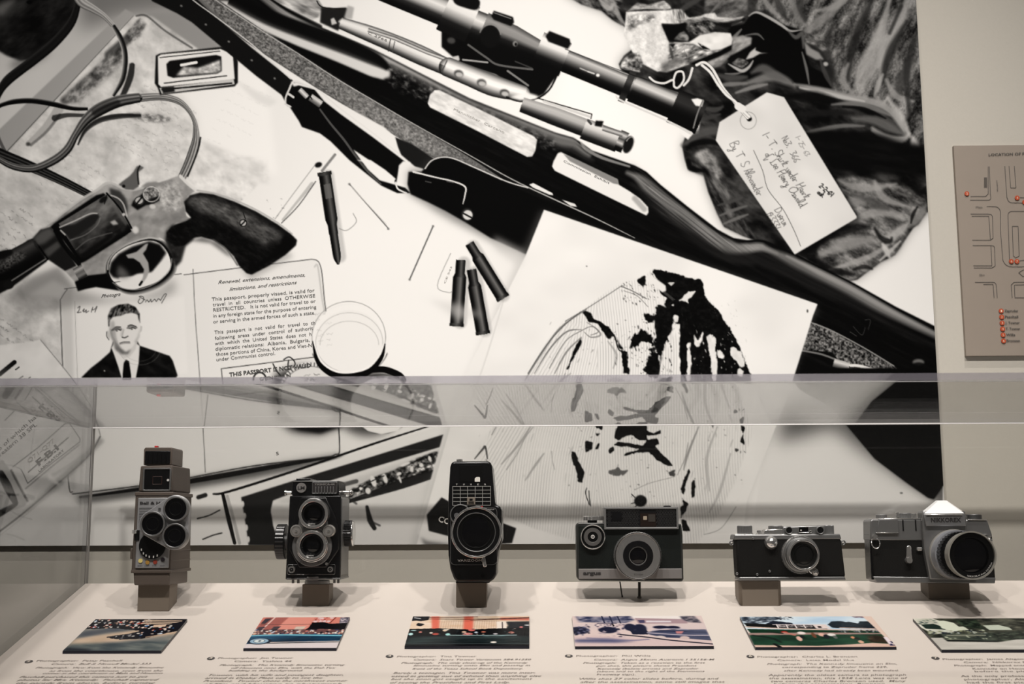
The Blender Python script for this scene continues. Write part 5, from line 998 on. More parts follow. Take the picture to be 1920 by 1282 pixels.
# ---- captions printed on the deck (parts of the deck), each with its number disc
M_CAP = mat('caption_ink', (.20, .17, .15), .6); M_DISC = mat('disc_ink', (.05, .045, .045), .6); M_DISCN = mat('disc_number', (.6, .53, .45), .6)
nrm = Vector((0, -SLOPE, 1)).normalized()
def deck_line(bm, s, a, b, h, shear=0., bold=0., lift=.0004):
    A = on_deck(*a); B = on_deck(*b); B.y = A.y = (A.y + B.y) / 2; A.z = B.z = deck_z(A.y)
    A = A - dl + nrm * lift; B = B - dl + nrm * lift
    ax = B - A; up = Vector((0, 1, SLOPE)).normalized() * h
    put_text(bm, s, lambda t, k: A + ax * t + up * k, shear, bold)
caps = [
 ('2', (54, 1240.5), [('Photographer:  Patsy Paschall', (68, 228), 1240), ('Camera:  Bell & Howell Model 333', (96, 282), 1246), ('Photograph:  View from the Kennedy limousine', (66, 306), 1253), ('as from the courthouse, seen from the', (92, 304), 1259), ('corner at the courthouse at Main and Houston', (80, 304), 1263.5), ('Paschall purchased this camera just to get', (36, 276), 1270.5), ('photos for Mrs. Kennedy.  Paschall captured', (32, 296), 1276), ('the parade from above, before turning', (30, 290), 1282)]),
 ('3', (395.5, 1234.5), [('Photographer:  Jim Towner', (408, 549), 1235), ('Camera:  Yashica 44', (439, 546), 1241), ('Photograph:  The Kennedy limousine turning', (411, 646), 1248), ('off Houston onto Elm, with the Dal-Tex', (433, 629), 1253.5), ('building in the background.', (428, 567), 1258.5), ('Towner, with his wife and youngest daughter,', (391, 643), 1267), ('arrived in Dealey Plaza early to see the', (384, 604), 1272.5), ('President.  Towner chose the northwest corner', (381, 651), 1278), ('of Elm and Houston to photograph', (380, 640), 1284)]),
 ('4', (730.5, 1230.5), [('Photographer:  Tina Towner', (744, 893), 1232), ('Camera:  Sears Tower Varizoom 584.91250', (776, 996), 1238), ('Photograph:  The only close-up of the Kennedy', (752, 990), 1244), ('limousine turning onto Elm and passing in', (775, 994), 1249), ('front of the Texas School Book Depository.', (773, 980), 1255), ('Barely a teenager, Tina Towner was more inter-', (737, 1004), 1263), ('ested in getting out of school than anything else', (734, 1015), 1269), ('but she soon got caught up in the excitement', (733, 998), 1274.5), ('of seeing the President and First Lady.', (731, 955), 1281)]),
 ('5', (1066.5, 1230), [('Photographer:  Phil Willis', (1080, 1220), 1231), ('Camera:  Argus 35mm Autronic I 35156-M', (1114, 1341), 1238), ('Photograph:  Taken as a reaction to the first', (1093, 1323), 1244), ('gun shot, this picture shows President', (1117, 1307), 1249.5), ('Kennedy (below arrow) and Zapruder', (1120, 1311), 1255), ('(above and to the right of the Stemmons', (1119, 1322), 1260), ('Freeway sign).', (1119, 1192), 1266), ('Willis shot 27 color slides before, during and', (1087, 1349), 1274), ('after the assassination, some still images that', (1088, 1360), 1280)]),
 ('6', (1407, 1231), [('Photographer:  Charles L. Bronson', (1420, 1608), 1232.5), ('Camera:  Leica Model III-a', (1458, 1602), 1239), ('Photograph:  The Kennedy limousine on Elm,', (1438, 1682), 1246), ('corresponding to Zapruder frame 229,', (1467, 1664), 1252), ('after Kennedy had already been wounded.', (1470, 1686), 1258.5), ('Apparently the oldest camera to photograph', (1440, 1700), 1267), ('the assassination, this 1938 Leica was one of', (1443, 1704), 1273), ('two cameras Charles Bronson used.  Many', (1446, 1700), 1278.5), ('before the assassination, Bronson', (1450, 1660), 1284)]),
 ('7', (1754, 1234), [('Photographer:  James Altgens', (1768, 1925), 1237), ('Camera:  Nikkorex F', (1808, 1925), 1243), ('Photograph:  Mapped onto', (1790, 1925), 1249), ('Kennedy on Houston', (1824, 1940), 1255), ('before the plaza', (1828, 1940), 1260), ('As the only professional', (1802, 1950), 1269), ('photographer, Altgens', (1808, 1950), 1275), ('had the first picture', (1814, 1950), 1281)])]
for num, c0, lines in caps:
    bm = NB()
    for i, (s, (x0, x1), y) in enumerate(lines):
        deck_line(bm, s, (x0, y), (x1, y), .0042 if i < 5 or num == '5' and i < 7 else .0046, .35 if i and len(s) > 26 else .1, .004)
    cp = fin('caption', bm, M_CAP, deck, smooth=False)
    q = on_deck(*c0) - dl; r = 7.2 * (q.y + dl.y) / F_PX
    bm = NB(); vs = []
    for i in range(28):
        t = 2 * math.pi * i / 28; vs.append(bm.verts.new(q + nrm * .0004 + Vector((r * math.cos(t), r * math.sin(t), r * math.sin(t) * SLOPE))))
    bm.faces.new(vs); dc = fin('number_disc', bm, M_DISC, cp, smooth=False)
    bm = NB(); up = Vector((0, 1, SLOPE)).normalized()
    put_text(bm, num, lambda t, k: q + nrm * .0008 + Vector(((t - .5) * r * .9, 0, 0)) + up * (k - .5) * r * 1.2, 0, .02); fin('number', bm, M_DISCN, cp, smooth=False)
# ================================================================== colour photographs lying on the deck
def card_pic(k):
    """the picture on each card, in card units: 0..200 across, 0..h down"""
    H = 150 if k < 3 else 133
    c = Canvas(-2, -2, 202, H + 2, (.9, .85, .82)); G = lambda *a, **q: P(c, *a, **q); rs = random.Random(k * 7 + 1)
    blue = (.05, .065, .11)
    def crowd(n, x0, x1, y0, y1, cols, s0=1.5, s1=4):
        for _ in range(n):
            x = rs.uniform(x0, x1); y = rs.uniform(y0, y1); E(c, x, y, rs.uniform(s0, s1), rs.uniform(s0, s1) * 1.1, rs.choice(cols), .95)
    pale = [(.95, .88, .82), (.9, .72, .62), (.85, .9, .95), (.98, .95, .9)]
    if k == 0:
        G([(0, 0), (200, 0), (200, 150), (0, 150)], two((.42, .45, .46), (.62, .60, .56), noise(60, 20, 5, 3, 3)))
        G([(0, 95), (90, 60), (200, 20), (200, 75), (110, 105), (0, 140)], two((.80, .70, .60), (.88, .78, .68), noise(40, 14, -8, 4)), soft=6); G([(0, 118), (200, 105), (200, 150), (0, 150)], two((.22, .27, .30), (.50, .52, .50), noise(50, 16, 5, 5)), soft=6)
        G([(0, 60), (60, 46), (110, 52), (60, 66), (0, 90)], (.3, .32, .36), soft=5, a=.8)
        G([(0, 0), (200, 0), (200, 50), (130, 60), (60, 45), (0, 50)], blue, rag=1.5, seed=4); crowd(120, 0, 130, 3, 44, pale + [(.75, .2, .15), blue, blue])
        for y in (6, 14, 22): L(c, [(110, y), (190, y + 4)], 2.2, (.85, .75, .66))
        G([(60, 88), (78, 80), (100, 72), (120, 60), (130, 42), (170, 26), (200, 10), (200, 60), (185, 66), (160, 84), (140, 96), (95, 100)], (.06, .07, .12), rag=1.5, seed=8)
        crowd(34, 118, 190, 34, 80, pale + [(.6, .15, .15), (.3, .5, .7), blue]); crowd(12, 80, 135, 74, 95, [(.8, .78, .75), (.35, .35, .38)], 1.5, 3.5); G([(138, 30), (165, 28), (166, 38), (140, 42)], (.9, .78, .68)); L(c, [(145, 88), (200, 66)], 2, (.85, .72, .6), a=.8)
        G([(0, 135), (50, 142), (60, 150), (0, 150)], (.1, .12, .16), soft=4)
    if k == 1:
        G([(0, 0), (200, 0), (200, 90), (0, 90)], (.86, .54, .48)); G([(8, 0), (60, 0), (42, 70), (0, 70)], (.68, .40, .37), soft=2); G([(60, 0), (120, 0), (112, 70), (44, 70)], (.90, .60, .54), soft=1)
        L(c, [(28, 0), (14, 70)], 2, (.92, .78, .74)); G([(8, 8), (22, 6), (14, 34), (4, 32)], (.25, .22, .26)); G([(4, 50), (20, 48), (14, 66), (2, 66)], (.3, .25, .28)); G([(38, 48), (54, 46), (48, 68), (34, 68)], (.3, .26, .28)); G([(88, 48), (110, 46), (106, 66), (86, 66)], (.85, .78, .72)); L(c, [(0, 38), (118, 36)], 1, (.3, .2, .2))
        for x in (128, 148, 168): L(c, [(x, 0), (x - 8, 30)], 1.6, (.55, .25, .22))
        crowd(30, 118, 160, 4, 24, [(.92, .8, .8), (.85, .5, .46)], 2, 5); G([(178, 2), (200, 0), (200, 40), (182, 36)], two((.2, .2, .26), (.85, .8, .82), noise(5, 5, 0, 3)))
        G([(120, 28), (146, 26), (160, 34), (200, 30), (200, 66), (150, 60), (112, 64), (118, 50)], (.04, .045, .08), rag=1); G([(0, 62), (200, 60), (200, 92), (0, 92)], (.18, .16, .2), a=.6); crowd(130, 0, 200, 64, 90, pale + [(.25, .3, .45), (.1, .1, .14), (.8, .5, .45)], 1.5, 3.6)
        G([(0, 90), (100, 84), (200, 86), (200, 120), (100, 126), (44, 128), (20, 136), (0, 134)], two((.05, .16, .24), (.17, .42, .56), noise(80, 10, 0, 3)), soft=1); L(c, [(0, 92), (60, 88), (200, 92)], 2.2, (.55, .82, .88)); L(c, [(46, 124), (200, 118)], 1.5, (.85, .78, .74)); L(c, [(46, 128), (200, 122)], 1.2, (.12, .1, .12))
        G([(0, 131), (44, 131), (200, 124), (200, 150), (0, 150)], (.90, .86, .86)); E(c, 26, 118, 26, 15, (.08, .15, .22)); E(c, 25, 117, 20, 12, (.62, .74, .82)); E(c, 25, 117, 12, 8, (.88, .92, .92)); ring(c, 25, 117, 12, 8, 1, (.4, .5, .55)); E(c, 26, 117, 3, 4, (.4, .45, .5))
    if k == 2:
        G([(0, 0), (200, 0), (200, 70), (0, 70)], two((.90, .78, .66), (.96, .88, .80), noise(20, 10, 0, 3)))
        for x in range(48, 150, 4): L(c, [(x, 24), (x, 66)], .5, (.7, .58, .5), a=.6)
        for y in range(28, 66, 6): L(c, [(50, y), (148, y)], .5, (.7, .58, .5), a=.6)
        G([(32, 0), (46, 0), (50, 70), (38, 70)], (.90, .46, .38), soft=1.5); G([(88, 0), (104, 0), (106, 70), (90, 70)], (.90, .46, .38), soft=1.5); G([(150, 8), (200, 6), (200, 24), (150, 22)], (.85, .5, .42), soft=1.5)
        G([(0, 0), (30, 0), (28, 20), (16, 28), (10, 22), (0, 26)], blue, rag=1); L(c, [(4, 8), (14, 12)], 1.4, (.9, .9, .9)); G([(12, 34), (24, 42), (18, 54), (10, 48)], blue, rag=.7); L(c, [(22, 14), (120, 16), (200, 8)], 1.6, (.10, .06, .06)); L(c, [(30, 6), (70, 6), (110, 4)], 2, (.2, .1, .1), a=.7); L(c, [(100, 22), (200, 12)], 1.2, (.4, .2, .18))
        G([(160, 30), (200, 28), (200, 80), (160, 66), (164, 50)], (.15, .16, .18), soft=1.5); G([(144, 30), (160, 28), (162, 68), (146, 68)], (.95, .9, .85)); L(c, [(154, 32), (155, 64)], 1, (.35, .3, .3))
        G([(0, 66), (50, 64), (100, 70), (150, 64), (200, 60), (200, 150), (0, 150)], (.035, .045, .07), rag=1)
        for q, col in [((46, 92, 6, 5), (.75, .35, .3)), ((104, 72, 6, 6), (.85, .45, .42)), ((98, 92, 9, 6), (.85, .5, .48)), ((92, 82, 4, 4), (.9, .75, .65)), ((112, 84, 3, 4), (.8, .85, .9)), ((124, 82, 4, 3), (.85, .5, .4)), ((20, 82, 3, 4), (.85, .55, .5)), ((5, 92, 4, 6), (.8, .95, .95)), ((66, 94, 4, 6), (.7, .9, .88)), ((60, 74, 4, 5), (.9, .8, .7)), ((38, 86, 3, 4), (.9, .85, .8)), ((170, 85, 5, 5), (.75, .5, .45)), ((144, 92, 4, 3), (.9, .88, .9)), ((186, 58, 3, 4), (.85, .5, .5)), ((8, 74, 5, 2), (.8, .95, .95)), ((196, 48, 5, 2), (.95, .95, .95)), ((62, 70, 5, 3), (.9, .85, .78))]: E(c, *q, col)
        crowd(30, 50, 180, 66, 96, [(.85, .75, .7), (.3, .35, .35), (.05, .06, .08)], 1, 2.6)
        L(c, [(70, 98), (130, 99), (178, 98)], 1.3, (.75, .85, .85)); L(c, [(124, 100), (140, 106), (160, 100)], 2, (.55, .68, .70), soft=2); G([(4, 102), (200, 102), (200, 138), (0, 138)], two((.08, .12, .13), (.24, .29, .29), noise(70, 12, 0, 3)), soft=3); E(c, 142, 132, 5, 4, (.95, .92, .88)); L(c, [(0, 139), (200, 138)], 1, (.3, .36, .36)); G([(0, 141), (200, 140), (200, 150), (0, 150)], (.07, .08, .1))
    if k == 3:
        G([(0, 0), (200, 0), (200, 133), (0, 133)], (.88, .80, .78)); G([(90, 0), (180, 0), (170, 16), (96, 14)], (.95, .92, .9)); G([(6, 0), (40, 4), (90, 0), (95, 20), (80, 34), (40, 30), (10, 30)], two((.14, .17, .30), (.75, .72, .75), noise(12, 8, 0, 3, 3)), soft=2)
        for x in (46, 58, 70): L(c, [(x, 0), (x + 3, 34)], 1.2, (.15, .17, .28))
        G([(96, 10), (176, 16), (174, 36), (100, 36)], (.68, .58, .60)); G([(100, 20), (110, 19), (110, 32), (102, 33)], (.3, .28, .4)); G([(112, 22), (150, 23), (150, 30), (112, 30)], (.88, .84, .86)); G([(166, 2), (188, 0), (196, 34), (176, 30), (168, 16)], two((.10, .11, .18), (.6, .56, .58), noise(6, 5, 0, 4)), soft=1.5)
        G([(0, 36), (200, 36), (200, 60), (0, 60)], (.86, .79, .78)); crowd(60, 20, 100, 38, 60, [(.25, .24, .35), (.8, .7, .7), (.5, .45, .5)], 1, 2.5); L(c, [(38, 34), (66, 34)], 1.5, (.2, .2, .32))
        for q in [(8, 66, 16, 16), (52, 64, 14, 14), (86, 52, 9, 16), (101, 56, 9, 18), (132, 52, 12, 7), (150, 54, 10, 8)]: E(c, *q, (.09, .11, .22), 1, 0, 1.2)
        crowd(26, 0, 24, 46, 86, [(.4, .4, .5), (.1, .12, .2)], 1.5, 3); G([(84, 66), (110, 62), (112, 84), (88, 84)], (.10, .12, .22), rag=1); crowd(20, 36, 76, 60, 96, [(.75, .68, .7), (.12, .14, .24)], 2, 4); L(c, [(60, 36), (62, 46)], 1.2, (.02, .02, .02))
        G([(108, 74), (130, 64), (198, 62), (200, 110), (160, 100), (130, 96), (112, 84)], two((.14, .17, .28), (.36, .38, .48), noise(50, 8, 8, 5)), soft=1); L(c, [(110, 76), (160, 86), (200, 88)], 1.6, (.78, .74, .78)); E(c, 127, 98, 8, 9, (.86, .80, .78)); E(c, 162, 98, 7, 7, (.82, .74, .72)); G([(152, 70), (164, 70), (160, 80), (152, 80)], (.78, .52, .52)); L(c, [(118, 66), (140, 58), (170, 62)], 1.4, (.7, .68, .74))
        G([(0, 92), (30, 88), (200, 112), (200, 133), (0, 133)], (.86, .77, .76), soft=2); G([(0, 104), (50, 100), (90, 112), (60, 118), (0, 116)], (.3, .32, .46), soft=4, a=.9); L(c, [(70, 84), (110, 96), (140, 108), (198, 124)], 2.4, (.12, .12, .2)); L(c, [(20, 98), (80, 108), (108, 104)], 2.5, (.5, .48, .58), a=.8, soft=2)
    if k == 4:
        G([(0, 0), (200, 0), (200, 60), (0, 60)], two((.74, .84, .92), (.92, .96, .97), noise(60, 20, 0, 3))); G([(0, 0), (50, 0), (66, 8), (40, 24), (20, 34), (0, 34)], two((.10, .13, .18), (.82, .88, .92), noise(8, 6, 0, 4, 3)), soft=1); crowd(18, 50, 80, 2, 16, [(.15, .18, .22)], 1, 2)
        G([(34, 34), (46, 20), (60, 24), (74, 30), (74, 42), (30, 42)], (.10, .14, .20), rag=1); G([(124, 38), (134, 24), (146, 22), (164, 28), (172, 34), (176, 22), (190, 24), (196, 40), (198, 60), (170, 56), (128, 52)], two((.06, .09, .13), (.16, .22, .26), noise(9, 6, 0, 6)), rag=1.2); G([(168, 0), (194, 0), (190, 8), (172, 6)], (.5, .42, .48), rag=1)
        G([(2, 30), (48, 36), (120, 40), (120, 58), (4, 50)], (.05, .07, .08)); 
        for x in (50, 64, 77, 90): G([(x, 38), (x + 11, 38), (x + 11, 50), (x, 50)], two((.15, .15, .16), (.9, .85, .84), noise(4, 4, 0, x))); L(c, [(x - 1, 36), (x - 1, 52)], 1, (.92, .88, .86))
        L(c, [(44, 37), (122, 38)], 1.3, (.9, .85, .85)); G([(102, 38), (122, 38), (126, 56), (104, 56)], (.92, .86, .84)); G([(108, 44), (113, 44), (113, 52), (108, 52)], (.15, .12, .12)); L(c, [(0, 46), (50, 54), (120, 60), (196, 62)], 2, (.88, .78, .72)); L(c, [(140, 52), (190, 56)], 1.5, (.85, .75, .7))
        G([(2, 56), (120, 62), (198, 66), (200, 76), (4, 74)], (.06, .22, .15)); crowd(40, 130, 196, 62, 72, [(.08, .1, .14), (.8, .78, .8), (.4, .4, .45)], 1, 2.4); G([(0, 74), (110, 72), (200, 76), (200, 82), (0, 84)], (.66, .55, .52)); G([(0, 83), (200, 80), (200, 133), (0, 133)], two((.08, .20, .15), (.16, .33, .24), noise(30, 8, 8, 7)), soft=1)
        L(c, [(6, 84), (30, 96), (40, 112)], 3, (.05, .10, .09), a=.7, soft=2); E(c, 54, 70, 5, 4, (.7, .15, .12)); L(c, [(54, 72), (66, 82)], 3, (.75, .5, .45)); L(c, [(30, 70), (50, 76)], 2, (.12, .14, .12))
        for q, col in [((70, 98, 4, 10), (.92, .74, .68)), ((78, 74, 6, 6), (.95, .9, .88)), ((76, 90, 3, 7), (.1, .12, .14)), ((94, 84, 3, 12), (.45, .28, .20)), ((106, 82, 5, 7), (.92, .74, .68)), ((111, 90, 4, 9), (.1, .12, .16)), ((120, 82, 6, 6), (.95, .92, .9)), ((123, 92, 3, 7), (.4, .42, .4)), ((148, 94, 3, 5), (.88, .6, .45)), ((153, 98, 4, 5), (.12, .12, .1)), ((155, 112, 4, 6), (.88, .7, .6))]: E(c, *q, col)
        G([(170, 88), (184, 84), (196, 92), (196, 118), (166, 114)], two((.12, .10, .08), (.32, .26, .20), noise(5, 4, 0, 9)), soft=2); G([(0, 124), (90, 128), (140, 122), (170, 116), (200, 122), (200, 133), (0, 133)], (.90, .76, .70), soft=1); L(c, [(30, 120), (36, 133)], 3, (.06, .08, .08)); G([(186, 0), (200, 0), (200, 133), (196, 120), (190, 40)], (.92, .82, .76)); G([(192, 92), (198, 92), (198, 124), (192, 122)], (.95, .9, .92)); crowd(5, 194, 200, 112, 126, [(.15, .15, .3)], 1.5, 3)
    if k == 5:
        G([(0, 0), (200, 0), (200, 133), (0, 133)], two((.10, .115, .10), (.40, .405, .35), noise(12, 7, 0, 3, 3))); G([(0, 0), (30, 0), (40, 14), (44, 60), (10, 70), (0, 40)], two((.74, .74, .68), (.95, .94, .88), noise(20, 8, 0, 4))); G([(4, 28), (24, 24), (36, 40), (34, 50), (6, 46)], (.14, .20, .18)); crowd(14, 4, 30, 4, 24, [(.25, .3, .3), (.5, .55, .5)], 1, 3)
        G([(34, 12), (44, 10), (56, 20), (60, 52), (44, 58), (30, 44)], (.88, .90, .82)); G([(56, 38), (66, 36), (68, 52), (58, 52)], (.86, .88, .80)); G([(96, 32), (120, 30), (132, 42), (132, 52), (98, 52)], (.80, .83, .76)); G([(60, 8), (96, 6), (92, 48), (66, 40)], two((.04, .07, .06), (.3, .36, .28), noise(8, 6, 0, 6)), soft=1)
        crowd(70, 4, 90, 52, 72, [(.85, .88, .82), (.12, .15, .2), (.6, .62, .5)], 1.2, 3); G([(20, 68), (90, 66), (110, 76), (88, 98), (22, 98)], two((.16, .20, .19), (.42, .44, .38), noise(30, 5, 0, 7)), soft=1); L(c, [(28, 74), (84, 74)], 1.2, (.7, .7, .62)); L(c, [(22, 96), (92, 100)], 2.4, (.06, .08, .1)); crowd(14, 22, 96, 76, 90, [(.8, .82, .72), (.1, .12, .14)], 1.2, 2.6)
        G([(90, 64), (140, 56), (150, 84), (120, 98), (92, 98)], two((.08, .11, .1), (.36, .4, .34), noise(7, 5, 0, 8)), soft=1.5); G([(0, 84), (18, 84), (20, 100), (92, 103), (122, 92), (200, 88), (200, 133), (0, 133)], two((.76, .745, .71), (.87, .855, .82), noise(60, 12, 0, 9)), soft=1)
    return c
CARD_LABELS = ['small colour photo card of a shadowed crowd, leftmost on the deck', 'small photo card showing a blue car before a pink building', 'small photo card of a dark crowd before orange and cream walls', 'small purplish photo card of figures and a large car, right of centre',
               'small photo card of a green lawn under pale sky', 'small photo card of trees and white buildings at the right edge']
CARDS = [((118, 1226), (303, 1225), (177, 1167), (351, 1165)), ((455, 1221), (632, 1220), (494, 1163), (655, 1162)), ((760, 1217), (993, 1216), (773, 1161), (992, 1160)), ((1079, 1217), (1339, 1217), (1072, 1160), (1315, 1160)), ((1417, 1218), (1682, 1219), (1386, 1161), (1634, 1161)), ((1765, 1223), (2030, 1224), (1711, 1164), (1958, 1165))]
M_CARDP = drawn('card_print', .35); M_CARDE = mat('card_edge_black', (.012, .012, .02), .4); TH = .0028
for k, q in enumerate(CARDS):
    fl, fr, bl, br = [on_deck(*p) for p in q]
    x0 = (fl.x + bl.x) / 2; x1 = (fr.x + br.x) / 2; y0 = (fl.y + fr.y) / 2; y1 = (bl.y + br.y) / 2
    o = thing('photo_card', CARD_LABELS[k], 'photo card', ((x0 + x1) / 2, (y0 + y1) / 2, deck_z((y0 + y1) / 2)), 'colour photo cards on the deck')
    hx = (x1 - x0) / 2; hy = (y1 - y0) / 2
    bm = NB(); v = box(bm, -hx, hx, -hy, hy, 0, TH)
    for p in v: p.co.z += SLOPE * p.co.y + .0001
    fin('card_backing', bm, M_CARDE, o, smooth=False)
    cp = card_pic(k); Hc = 150 if k < 3 else 133
    def cpoint(s, t): y = hy - 2 * hy * t; return np.column_stack([-hx + 2 * hx * s, y, TH + .0004 + SLOPE * y])
    def ctone(s, t): return np.clip(sample(cp, s * 199 + .5, t * (Hc - 1) + .5), .01, 1) ** 2.35 * .72
    colour_grid('printed_picture', 200, Hc, cpoint, ctone, M_CARDP, o)
# ================================================================== the old cameras on their stands
CHROME = mat('chrome', (.72, .71, .69), .16, .88); SATIN = mat('satin_chrome', (.225, .225, .222), .38, .7, bump=.05, bscale=900)
BLK = mat('black_enamel', (.004, .004, .0045), .25, spec=.4); MATTE = mat('black_matte', (.0025, .0025, .0025), .6, spec=.08)
GLASS = mat('lens_glass', (.0008, .0008, .0016), .04, spec=.5); LEATHER = mat('black_leatherette', (.007, .0066, .006), .75, spec=.12, bump=.6, bscale=1600)
WINK = mat('white_engraving', (.62, .60, .57), .5); BINK = mat('black_engraving', (.02, .018, .018), .5)
TAN = mat('brown_crackle_paint', (.085, .066, .052), .6, bump=.9, bscale=1800, vary=.15); TAND = mat('brown_smooth_paint', (.10, .078, .063), .5, bump=.2, bscale=900)
PLATE = mat('silver_plate', (.40, .40, .405), .4, .5); BLOCK = mat('taupe_block_paint', (.19, .155, .12), .6, bump=.08, bscale=700)

class Cam:
    """drawing helper: u, v are positions on the front of one camera; d metres behind (+) or before (-) its front face"""
    def __init__(s, name, label, cat, Y, uc, vb, depth):
        s.Y, s.uc, s.vm = Y, uc, vb
        b = at(uc, vb, Y); s.o = thing(name, label, cat, (b.x, Y + depth / 2, b.z), 'vintage cameras in the case'); s.b = s.o.location.copy(); s.dy = -depth / 2
    def X(s, u, d=0): return at(u, s.vm, s.Y + d).x - s.b.x
    def Z(s, v, d=0): return at(s.uc, v, s.Y + d).z - s.b.z
    def px(s, d=0): return (s.Y + d) / F_PX
    def yy(s, d): return s.dy + d
    def poly(s, pts, d=0): return [(s.X(u, d), s.Z(v, d)) for u, v in pts]
    def slab(s, name, pts, d0, d1, mt, bevel=.0008, parent=None, inset=0, seg=2, label=None):
        bm = NB(); prism(bm, s.poly(pts, d0), s.yy(d0), s.yy(d1), inset); return fin(name, bm, mt, parent or s.o, bevel, seg, label=label)
    def rect(s, name, u0, u1, v0, v1, d0, d1, mt, r=0, bevel=.0006, parent=None, inset=0, label=None):
        pts = [(u0, v0), (u1, v0), (u1, v1), (u0, v1)] if not r else [(a, b) for a, b in rrect(u0, u1, v0, v1, r)]
        return s.slab(name, pts, d0, d1, mt, bevel, parent, inset, label=label)
    def disc(s, name, u, v, prof, mt, n=56, knurl=0, parent=None, label=None, vsq=1):
        """prof of (radius in picture units, depth in m)"""
        d = min(p[1] for p in prof); bm = NB(); k = s.px(d)
        lathe(bm, (s.X(u, d), 0, s.Z(v, d)), [(r * k, s.yy(t)) for r, t in prof], n, 'y', knurl * k, 1 if knurl else 0)
        return fin(name, bm, mt, parent or s.o, 0, ang=40, label=label)
    def drum(s, name, u, v0, v1, r, d, mt, n=40, knurl=0, parent=None, axis='z', top=.6):
        bm = NB(); k = s.px(d); R_ = r * k
        if axis == 'z':
            z0, z1 = s.Z(v1, d), s.Z(v0, d); e = min(.0006, (z1 - z0) * .2)
            lathe(bm, (s.X(u, d), s.yy(d), 0), [(R_, z0), (R_, z1 - e), (R_ - e, z1)], n, 'z', knurl * k, 1 if knurl else 0)
        else:
            x0, x1 = s.X(v0, d), s.X(v1, d)
            e = .0008; lathe(bm, (0, s.yy(d), s.Z(u, d)), [(R_ - e, x0), (R_, x0 + e), (R_, x1 - e), (R_ - e, x1)], n, 'x', knurl * k, 1 if knurl else 0)
        return fin(name, bm, mt, parent or s.o, 0, ang=40)
    def text(s, name, t, u0, u1, v, h, d, mt, parent=None, bold=.0, shear=0.):
        bm = NB(); x0, x1 = s.X(u0, d), s.X(u1, d); z = s.Z(v, d); k = s.px(d) * h
        put_text(bm, t, lambda a, b: (x0 + (x1 - x0) * a, s.yy(d), z + b * k), shear, bold)
        return fin(name, bm, mt, parent or s.o, smooth=False)
    def frame(s, name, u0, u1, v0, v1, wd, d0, d1, mt, r=1.5, parent=None, bevel=.0003):
        bm = NB(); k = s.poly(rrect(u0, u1, v0, v1, r), d0); q = s.poly(rrect(u0 + wd, u1 - wd, v0 + wd, v1 - wd, max(.4, r - wd * .6)), d0)
        holed(bm, k, q, s.yy(d0), s.yy(d1)); return fin(name, bm, mt, parent or s.o, bevel)
    def arcring(s, name, u, v, r0, r1, d0, d1, mt, parent=None, knurl=0, n=56):
        bm = NB(); k = s.px(d0); c = (s.X(u, d0), 0, s.Z(v, d0)); e = .0004
        lathe(bm, c, [(r0 * k, s.yy(d1)), (r0 * k, s.yy(d0) + e), (r0 * k + e, s.yy(d0)), (r1 * k - e, s.yy(d0)), (r1 * k, s.yy(d0) + e), (r1 * k, s.yy(d1)), (r0 * k, s.yy(d1))], n, 'y', 0, 0, cap=False)
        return fin(name, bm, mt, parent or s.o, 0, ang=40)

def block(label, u0, u1, vt, vb, depth, r=0.):
    """stand: a painted block whose foot is cut to the slope of the deck"""
    f = on_deck((u0 + u1) / 2, vb); Y = f.y; x0 = at(u0, vb, Y).x; x1 = at(u1, vb, Y).x; zt = at((u0 + u1) / 2, vt, Y).z
    o = thing('mounting_block', label, 'mounting block', ((x0 + x1) / 2, Y + depth / 2, deck_z(Y + depth / 2)), 'taupe blocks holding the cameras up')
    b = o.location; bm = NB(); hx = (x1 - x0) / 2; hy = depth / 2
    v = box(bm, -hx, hx, -hy, hy, 0, zt - b.z)
    for p in v[:4]: p.co.z = SLOPE * p.co.y + .0002
    ob = fin('block', bm, BLOCK, o, .0006 if not r else 0)
    if r:
        md = ob.modifiers.new('round', 'BEVEL'); md.width = r; md.segments = 4; md.limit_method = 'WEIGHT'
        a = ob.data.attributes.new('bevel_weight_edge', 'FLOAT', 'EDGE')
        for i, e in enumerate(ob.data.edges):
            p, q = [ob.data.vertices[j].co for j in e.vertices]
            if abs(p.x - q.x) < 1e-6 and abs(p.z - q.z) > 1e-3: a.data[i].value = 1.0
    return o, Y, zt

# ---------------------------------------------------------------- 1: brown turret cine camera
o, Yb, zt = block('taupe block under the brown three-lens cine camera at the left', 257, 316.5, 1096, 1146, .032)
K = Cam('cine_camera', 'tall brown cine camera with a three lens turret, leftmost in the case', 'camera', Yb - .012, 285, 1097.5, .082)
K.slab('body', [(246.5, 926), (317, 926), (318.5, 1074), (244.5, 1074)], 0, .082, TAN, .0018, seg=3)
K.rect('body_band', 245.5, 318.5, 922, 929, -.0008, .0828, TAND); K.rect('body_band', 244, 319.5, 1068, 1074, -.0012, .083, TAND)
for v in (1031, 1050): K.rect('body_ridge', 246.5, 320.5, v, v + 2, .004, .0825, TAND, bevel=.0003)
K.slab('base', [(248.5, 1072), (317, 1072), (317.5, 1097), (251, 1097)], .001, .076, TAND, .0015)
K.slab('finder_block', [(254, 873), (315, 872), (317.5, 921.5), (251.5, 921.5)], .003, .078, TAN, .0016)
K.rect('finder_window', 262, 311, 879, 918, .0015, .006, BLK, 2); K.frame('finder_frame', 259.5, 312.5, 877, 920.5, 2.6, .0005, .005, SATIN, 3)
K.frame('finder_mask', 278, 296, 893, 908, .8, .0012, .002, mat('finder_amber', (.05, .02, .014), .4), .5); K.disc('finder_bead', 307.3, 900, [(2.3, .0004), (2.3, .004)], WINK, 16)
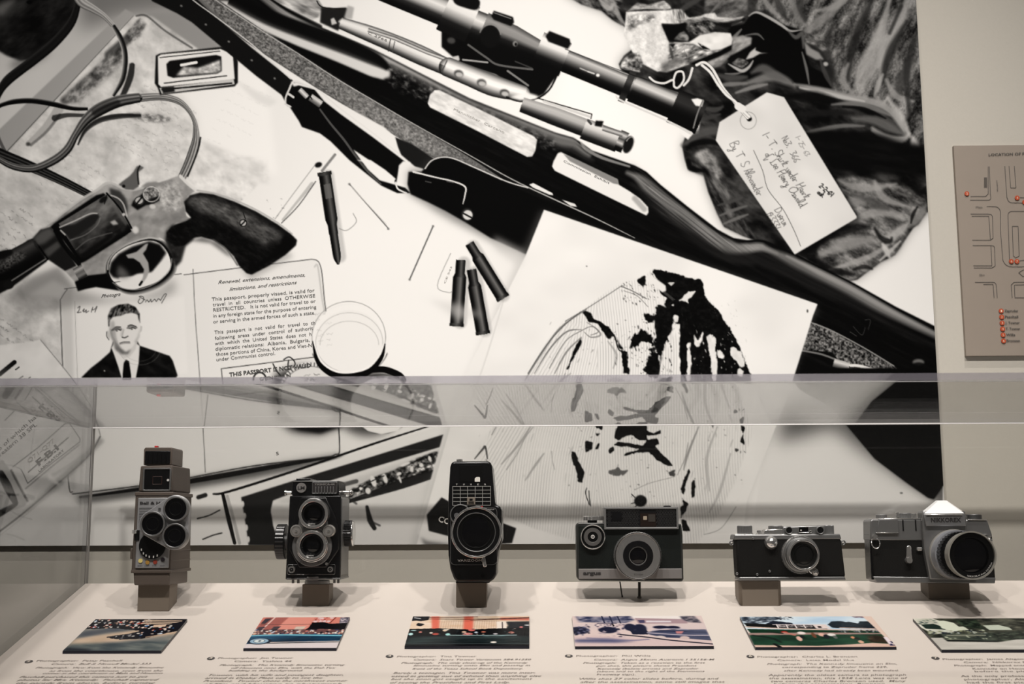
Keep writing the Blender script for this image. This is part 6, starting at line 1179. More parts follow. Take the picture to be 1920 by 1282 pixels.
K.slab('cell_housing', [(262, 838.5), (311, 838.5), (313, 841), (313.2, 872), (259.5, 872), (259, 842)], .010, .056, TAND, .0022, seg=3)
g_ = K.rect('light_cell', 261.5, 309.5, 845, 870, .0085, .014, BLK, 2.5)
for i in range(5): K.rect('cell_rib', 267 + i * 8.6, 268.2 + i * 8.6, 848, 868, .0078, .011, MATTE, bevel=.0002, parent=g_)
K.rect('red_button', 279, 285, 835.5, 839.5, .022, .028, mat('red_plastic', (.5, .02, .02), .4), 1)
p = K.rect('name_plate', 252, 314.5, 933, 1064.5, -.0018, .003, PLATE, 1.5, .0004)
K.text('plate_lettering', 'Bell & Howell', 256, 320, 945.5, 5.4, -.0021, BINK, p, .035); K.rect('plate_rule', 255, 281, 952, 952.8, -.0021, -.0017, BINK, bevel=0, parent=p)
for i in range(9): K.rect('plate_rule', 255, 280 - i * 2.6, 955 + i * 3, 955.4 + i * 3, -.0021, -.0017, BINK, bevel=0, parent=p)
d_ = K.disc('exposure_dial', 282, 1023, [(24.6, -.0045), (24.6, -.0018)], MATTE, 60)
for i, a in enumerate((200, 222, 240, 258, 280, 300)):
    t = math.radians(a); K.rect('dial_mark', 282 + 21 * math.cos(t) - 1, 282 + 21 * math.cos(t) + 1, 1023 - 21 * math.sin(t) - 2, 1023 - 21 * math.sin(t) + 2, -.0048, -.0044, WINK, bevel=0, parent=d_)
for u, v, cc in ((261.3, 1051, (.75, .62, .22)), (274.6, 1054, (.42, .23, .05)), (289, 1053.4, (.30, .05, .03)), (303, 1049, (.02, .015, .02))):
    K.disc('indicator_lamp', u, v, [(3.9, -.0028), (3.9, -.001)], mat('lamp_%d' % int(u), cc, .3), 20)
for u, t in ((261, 'BRIGHT'), (274.5, 'HAZY'), (288.5, 'DULL'), (303, 'CLOUDY')): K.text('lamp_lettering', t, u - 4.6, u + 4.6, 1061.5, 2.1, -.0021, BINK, p)
K.rect('switch_slot', 248.5, 257, 993, 1013.5, -.003, .002, BLK, 1); 
for v in (994.3, 996.6, 998.9): K.rect('switch_lever', 243, 251.5, v - .8, v + .8, -.006, -.001, CHROME, .6, .0002)
# turret: rounded triangle of three lenses
hull = circ(281, 982, 25.5, 14, 105, 232) + circ(323.5, 954.5, 26.5, 14, -20, 110)[::-1]
hull = [(281 + 25.5 * math.cos(math.radians(a)), 982 + 25.5 * math.sin(math.radians(a))) for a in range(118, 248, 8)] + [(323.5 + 26.5 * math.cos(math.radians(a)), 954.5 + 26.5 * math.sin(math.radians(a))) for a in range(238, 362, 8)] + [(323.5 + 26.5 * math.cos(math.radians(a)), 1004.5 + 26.5 * math.sin(math.radians(a))) for a in range(0, 124, 8)]
tu = K.slab('lens_turret', hull, -.012, -.0045, PLATE, .0007)
for u, v in ((281, 982), (323.5, 954), (323.5, 1004.5)):
    l_ = K.arcring('lens_rim', u, v, 20.3, 23.3, -.019, -.011, SATIN, tu)
    K.disc('lens_glass', u, v, [(20.4, -.0165), (20.4, -.012)], GLASS, 48, parent=l_)
    K.arcring('lens_inner_ring', u, v, 11, 13, -.0172, -.014, MATTE, l_)
for u, v in ((293.3, 954.5), (341, 981.5), (293, 1010.5)):
    for i in range(3): K.rect('turret_grip', u - 2.4, u + 2.4, v - 2.6 + i * 2.2, v - 1.6 + i * 2.2, -.0128, -.0118, SATIN, bevel=0, parent=tu)
K.rect('wind_knob', 241.5, 246, 1028, 1048, .02, .05, TAND, 1)

# ---------------------------------------------------------------- 2: black twin lens reflex
o, Yb, zt = block('taupe block under the black twin-lens camera', 566, 616.5, 1095, 1136.5, .030)
K = Cam('twin_lens_camera', 'black twin lens reflex camera with chrome trim, second from left', 'camera', Yb - .022, 585, 1086.5, .062)
K.slab('body', [(539.5, 929), (636.5, 929), (638.5, 1086), (535, 1086)], 0, .062, BLK, .0012)
K.rect('side_plate', 637.2, 639.4, 934, 1083, .004, .060, SATIN, bevel=.0004); K.rect('strap_slot', 638.8, 640.4, 1055, 1076, .018, .032, CHROME, bevel=.0004)
for v in (951, 958): K.rect('side_catch', 639, 643, v, v + 2, .02, .05, CHROME, bevel=.0004)
K.slab('finder_hood', [(544.5, 902), (631, 902), (633, 929), (543.5, 929)], .003, .058, BLK, .0008); K.rect('hood_lid', 551, 578, 896.5, 902.5, .008, .050, BLK, 2); K.rect('hood_rim', 544, 632, 901, 903, .002, .059, SATIN, bevel=.0003)
b_ = K.disc('round_badge', 561, 914, [(9.2, .001), (9.2, .004)], mat('badge_grey', (.22, .21, .20), .4, .3), 36); K.text('badge_lettering', 'LM', 554.5, 567.5, 917, 6, .0006, BINK, b_, .03)
m_ = K.rect('light_meter_grille', 582, 628.5, 904, 924.5, .0006, .004, mat('grille_dark', (.05, .045, .045), .4, .5), 1)
K.frame('grille_frame', 581.5, 629, 903.4, 925, .9, .0, .003, SATIN, 1, parent=m_); K.text('grille_lettering', 'YASHICA-44', 586, 624, 909.6, 4.0, .0001, mat('dull_engraving', (.22, .21, .2), .5), m_, .01)
for i in range(7): K.rect('grille_fin', 587.5 + i * 5.6, 589.3 + i * 5.6, 912, 923.5, -.001, .002, SATIN, bevel=.0002, parent=m_)
for u0, u1 in ((530, 544), (634, 659)): 
    l_ = K.drum('strap_lug', 923.5, u0, u1, 3.6, .02, CHROME, 20, axis='x'); K.drum('lug_collar', 923.5, u0 + (0 if u0 < 540 else 19), u0 + (4 if u0 < 540 else 24), 5.2, .02, CHROME, 20, axis='x', parent=l_)
K.drum('focus_knob', 1015, 518.5, 536, 32.5, .030, BLK, 64, 1.0, axis='x'); K.drum('focus_hub', 1015, 534, 540, 16, .030, SATIN, 32, axis='x')
K.drum('wind_knob', 1000, 643, 660, 24, .030, BLK, 64, 1.0, axis='x'); K.drum('wind_cap', 1000, 659, 662.5, 23.3, .030, CHROME, 48, axis='x'); K.drum('wind_hub', 1000, 638, 645, 12, .030, SATIN, 32, axis='x')
fp = K.slab('front_standard', [(561, 932), (609, 932), (626, 968), (634, 1000), (634, 1030), (612, 1064), (560, 1064), (541, 1030), (541, 1000), (550, 966)], -.006, .001, BLK, .0012)
pk = [(585 + 26 * math.cos(math.radians(a)), 960 + 27 * math.sin(math.radians(a))) for a in range(200, 342, 10)] + [(613, 984), (615, 996), (606, 1004), (564, 1004), (555, 996), (557, 984)]
pl2 = K.slab('lens_panel', pk, -.009, -.005, SATIN, .0006)
K.arcring('shutter_surround', 583.5, 1024, 27, 36.8, -.0105, -.005, SATIN); K.arcring('shutter_ring', 583.5, 1023, 26, 30, -.014, -.005, CHROME)
K.text('shutter_lettering', 'COPAL - SV', 561, 603, 1055.5, 4.2, -.0108, BINK, None, .0)
for v, nm in ((963, 'viewing_lens'), (1022.5, 'taking_lens')):
    L_ = K.arcring(nm, 584.5 if v < 1000 else 583, v, 22, 27.6, -.021, -.006, CHROME); uu = 584.5 if v < 1000 else 583
    K.arcring('lens_collar', uu, v, 18, 22.6, -.0185, -.010, BLK, L_); K.disc('lens_glass', uu, v, [(0.01, -.0150), (9, -.0144), (18.4, -.0115), (18.4, -.008)], GLASS, 48, parent=L_)
    K.text('lens_lettering', 'YASHINON', uu - 10, uu + 4, v + 20, 2.1, -.0187, WINK, L_)
for u in (553, 614.2):
    w_ = K.disc('aperture_wheel', u, 995, [(10.6, -.0165), (11.6, -.0155), (11.6, -.007)], mat('wheel_satin', (.50, .48, .45), .35, .8), 44, .5); K.disc('wheel_boss', u, 995, [(2.2, -.0178), (2.2, -.0155)], CHROME, 20, parent=w_); K.arcring('wheel_groove', u, 995, 8, 8.8, -.0170, -.0160, SATIN, w_)
lp = K.frame('lower_panel_trim', 538.5, 628, 1058, 1077, .8, -.0008, .001, SATIN, 2)
for u, r in ((546, 6.4), (618.5, 5.2)):
    k_ = K.disc('flash_socket', u, 1067.5, [(r, -.006), (r, .001)], CHROME, 30); K.disc('socket_centre', u, 1067.5, [(r * .55, -.0063), (r * .55, -.005)], BLK, 20, parent=k_); K.disc('socket_pin', u, 1067.5, [(1.1, -.0068), (1.1, -.005)], CHROME, 12, parent=k_)
K.disc('shutter_release', 611.5, 1057, [(2.6, -.01), (2.6, .001)], CHROME, 18)
K.rect('base_catch', 575, 596.5, 1081, 1087.5, -.003, .003, SATIN, .8); 
for u in (549.5, 559.5, 627, 634.5): K.drum('foot', u, 1086, 1093, 2.4, .012, SATIN, 16)
K.drum('tripod_disc', 595, 1087.5, 1094, 23, .03, SATIN, 48, .8); K.rect('base_trim', 537, 639, 1083.5, 1086.5, -.0006, .0622, SATIN, bevel=.0002)

# ---------------------------------------------------------------- 3: black zoom cine camera
o, Yb, zt = block('taupe block under the black zoom cine camera', 855, 912.5, 1091, 1139, .028)
K = Cam('cine_camera', 'tall black zoom cine camera with one large lens and white gridded panel', 'camera', Yb - .024, 886, 1091, .075)
K.slab('body', [(843, 875), (846, 866), (852, 864.5), (915, 864.5), (920, 866), (923, 875), (929, 946), (938, 949), (941, 956), (941.5, 1010), (934, 1035), (931, 1060), (931, 1076), (927, 1086), (918, 1091), (858, 1091), (851, 1086), (844, 1066), (840.5, 1040), (838.8, 990), (840, 930)], 0, .075, BLK, .0026, seg=3)
K.drum('film_counter', 861, 860.5, 866, 6, .03, CHROME, 30, .4)
K.rect('finder_window', 861, 904, 872, 903, -.0006, .003, MATTE, .6, .0002); K.slab('finder_reflector', [(890, 903), (890, 897), (893, 894), (899, 894), (900, 896), (900, 903)], -.0012, .0, mat('cream_white', (.8, .77, .7), .4), 0)
gd = K.rect('exposure_grid', 847.5, 921.3, 911, 948, -.0010, .002, MATTE, .5, .0002)
M_LINE = mat('grid_line', (.42, .41, .39), .4)
for u in (848.2, 862.5, 876.5, 890.8, 904.8, 920): K.rect('grid_line', u - .35, u + .35, 911.5, 947.5, -.0014, -.0009, M_LINE, bevel=0, parent=gd)
for v in (911.5, 918.6, 925.6, 932.6, 939.7, 947.2): K.rect('grid_line', 848, 920.4, v - .35, v + .35, -.0014, -.0009, M_LINE, bevel=0, parent=gd)
for t, u in zip('TOWER', (856, 869.5, 883, 896.5, 910)): K.text('body_lettering', t, u - 1.6, u + 1.6, 909.5, 3.2, -.0004, WINK)
sq = K.rect('meter_tab', 875.5, 891, 932, 946, -.003, -.0008, mat('tab_tan', (.20, .165, .13), .5), .6); K.rect('tab_slot', 880, 886, 934.5, 938, -.0034, -.0028, BLK, bevel=0, parent=sq)
for t in (-1, 0, 1): K.rect('tab_slot', 878, 888.5, 941.5 + t * 1.8, 942.1 + t * 1.8, -.0034, -.0028, BLK, bevel=0, parent=sq)
fpl = K.rect('front_plate', 844, 932.5, 951, 1059, -.0024, .002, BLK, 9, .0005); K.frame('front_plate_trim', 844, 932.5, 951, 1059, .8, -.0030, -.0022, SATIN, 9, parent=fpl, bevel=0)
K.text('plate_lettering', 'VARIZOOM', 858, 903.5, 1052.5, 4.2, -.0029, WINK, fpl); K.text('plate_lettering', 'FOCUS', 916, 927, 956, 2.4, -.0029, WINK, fpl)
dd = K.arcring('film_speed_dial', 863, 965, 17.5, 19.6, -.008, -.002, SATIN); K.disc('dial_face', 863, 965, [(17.6, -.0065), (17.6, -.002)], BLK, 40, parent=dd); K.disc('dial_window', 856, 966, [(5, -.0072), (5, -.006)], mat('dial_grey', (.10, .10, .10), .3), 20, parent=dd)
zl = K.disc('zoom_lens', 892, 997, [(44, -.040), (45.5, -.038), (45.5, -.022), (43, -.020), (43, -.002)], BLK, 72)
K.arcring('lens_bezel', 893, 997.5, 43.5, 47.4, -.045, -.036, CHROME, zl); K.arcring('lens_cone', 893, 997.5, 35.5, 43.6, -.0425, -.037, BLK, zl); K.arcring('lens_bezel', 893, 997.5, 34.6, 36, -.0434, -.037, SATIN, zl); K.arcring('lens_cone', 893, 997.5, 28, 30, -.041, -.037, MATTE, zl)
K.disc('lens_glass', 893, 997.5, [(.01, -.0424), (12, -.0418), (24, -.0405), (34.8, -.0385), (34.8, -.036)], GLASS, 64, parent=zl)
K.slab('zoom_lever', [(903, 1043), (909, 1043), (912.5, 1060), (911.5, 1062.5), (907.5, 1063), (906, 1061)], -.041, -.036, CHROME, .0006); K.disc('red_index', 903.6, 950.5, [(1.8, -.0445), (1.8, -.04)], mat('red_plastic', (.5, .02, .02), .4), 14)
for u in (862, 905): K.disc('body_screw', u, 1079, [(3.6, -.0012), (3.6, .004)], MATTE, 20)
K.rect('base_pad', 854.5, 918, 1089.5, 1092.5, .004, .06, MATTE, 1, .0003)

# ---------------------------------------------------------------- 4: black and silver camera held on a threaded rod
rp = on_deck(1199, 1120.5)
K = Cam('viewfinder_camera', 'black camera with silver lower strip and honeycomb meter window', 'camera', rp.y - .020, 1182, 1090.5, .038)
K.slab('body', [(1085, 979), (1280, 982), (1282, 1003), (1282, 1086), (1279, 1090.5), (1086, 1088), (1082, 1083), (1081.5, 984)], 0, .036, mat('black_body_side', (.02, .022, .02), .4), .0016)
K.rect('leather_panel', 1086, 1278, 986, 1065.5, -.0009, .002, mat('green_black_leatherette', (.006, .008, .007), .75, spec=.12, bump=.5, bscale=1500), 1, .0003); K.rect('top_line', 1085.5, 1134, 980.5, 982, -.0008, .030, SATIN, bevel=.0002)
st = K.rect('silver_strip', 1085, 1279, 1066, 1084.5, -.0016, .002, mat('brushed_strip', (.26, .245, .235), .45, .5), .6, .0003); K.text('strip_lettering', 'argus', 1093.5, 1127, 1077, 6.6, -.0020, BINK, st, .045)
hs = K.rect('meter_housing', 1134.5, 1275, 950.5, 992, -.004, .030, SATIN, .8, .0007)
K.rect('honeycomb_window', 1138.5, 1271.5, 954.5, 988, -.0044, -.003, mat('window_black', (.008, .008, .009), .15), .4, 0, hs); K.frame('housing_frame', 1134.5, 1275, 950.5, 992, 3.6, -.0062, -.004, mat('frame_grey', (.24, .24, .235), .4, .6), .8, hs)
bm = NB(); hexd = mat('honeycomb_edge', (.10, .10, .10), .35, .6)
for j in range(9):
    for i in range(26):
        u = 1141.5 + i * 5.2 + (j % 2) * 2.6; v = 957 + j * 3.7
        if u > 1270 or (1147 < u < 1169 and 959 < v < 977) or (1201 < u < 1234): continue
        k = [(K.X(u + 2.5 * math.cos(math.radians(a)), -.005), K.Z(v + 1.9 * math.sin(math.radians(a)), -.005)) for a in range(0, 360, 90)]; q = [(K.X(u + 1.9 * math.cos(math.radians(a)), -.005), K.Z(v + 1.35 * math.sin(math.radians(a)), -.005)) for a in range(0, 360, 90)]
        holed(bm, k, q, K.yy(-.0050), K.yy(-.0044))
fin('honeycomb_mesh', bm, hexd, hs, smooth=False)
K.rect('rangefinder_port', 1148.5, 1168, 961, 975.5, -.0052, -.0042, BLK, .6, 0, hs); vf = K.rect('viewfinder', 1203, 1232.5, 962, 987, -.0052, -.0042, mat('finder_brown', (.015, .009, .007), .2), .4, 0, hs); K.rect('finder_spot', 1208.5, 1215.5, 967.5, 974.5, -.0056, -.0050, mat('finder_light', (.35, .29, .22), .4), 1, 0, vf)
K.rect('finder_bars', 1218, 1231, 964, 978, -.0055, -.0050, mat('finder_bars', (.04, .035, .03), .3), .4, 0, vf)
K.drum('film_dial', 1115, 967, 975, 20, .016, CHROME, 56, .8); K.drum('dial_stem', 1112, 974.5, 980, 9, .016, BLK, 24); K.drum('shutter_button', 1254, 948, 951.5, 7, .014, BLK, 24)
me_ = K.disc('meter_dial', 1112.7, 1006, [(20, -.0045), (20, 0)], MATTE, 56); K.arcring('dial_rim', 1112.7, 1006, 21, 22.8, -.0065, .001, CHROME, me_); K.arcring('dial_band', 1112.7, 1006, 9.5, 16.6, -.0055, -.004, mat('dial_band', (.13, .125, .12), .4, .5), me_); K.arcring('dial_rim', 1112.7, 1006, 2.2, 3.6, -.0062, -.004, WINK, me_); K.disc('dial_pin', 1112.7, 1006, [(.9, -.0066), (.9, -.004)], WINK, 12, parent=me_)
bs = K.disc('lens_barrel', 1197, 1042, [(43, -.014), (44.6, -.012), (44.6, .001)], CHROME, 110, .9)
K.arcring('lens_face', 1197.4, 1042, 27.4, 41.5, -.017, -.010, CHROME, bs)
bm = NB(); c_ = (K.X(1197.4, -.017), 0, K.Z(1042, -.017)); k = K.px(-.017); lathe(bm, c_, [(41.5 * k, K.yy(-.0172)), (28 * k, K.yy(-.0145))], 64, 'y', cap=False); fin('lens_cone', bm, mat('brushed_cone', (.42, .40, .38), .28, .9), bs)
K.arcring('lens_collar', 1197.4, 1042, 17, 28, -.0172, -.012, BLK, bs); K.disc('lens_glass', 1197.4, 1042, [(.01, -.0160), (8, -.0156), (17.4, -.0135), (17.4, -.011)], GLASS, 48, parent=bs); K.arcring('lens_trim', 1197.4, 1042, 41.5, 42.4, -.0176, -.012, BLK, bs)
K.text('lens_lettering', 'Cintar', 1189, 1207, 1078, 3.4, -.0178, BINK, bs); K.drum('focus_tab', 1197, 1086, 1088, 12, -.006, SATIN, 20)
# its rod and wire
def rod(name, label, cat, a, b, r, mt, thread=0):
    A = on_deck(*a); top = at(b[0], b[1], A.y); o = thing(name, label, cat, A); bm = NB(); n = 60 if thread else 2
    pts = [(Vector((top.x - A.x, 0, top.z - A.z)) * (i / (n - 1.0))) + Vector((0, 0, -.0005 * (i == 0))) for i in range(n)]
    tube(bm, pts, [r * (1 - .22 * (i % 2)) if thread else r for i in range(n)], 14 if thread else 8); fin('shaft', bm, mt, o)
    bm = NB(); lathe(bm, (0, 0, 0), [(r * 1.35, -.0012), (r * 1.35, .0012), (r * 1.1, .0018)], 24, 'z'); fin('foot_collar', bm, mt, o); return o
rod('threaded_rod', 'threaded steel rod holding up the silver-striped camera', 'rod', (1198.8, 1120.5), (1198.8, 1091), .0019, mat('dark_steel', (.16, .15, .13), .4, .9), 1)
rod('support_wire', 'thin dark wire leaning beside the threaded rod', 'wire', (1166.8, 1119), (1162.3, 1090), .0008, mat('dark_wire', (.03, .028, .026), .4, .6))

# ---------------------------------------------------------------- 5: small chrome topped rangefinder
o, Yb, zt = block('taupe block under the small chrome-topped rangefinder camera', 1386, 1466.5, 1089, 1135.8, .030, .004)
K = Cam('rangefinder_camera', 'small rangefinder camera with satin chrome top and round lens', 'camera', Yb - .008, 1481, 1087.5, .030)
def bod(name, vt, vb, gx0, gx1, d0, d1, mt, bev=.0006):
    e0 = 4.6 * (vt - 1002) / 85; e1 = 4.6 * (vb - 1002) / 85
    return K.slab(name, [(gx0 + e0 + 2, vt), (gx1 + e0 * .9 - 2, vt), (gx1 + e1 * .9, vb), (gx0 + e1, vb)], d0, d1, mt, bev)
bod('body', 1009, 1083, 1379.5, 1582.5, .001, .029, LEATHER, .003); bod('top_plate', 1001.5, 1011, 1377.8, 1581, 0, .030, SATIN, .0012); bod('base_plate', 1081, 1088, 1380.2, 1582.5, 0, .030, SATIN, .0012)
K.rect('top_ridge', 1381, 1578, 1001, 1002.2, .003, .028, CHROME, bevel=.0002)
hs = K.slab('finder_housing', [(1471, 986.5), (1551, 985), (1553, 1002), (1470, 1003)], .004, .022, SATIN, .0016); K.slab('lower_housing', [(1437, 994), (1440, 991.8), (1472, 991.5), (1472, 1002.5), (1435, 1002.5)], .005, .024, CHROME, .001)
for u, r in ((1483.3, 5.9), (1542.4, 6.2)): w_ = K.disc('rangefinder_window', u, 994, [(r, .000), (r, .006)], BLK, 30, parent=hs); K.arcring('window_rim', u, 994, r * .92, r * 1.18, -.001, .005, SATIN, w_)
vf = K.rect('viewfinder', 1502, 1519.5, 988.5, 997.5, .0025, .006, GLASS, .4, .0002, hs); K.frame('finder_frame', 1500.5, 1521, 987, 999, 1.4, .0018, .005, CHROME, .8, vf); K.disc('finder_bead', 1505.7, 994, [(1.3, .0016), (1.3, .003)], WINK, 12, parent=vf); K.arcring('frame_screw', 1524, 996.5, 1.4, 2.6, .0025, .005, CHROME, hs)
K.drum('wind_knob', 1399.3, 984.8, 999.5, 13.8, .014, SATIN, 60, .7); K.drum('knob_plinth', 1400, 999.2, 1002, 15.5, .014, CHROME, 40); K.drum('shutter_button', 1426.5, 993.5, 1002, 4.6, .014, CHROME, 24); K.drum('button_collar', 1426.5, 998.5, 1002, 6, .014, CHROME, 24)
K.drum('speed_dial', 1457.5, 985.3, 992, 13.2, .014, SATIN, 50, .6); K.drum('rewind_knob', 1558.5, 984.8, 1001, 8.8, .014, SATIN, 50, .6)
sd = K.disc('slow_speed_dial', 1451, 1017, [(.01, -.0085), (3.5, -.0082), (8, -.0065), (11, -.0035), (12.4, -.001), (12.4, .002)], CHROME, 44); K.disc('dial_centre', 1452.3, 1016.5, [(3.2, -.0090), (3.8, -.0078)], SATIN, 20, parent=sd)
ln = K.disc('lens_mount', 1503.5, 1040, [(34, -.0035), (35.4, -.002), (35.4, .002)], CHROME, 72, .5)
K.disc('lens_barrel', 1505, 1040, [(30, -.0105), (31.5, -.0095), (31.5, -.003)], SATIN, 64, parent=ln); K.arcring('lens_ring', 1508, 1040, 26, 30.3, -.019, -.010, SATIN, ln); K.arcring('lens_rim', 1509.8, 1040, 24.8, 28.2, -.0235, -.018, CHROME, ln)
K.disc('lens_glass', 1510, 1040, [(.01, -.0215), (12, -.0208), (25, -.0185), (25, -.016)], mat('smoky_glass', (.006, .006, .006), .12, spec=.5), 56, parent=ln); K.arcring('lens_inner_ring', 1510, 1040, 17, 18.4, -.0215, -.018, MATTE, ln)
K.slab('focus_lever', [(1515, 1066), (1522, 1062), (1534, 1067), (1536, 1074), (1533, 1079), (1528, 1079.5), (1519, 1073)], -.014, -.008, CHROME, .0008); K.disc('lever_button', 1530, 1073, [(.01, -.0185), (3.5, -.0178), (5.8, -.0155), (5.8, -.013)], CHROME, 24)
for u in (1374.5, 1584.5): K.arcring('strap_eyelet', u, 1017.5, 2.6, 4.6, .012, .015, SATIN)
for u, v in ((1420.5, 1076.5), (1444, 1070.5), (1415, 1008.8), (1382.8, 1075)): K.arcring('body_screw', u, v, .9, 2.2, -.001, .0015, SATIN)

# ---------------------------------------------------------------- 6: large single lens reflex
o, Yb, zt = block('taupe block under the large camera at the right end', 1742, 1819.5, 1093, 1123.8, .030)
K = Cam('reflex_camera', 'large chrome and black reflex camera with big lens, rightmost in the case', 'camera', Yb - .020, 1752, 1093.5, .046)
K.slab('body', [(1638.5, 1008), (1866, 1004), (1867, 1084), (1640, 1083)], 0, .030, LEATHER, .001); K.rect('end_cap', 1634.5, 1640, 1001, 1086, .003, .027, BLK, 1, .0008)
K.slab('base_plate', [(1638, 1080), (1868, 1083), (1866, 1094), (1644, 1092)], -.0005, .031, SATIN, .001)
tp = K.slab('top_plate', [(1641, 972), (1737, 973), (1738, 1013.5), (1636, 1012), (1637, 976)], -.001, .031, SATIN, .0014); K.slab('top_plate', [(1817, 974), (1856, 974), (1859, 976), (1866, 1002), (1866, 1008), (1817, 1010)], -.001, .031, SATIN, .0014)
K.slab('top_plate_step', [(1654, 973), (1690, 973), (1690, 998), (1648, 998)], -.0035, .004, SATIN, .0005); K.rect('top_edge', 1642, 1733, 971, 972.6, -.0012, .030, CHROME, bevel=.0003); K.rect('step_edge', 1647, 1689.5, 997.5, 999, -.004, 0, CHROME, bevel=.0002)
for u in (1699, 1723): K.rect('meter_groove', u - 1.2, u + 1.2, 974, 995, -.0016, .001, BLK, .5, .0002)
mb = K.slab('mirror_housing', [(1737, 958), (1818, 958), (1819, 985), (1821, 1000), (1821, 1088), (1745, 1086), (1737, 1030), (1736, 985)], -.008, .012, SATIN, .0014)
npl = K.slab('prism_front', [(1739, 963), (1817.5, 963), (1818.5, 986), (1743, 986)], -.012, -.006, mat('nameplate_satin', (.26, .26, .26), .42, .7), .0008); K.text('nameplate_lettering', 'NIKKOREX', 1752, 1809, 978.5, 8, -.0124, BINK, npl, .03)
bm = NB(); f0 = K.poly([(1740, 962.5), (1816, 962.5)], -.012); a_ = K.poly([(1766, 939), (1783, 939)], .012); b_ = K.poly([(1732, 962)] + [(1818, 962)], .030); c_ = K.poly([(1763, 938), (1784, 938)], .022)
V_ = [bm.verts.new(q) for q in ((f0[0][0], K.yy(-.012), f0[0][1]), (f0[1][0], K.yy(-.012), f0[1][1]), (a_[1][0], K.yy(.010), a_[1][1]), (a_[0][0], K.yy(.010), a_[0][1]), (c_[0][0], K.yy(.022), c_[0][1]), (c_[1][0], K.yy(.022), c_[1][1]), (b_[0][0], K.yy(.030), b_[0][1]), (b_[1][0], K.yy(.030), b_[1][1]))]
for f in ((0, 1, 2, 3), (3, 2, 5, 4), (4, 5, 7, 6), (0, 3, 4, 6), (1, 7, 5, 2), (0, 6, 7, 1)): bm.faces.new([V_[i] for i in f])
pr = fin('prism_cover', bm, mat('prism_lit_satin', (.88, .88, .87), .5, .1), K.o, .0008); K.rect('prism_edge', 1744, 1812, 964, 965.6, -.0135, -.010, CHROME, bevel=.0003, parent=npl)  # paler than the other satin: brightness of the upturned face put into colour
for (u, v, wd, d) in ((1774.5, 950.5, 9, 0.000), (1776, 953.5, 3, -.003), (1775, 957, 6, -.006)): pass
K.drum('frame_counter', 1658.5, 964, 972, 10, .014, SATIN, 44, .6); K.drum('wind_lever_hub', 1702, 961.5, 972, 14, .014, SATIN, 44, .7); K.drum('wind_stub', 1689.5, 959.5, 969, 3.6, .010, CHROME, 20); K.drum('speed_dial', 1716, 962, 971.5, 8.5, .012, CHROME, 40, .6); K.drum('rewind_crank', 1832.5, 964.5, 974, 15, .014, mat('crank_grey', (.2, .2, .2), .35, .9), 44, .3)
for i in range(2): K.rect('edge_highlight', 1822 + i * 20, 1857 - 0 * i, 973.6 + i * 27.5, 975 + i * 27.5, -.0025, .001, CHROME, bevel=.0002)
bm = NB(); cc = (K.X(1645.5, -.004), K.yy(-.004), K.Z(1017.5, -.004)); k = K.px(-.004)
tube(bm, [Vector(cc) + Vector((7.6 * k * math.cos(t), .002 * math.sin(t), 9.5 * k * math.sin(t))) for t in np.linspace(0, 2 * math.pi, 30)], .0006, 6); rg = fin('strap_ring', bm, CHROME, K.o); K.disc('ring_eyelet', 1645.5, 1005.5, [(4.2, -.006), (4.2, .001)], CHROME, 24, parent=rg)
K.slab('self_timer_lever', [(1704, 1024), (1709, 1022), (1712, 1024), (1713, 1048), (1702, 1048)], -.006, -.003, CHROME, .0005); K.disc('timer_pivot', 1708, 1050, [(5.4, -.007), (6, -.006), (6, .001)], CHROME, 28); K.drum('flash_terminal', 1029, 1722, 1732, 3.8, -.002, CHROME, 20, axis='x')
K.disc('lens_release', 1862, 1014, [(.01, -.009), (5, -.007), (6.2, -.004), (6.2, .002)], CHROME, 28)
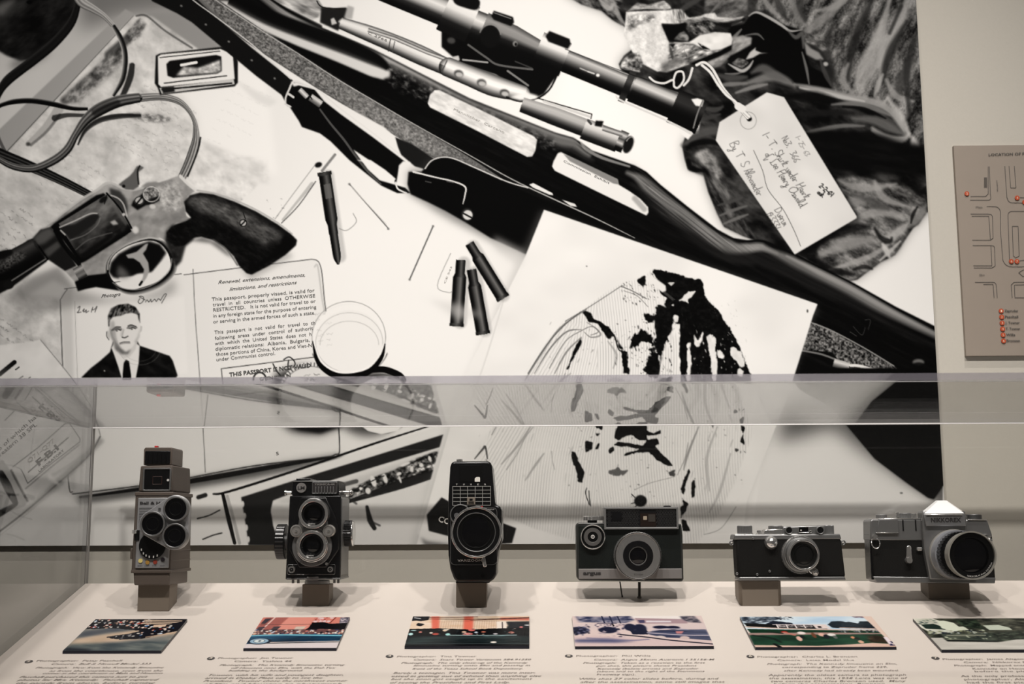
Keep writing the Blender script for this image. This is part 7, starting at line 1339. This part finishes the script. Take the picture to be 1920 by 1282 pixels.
def cone(name, u0, r0, d0, u1, r1, d1, mt, parent=None, n=72, knurl=0, v0=1039., v1=1039., shell=0.):
    """lens barrel piece seen at u0,r0 (back) and u1,r1 (front)"""
    bm = NB(); k0, k1 = K.px(d0), K.px(d1); c = (K.X(u0, 0), 0, K.Z(v0, 0))
    prof = [(r1 * k1, K.yy(d1)), (r0 * k0, K.yy(d0))]
    if shell: prof = [((r1 - shell) * k1, K.yy(d1) + .004), ((r1 - shell) * k1, K.yy(d1))] + prof
    lathe(bm, c, prof, n, 'y', knurl * k0, 1 if knurl else 0, cap=not shell); return fin(name, bm, mt, parent or K.o, 0, ang=40)
U0, V0 = 1787.5, 1039
ln = cone('lens', U0, 46, 0, U0, 46, -.012, mat('mount_ring', (.5, .48, .44), .3, .6)); cone('aperture_ring', U0, 44.5, -.012, U0, 44.5, -.026, mat('silver_blue_ring', (.40, .41, .44), .35, .5), ln); cone('grip_ring', U0, 42, -.024, U0, 43, -.038, BLK, ln, 80, 2.2); cone('barrel', U0, 38.5, -.038, U0, 39.5, -.052, BLK, ln, 72, .8)
cone('filter_rim', U0, 41.8, -.052, U0, 44.2, -.068, mat('rim_nickel', (.46, .44, .39), .3, .55), ln, 72, 0, shell=2.6)
bm = NB(); c_ = (K.X(U0), 0, K.Z(V0)); k = K.px(-.064); lathe(bm, c_, [(.0001, K.yy(-.0650)), (18 * k, K.yy(-.0640)), (32 * k, K.yy(-.062)), (32.2 * k, K.yy(-.060))], 56, 'y'); fin('lens_glass', bm, GLASS, ln)
bm = NB(); lathe(bm, c_, [(32 * k, K.yy(-.0645)), (41 * k, K.yy(-.0648)), (41.2 * k, K.yy(-.060))], 64, 'y', cap=False); fin('lens_cone', bm, MATTE, ln)
bm = NB()
def ringtext(bm, s, a0, a1, r, h, d, c):
    k = K.px(d)
    def fn(t, q): a = math.radians(a0 + (a1 - a0) * t); R_ = (r - q * h) * k; return (c[0] + R_ * math.cos(a), K.yy(d), c[2] + R_ * math.sin(a))
    put_text(bm, s, fn)
ringtext(bm, 'NIKKOR-H Auto 1:2 f=5cm', 255, 340, 39.5, 3.2, -.0652, c_); fin('ring_lettering', bm, WINK, ln, smooth=False)
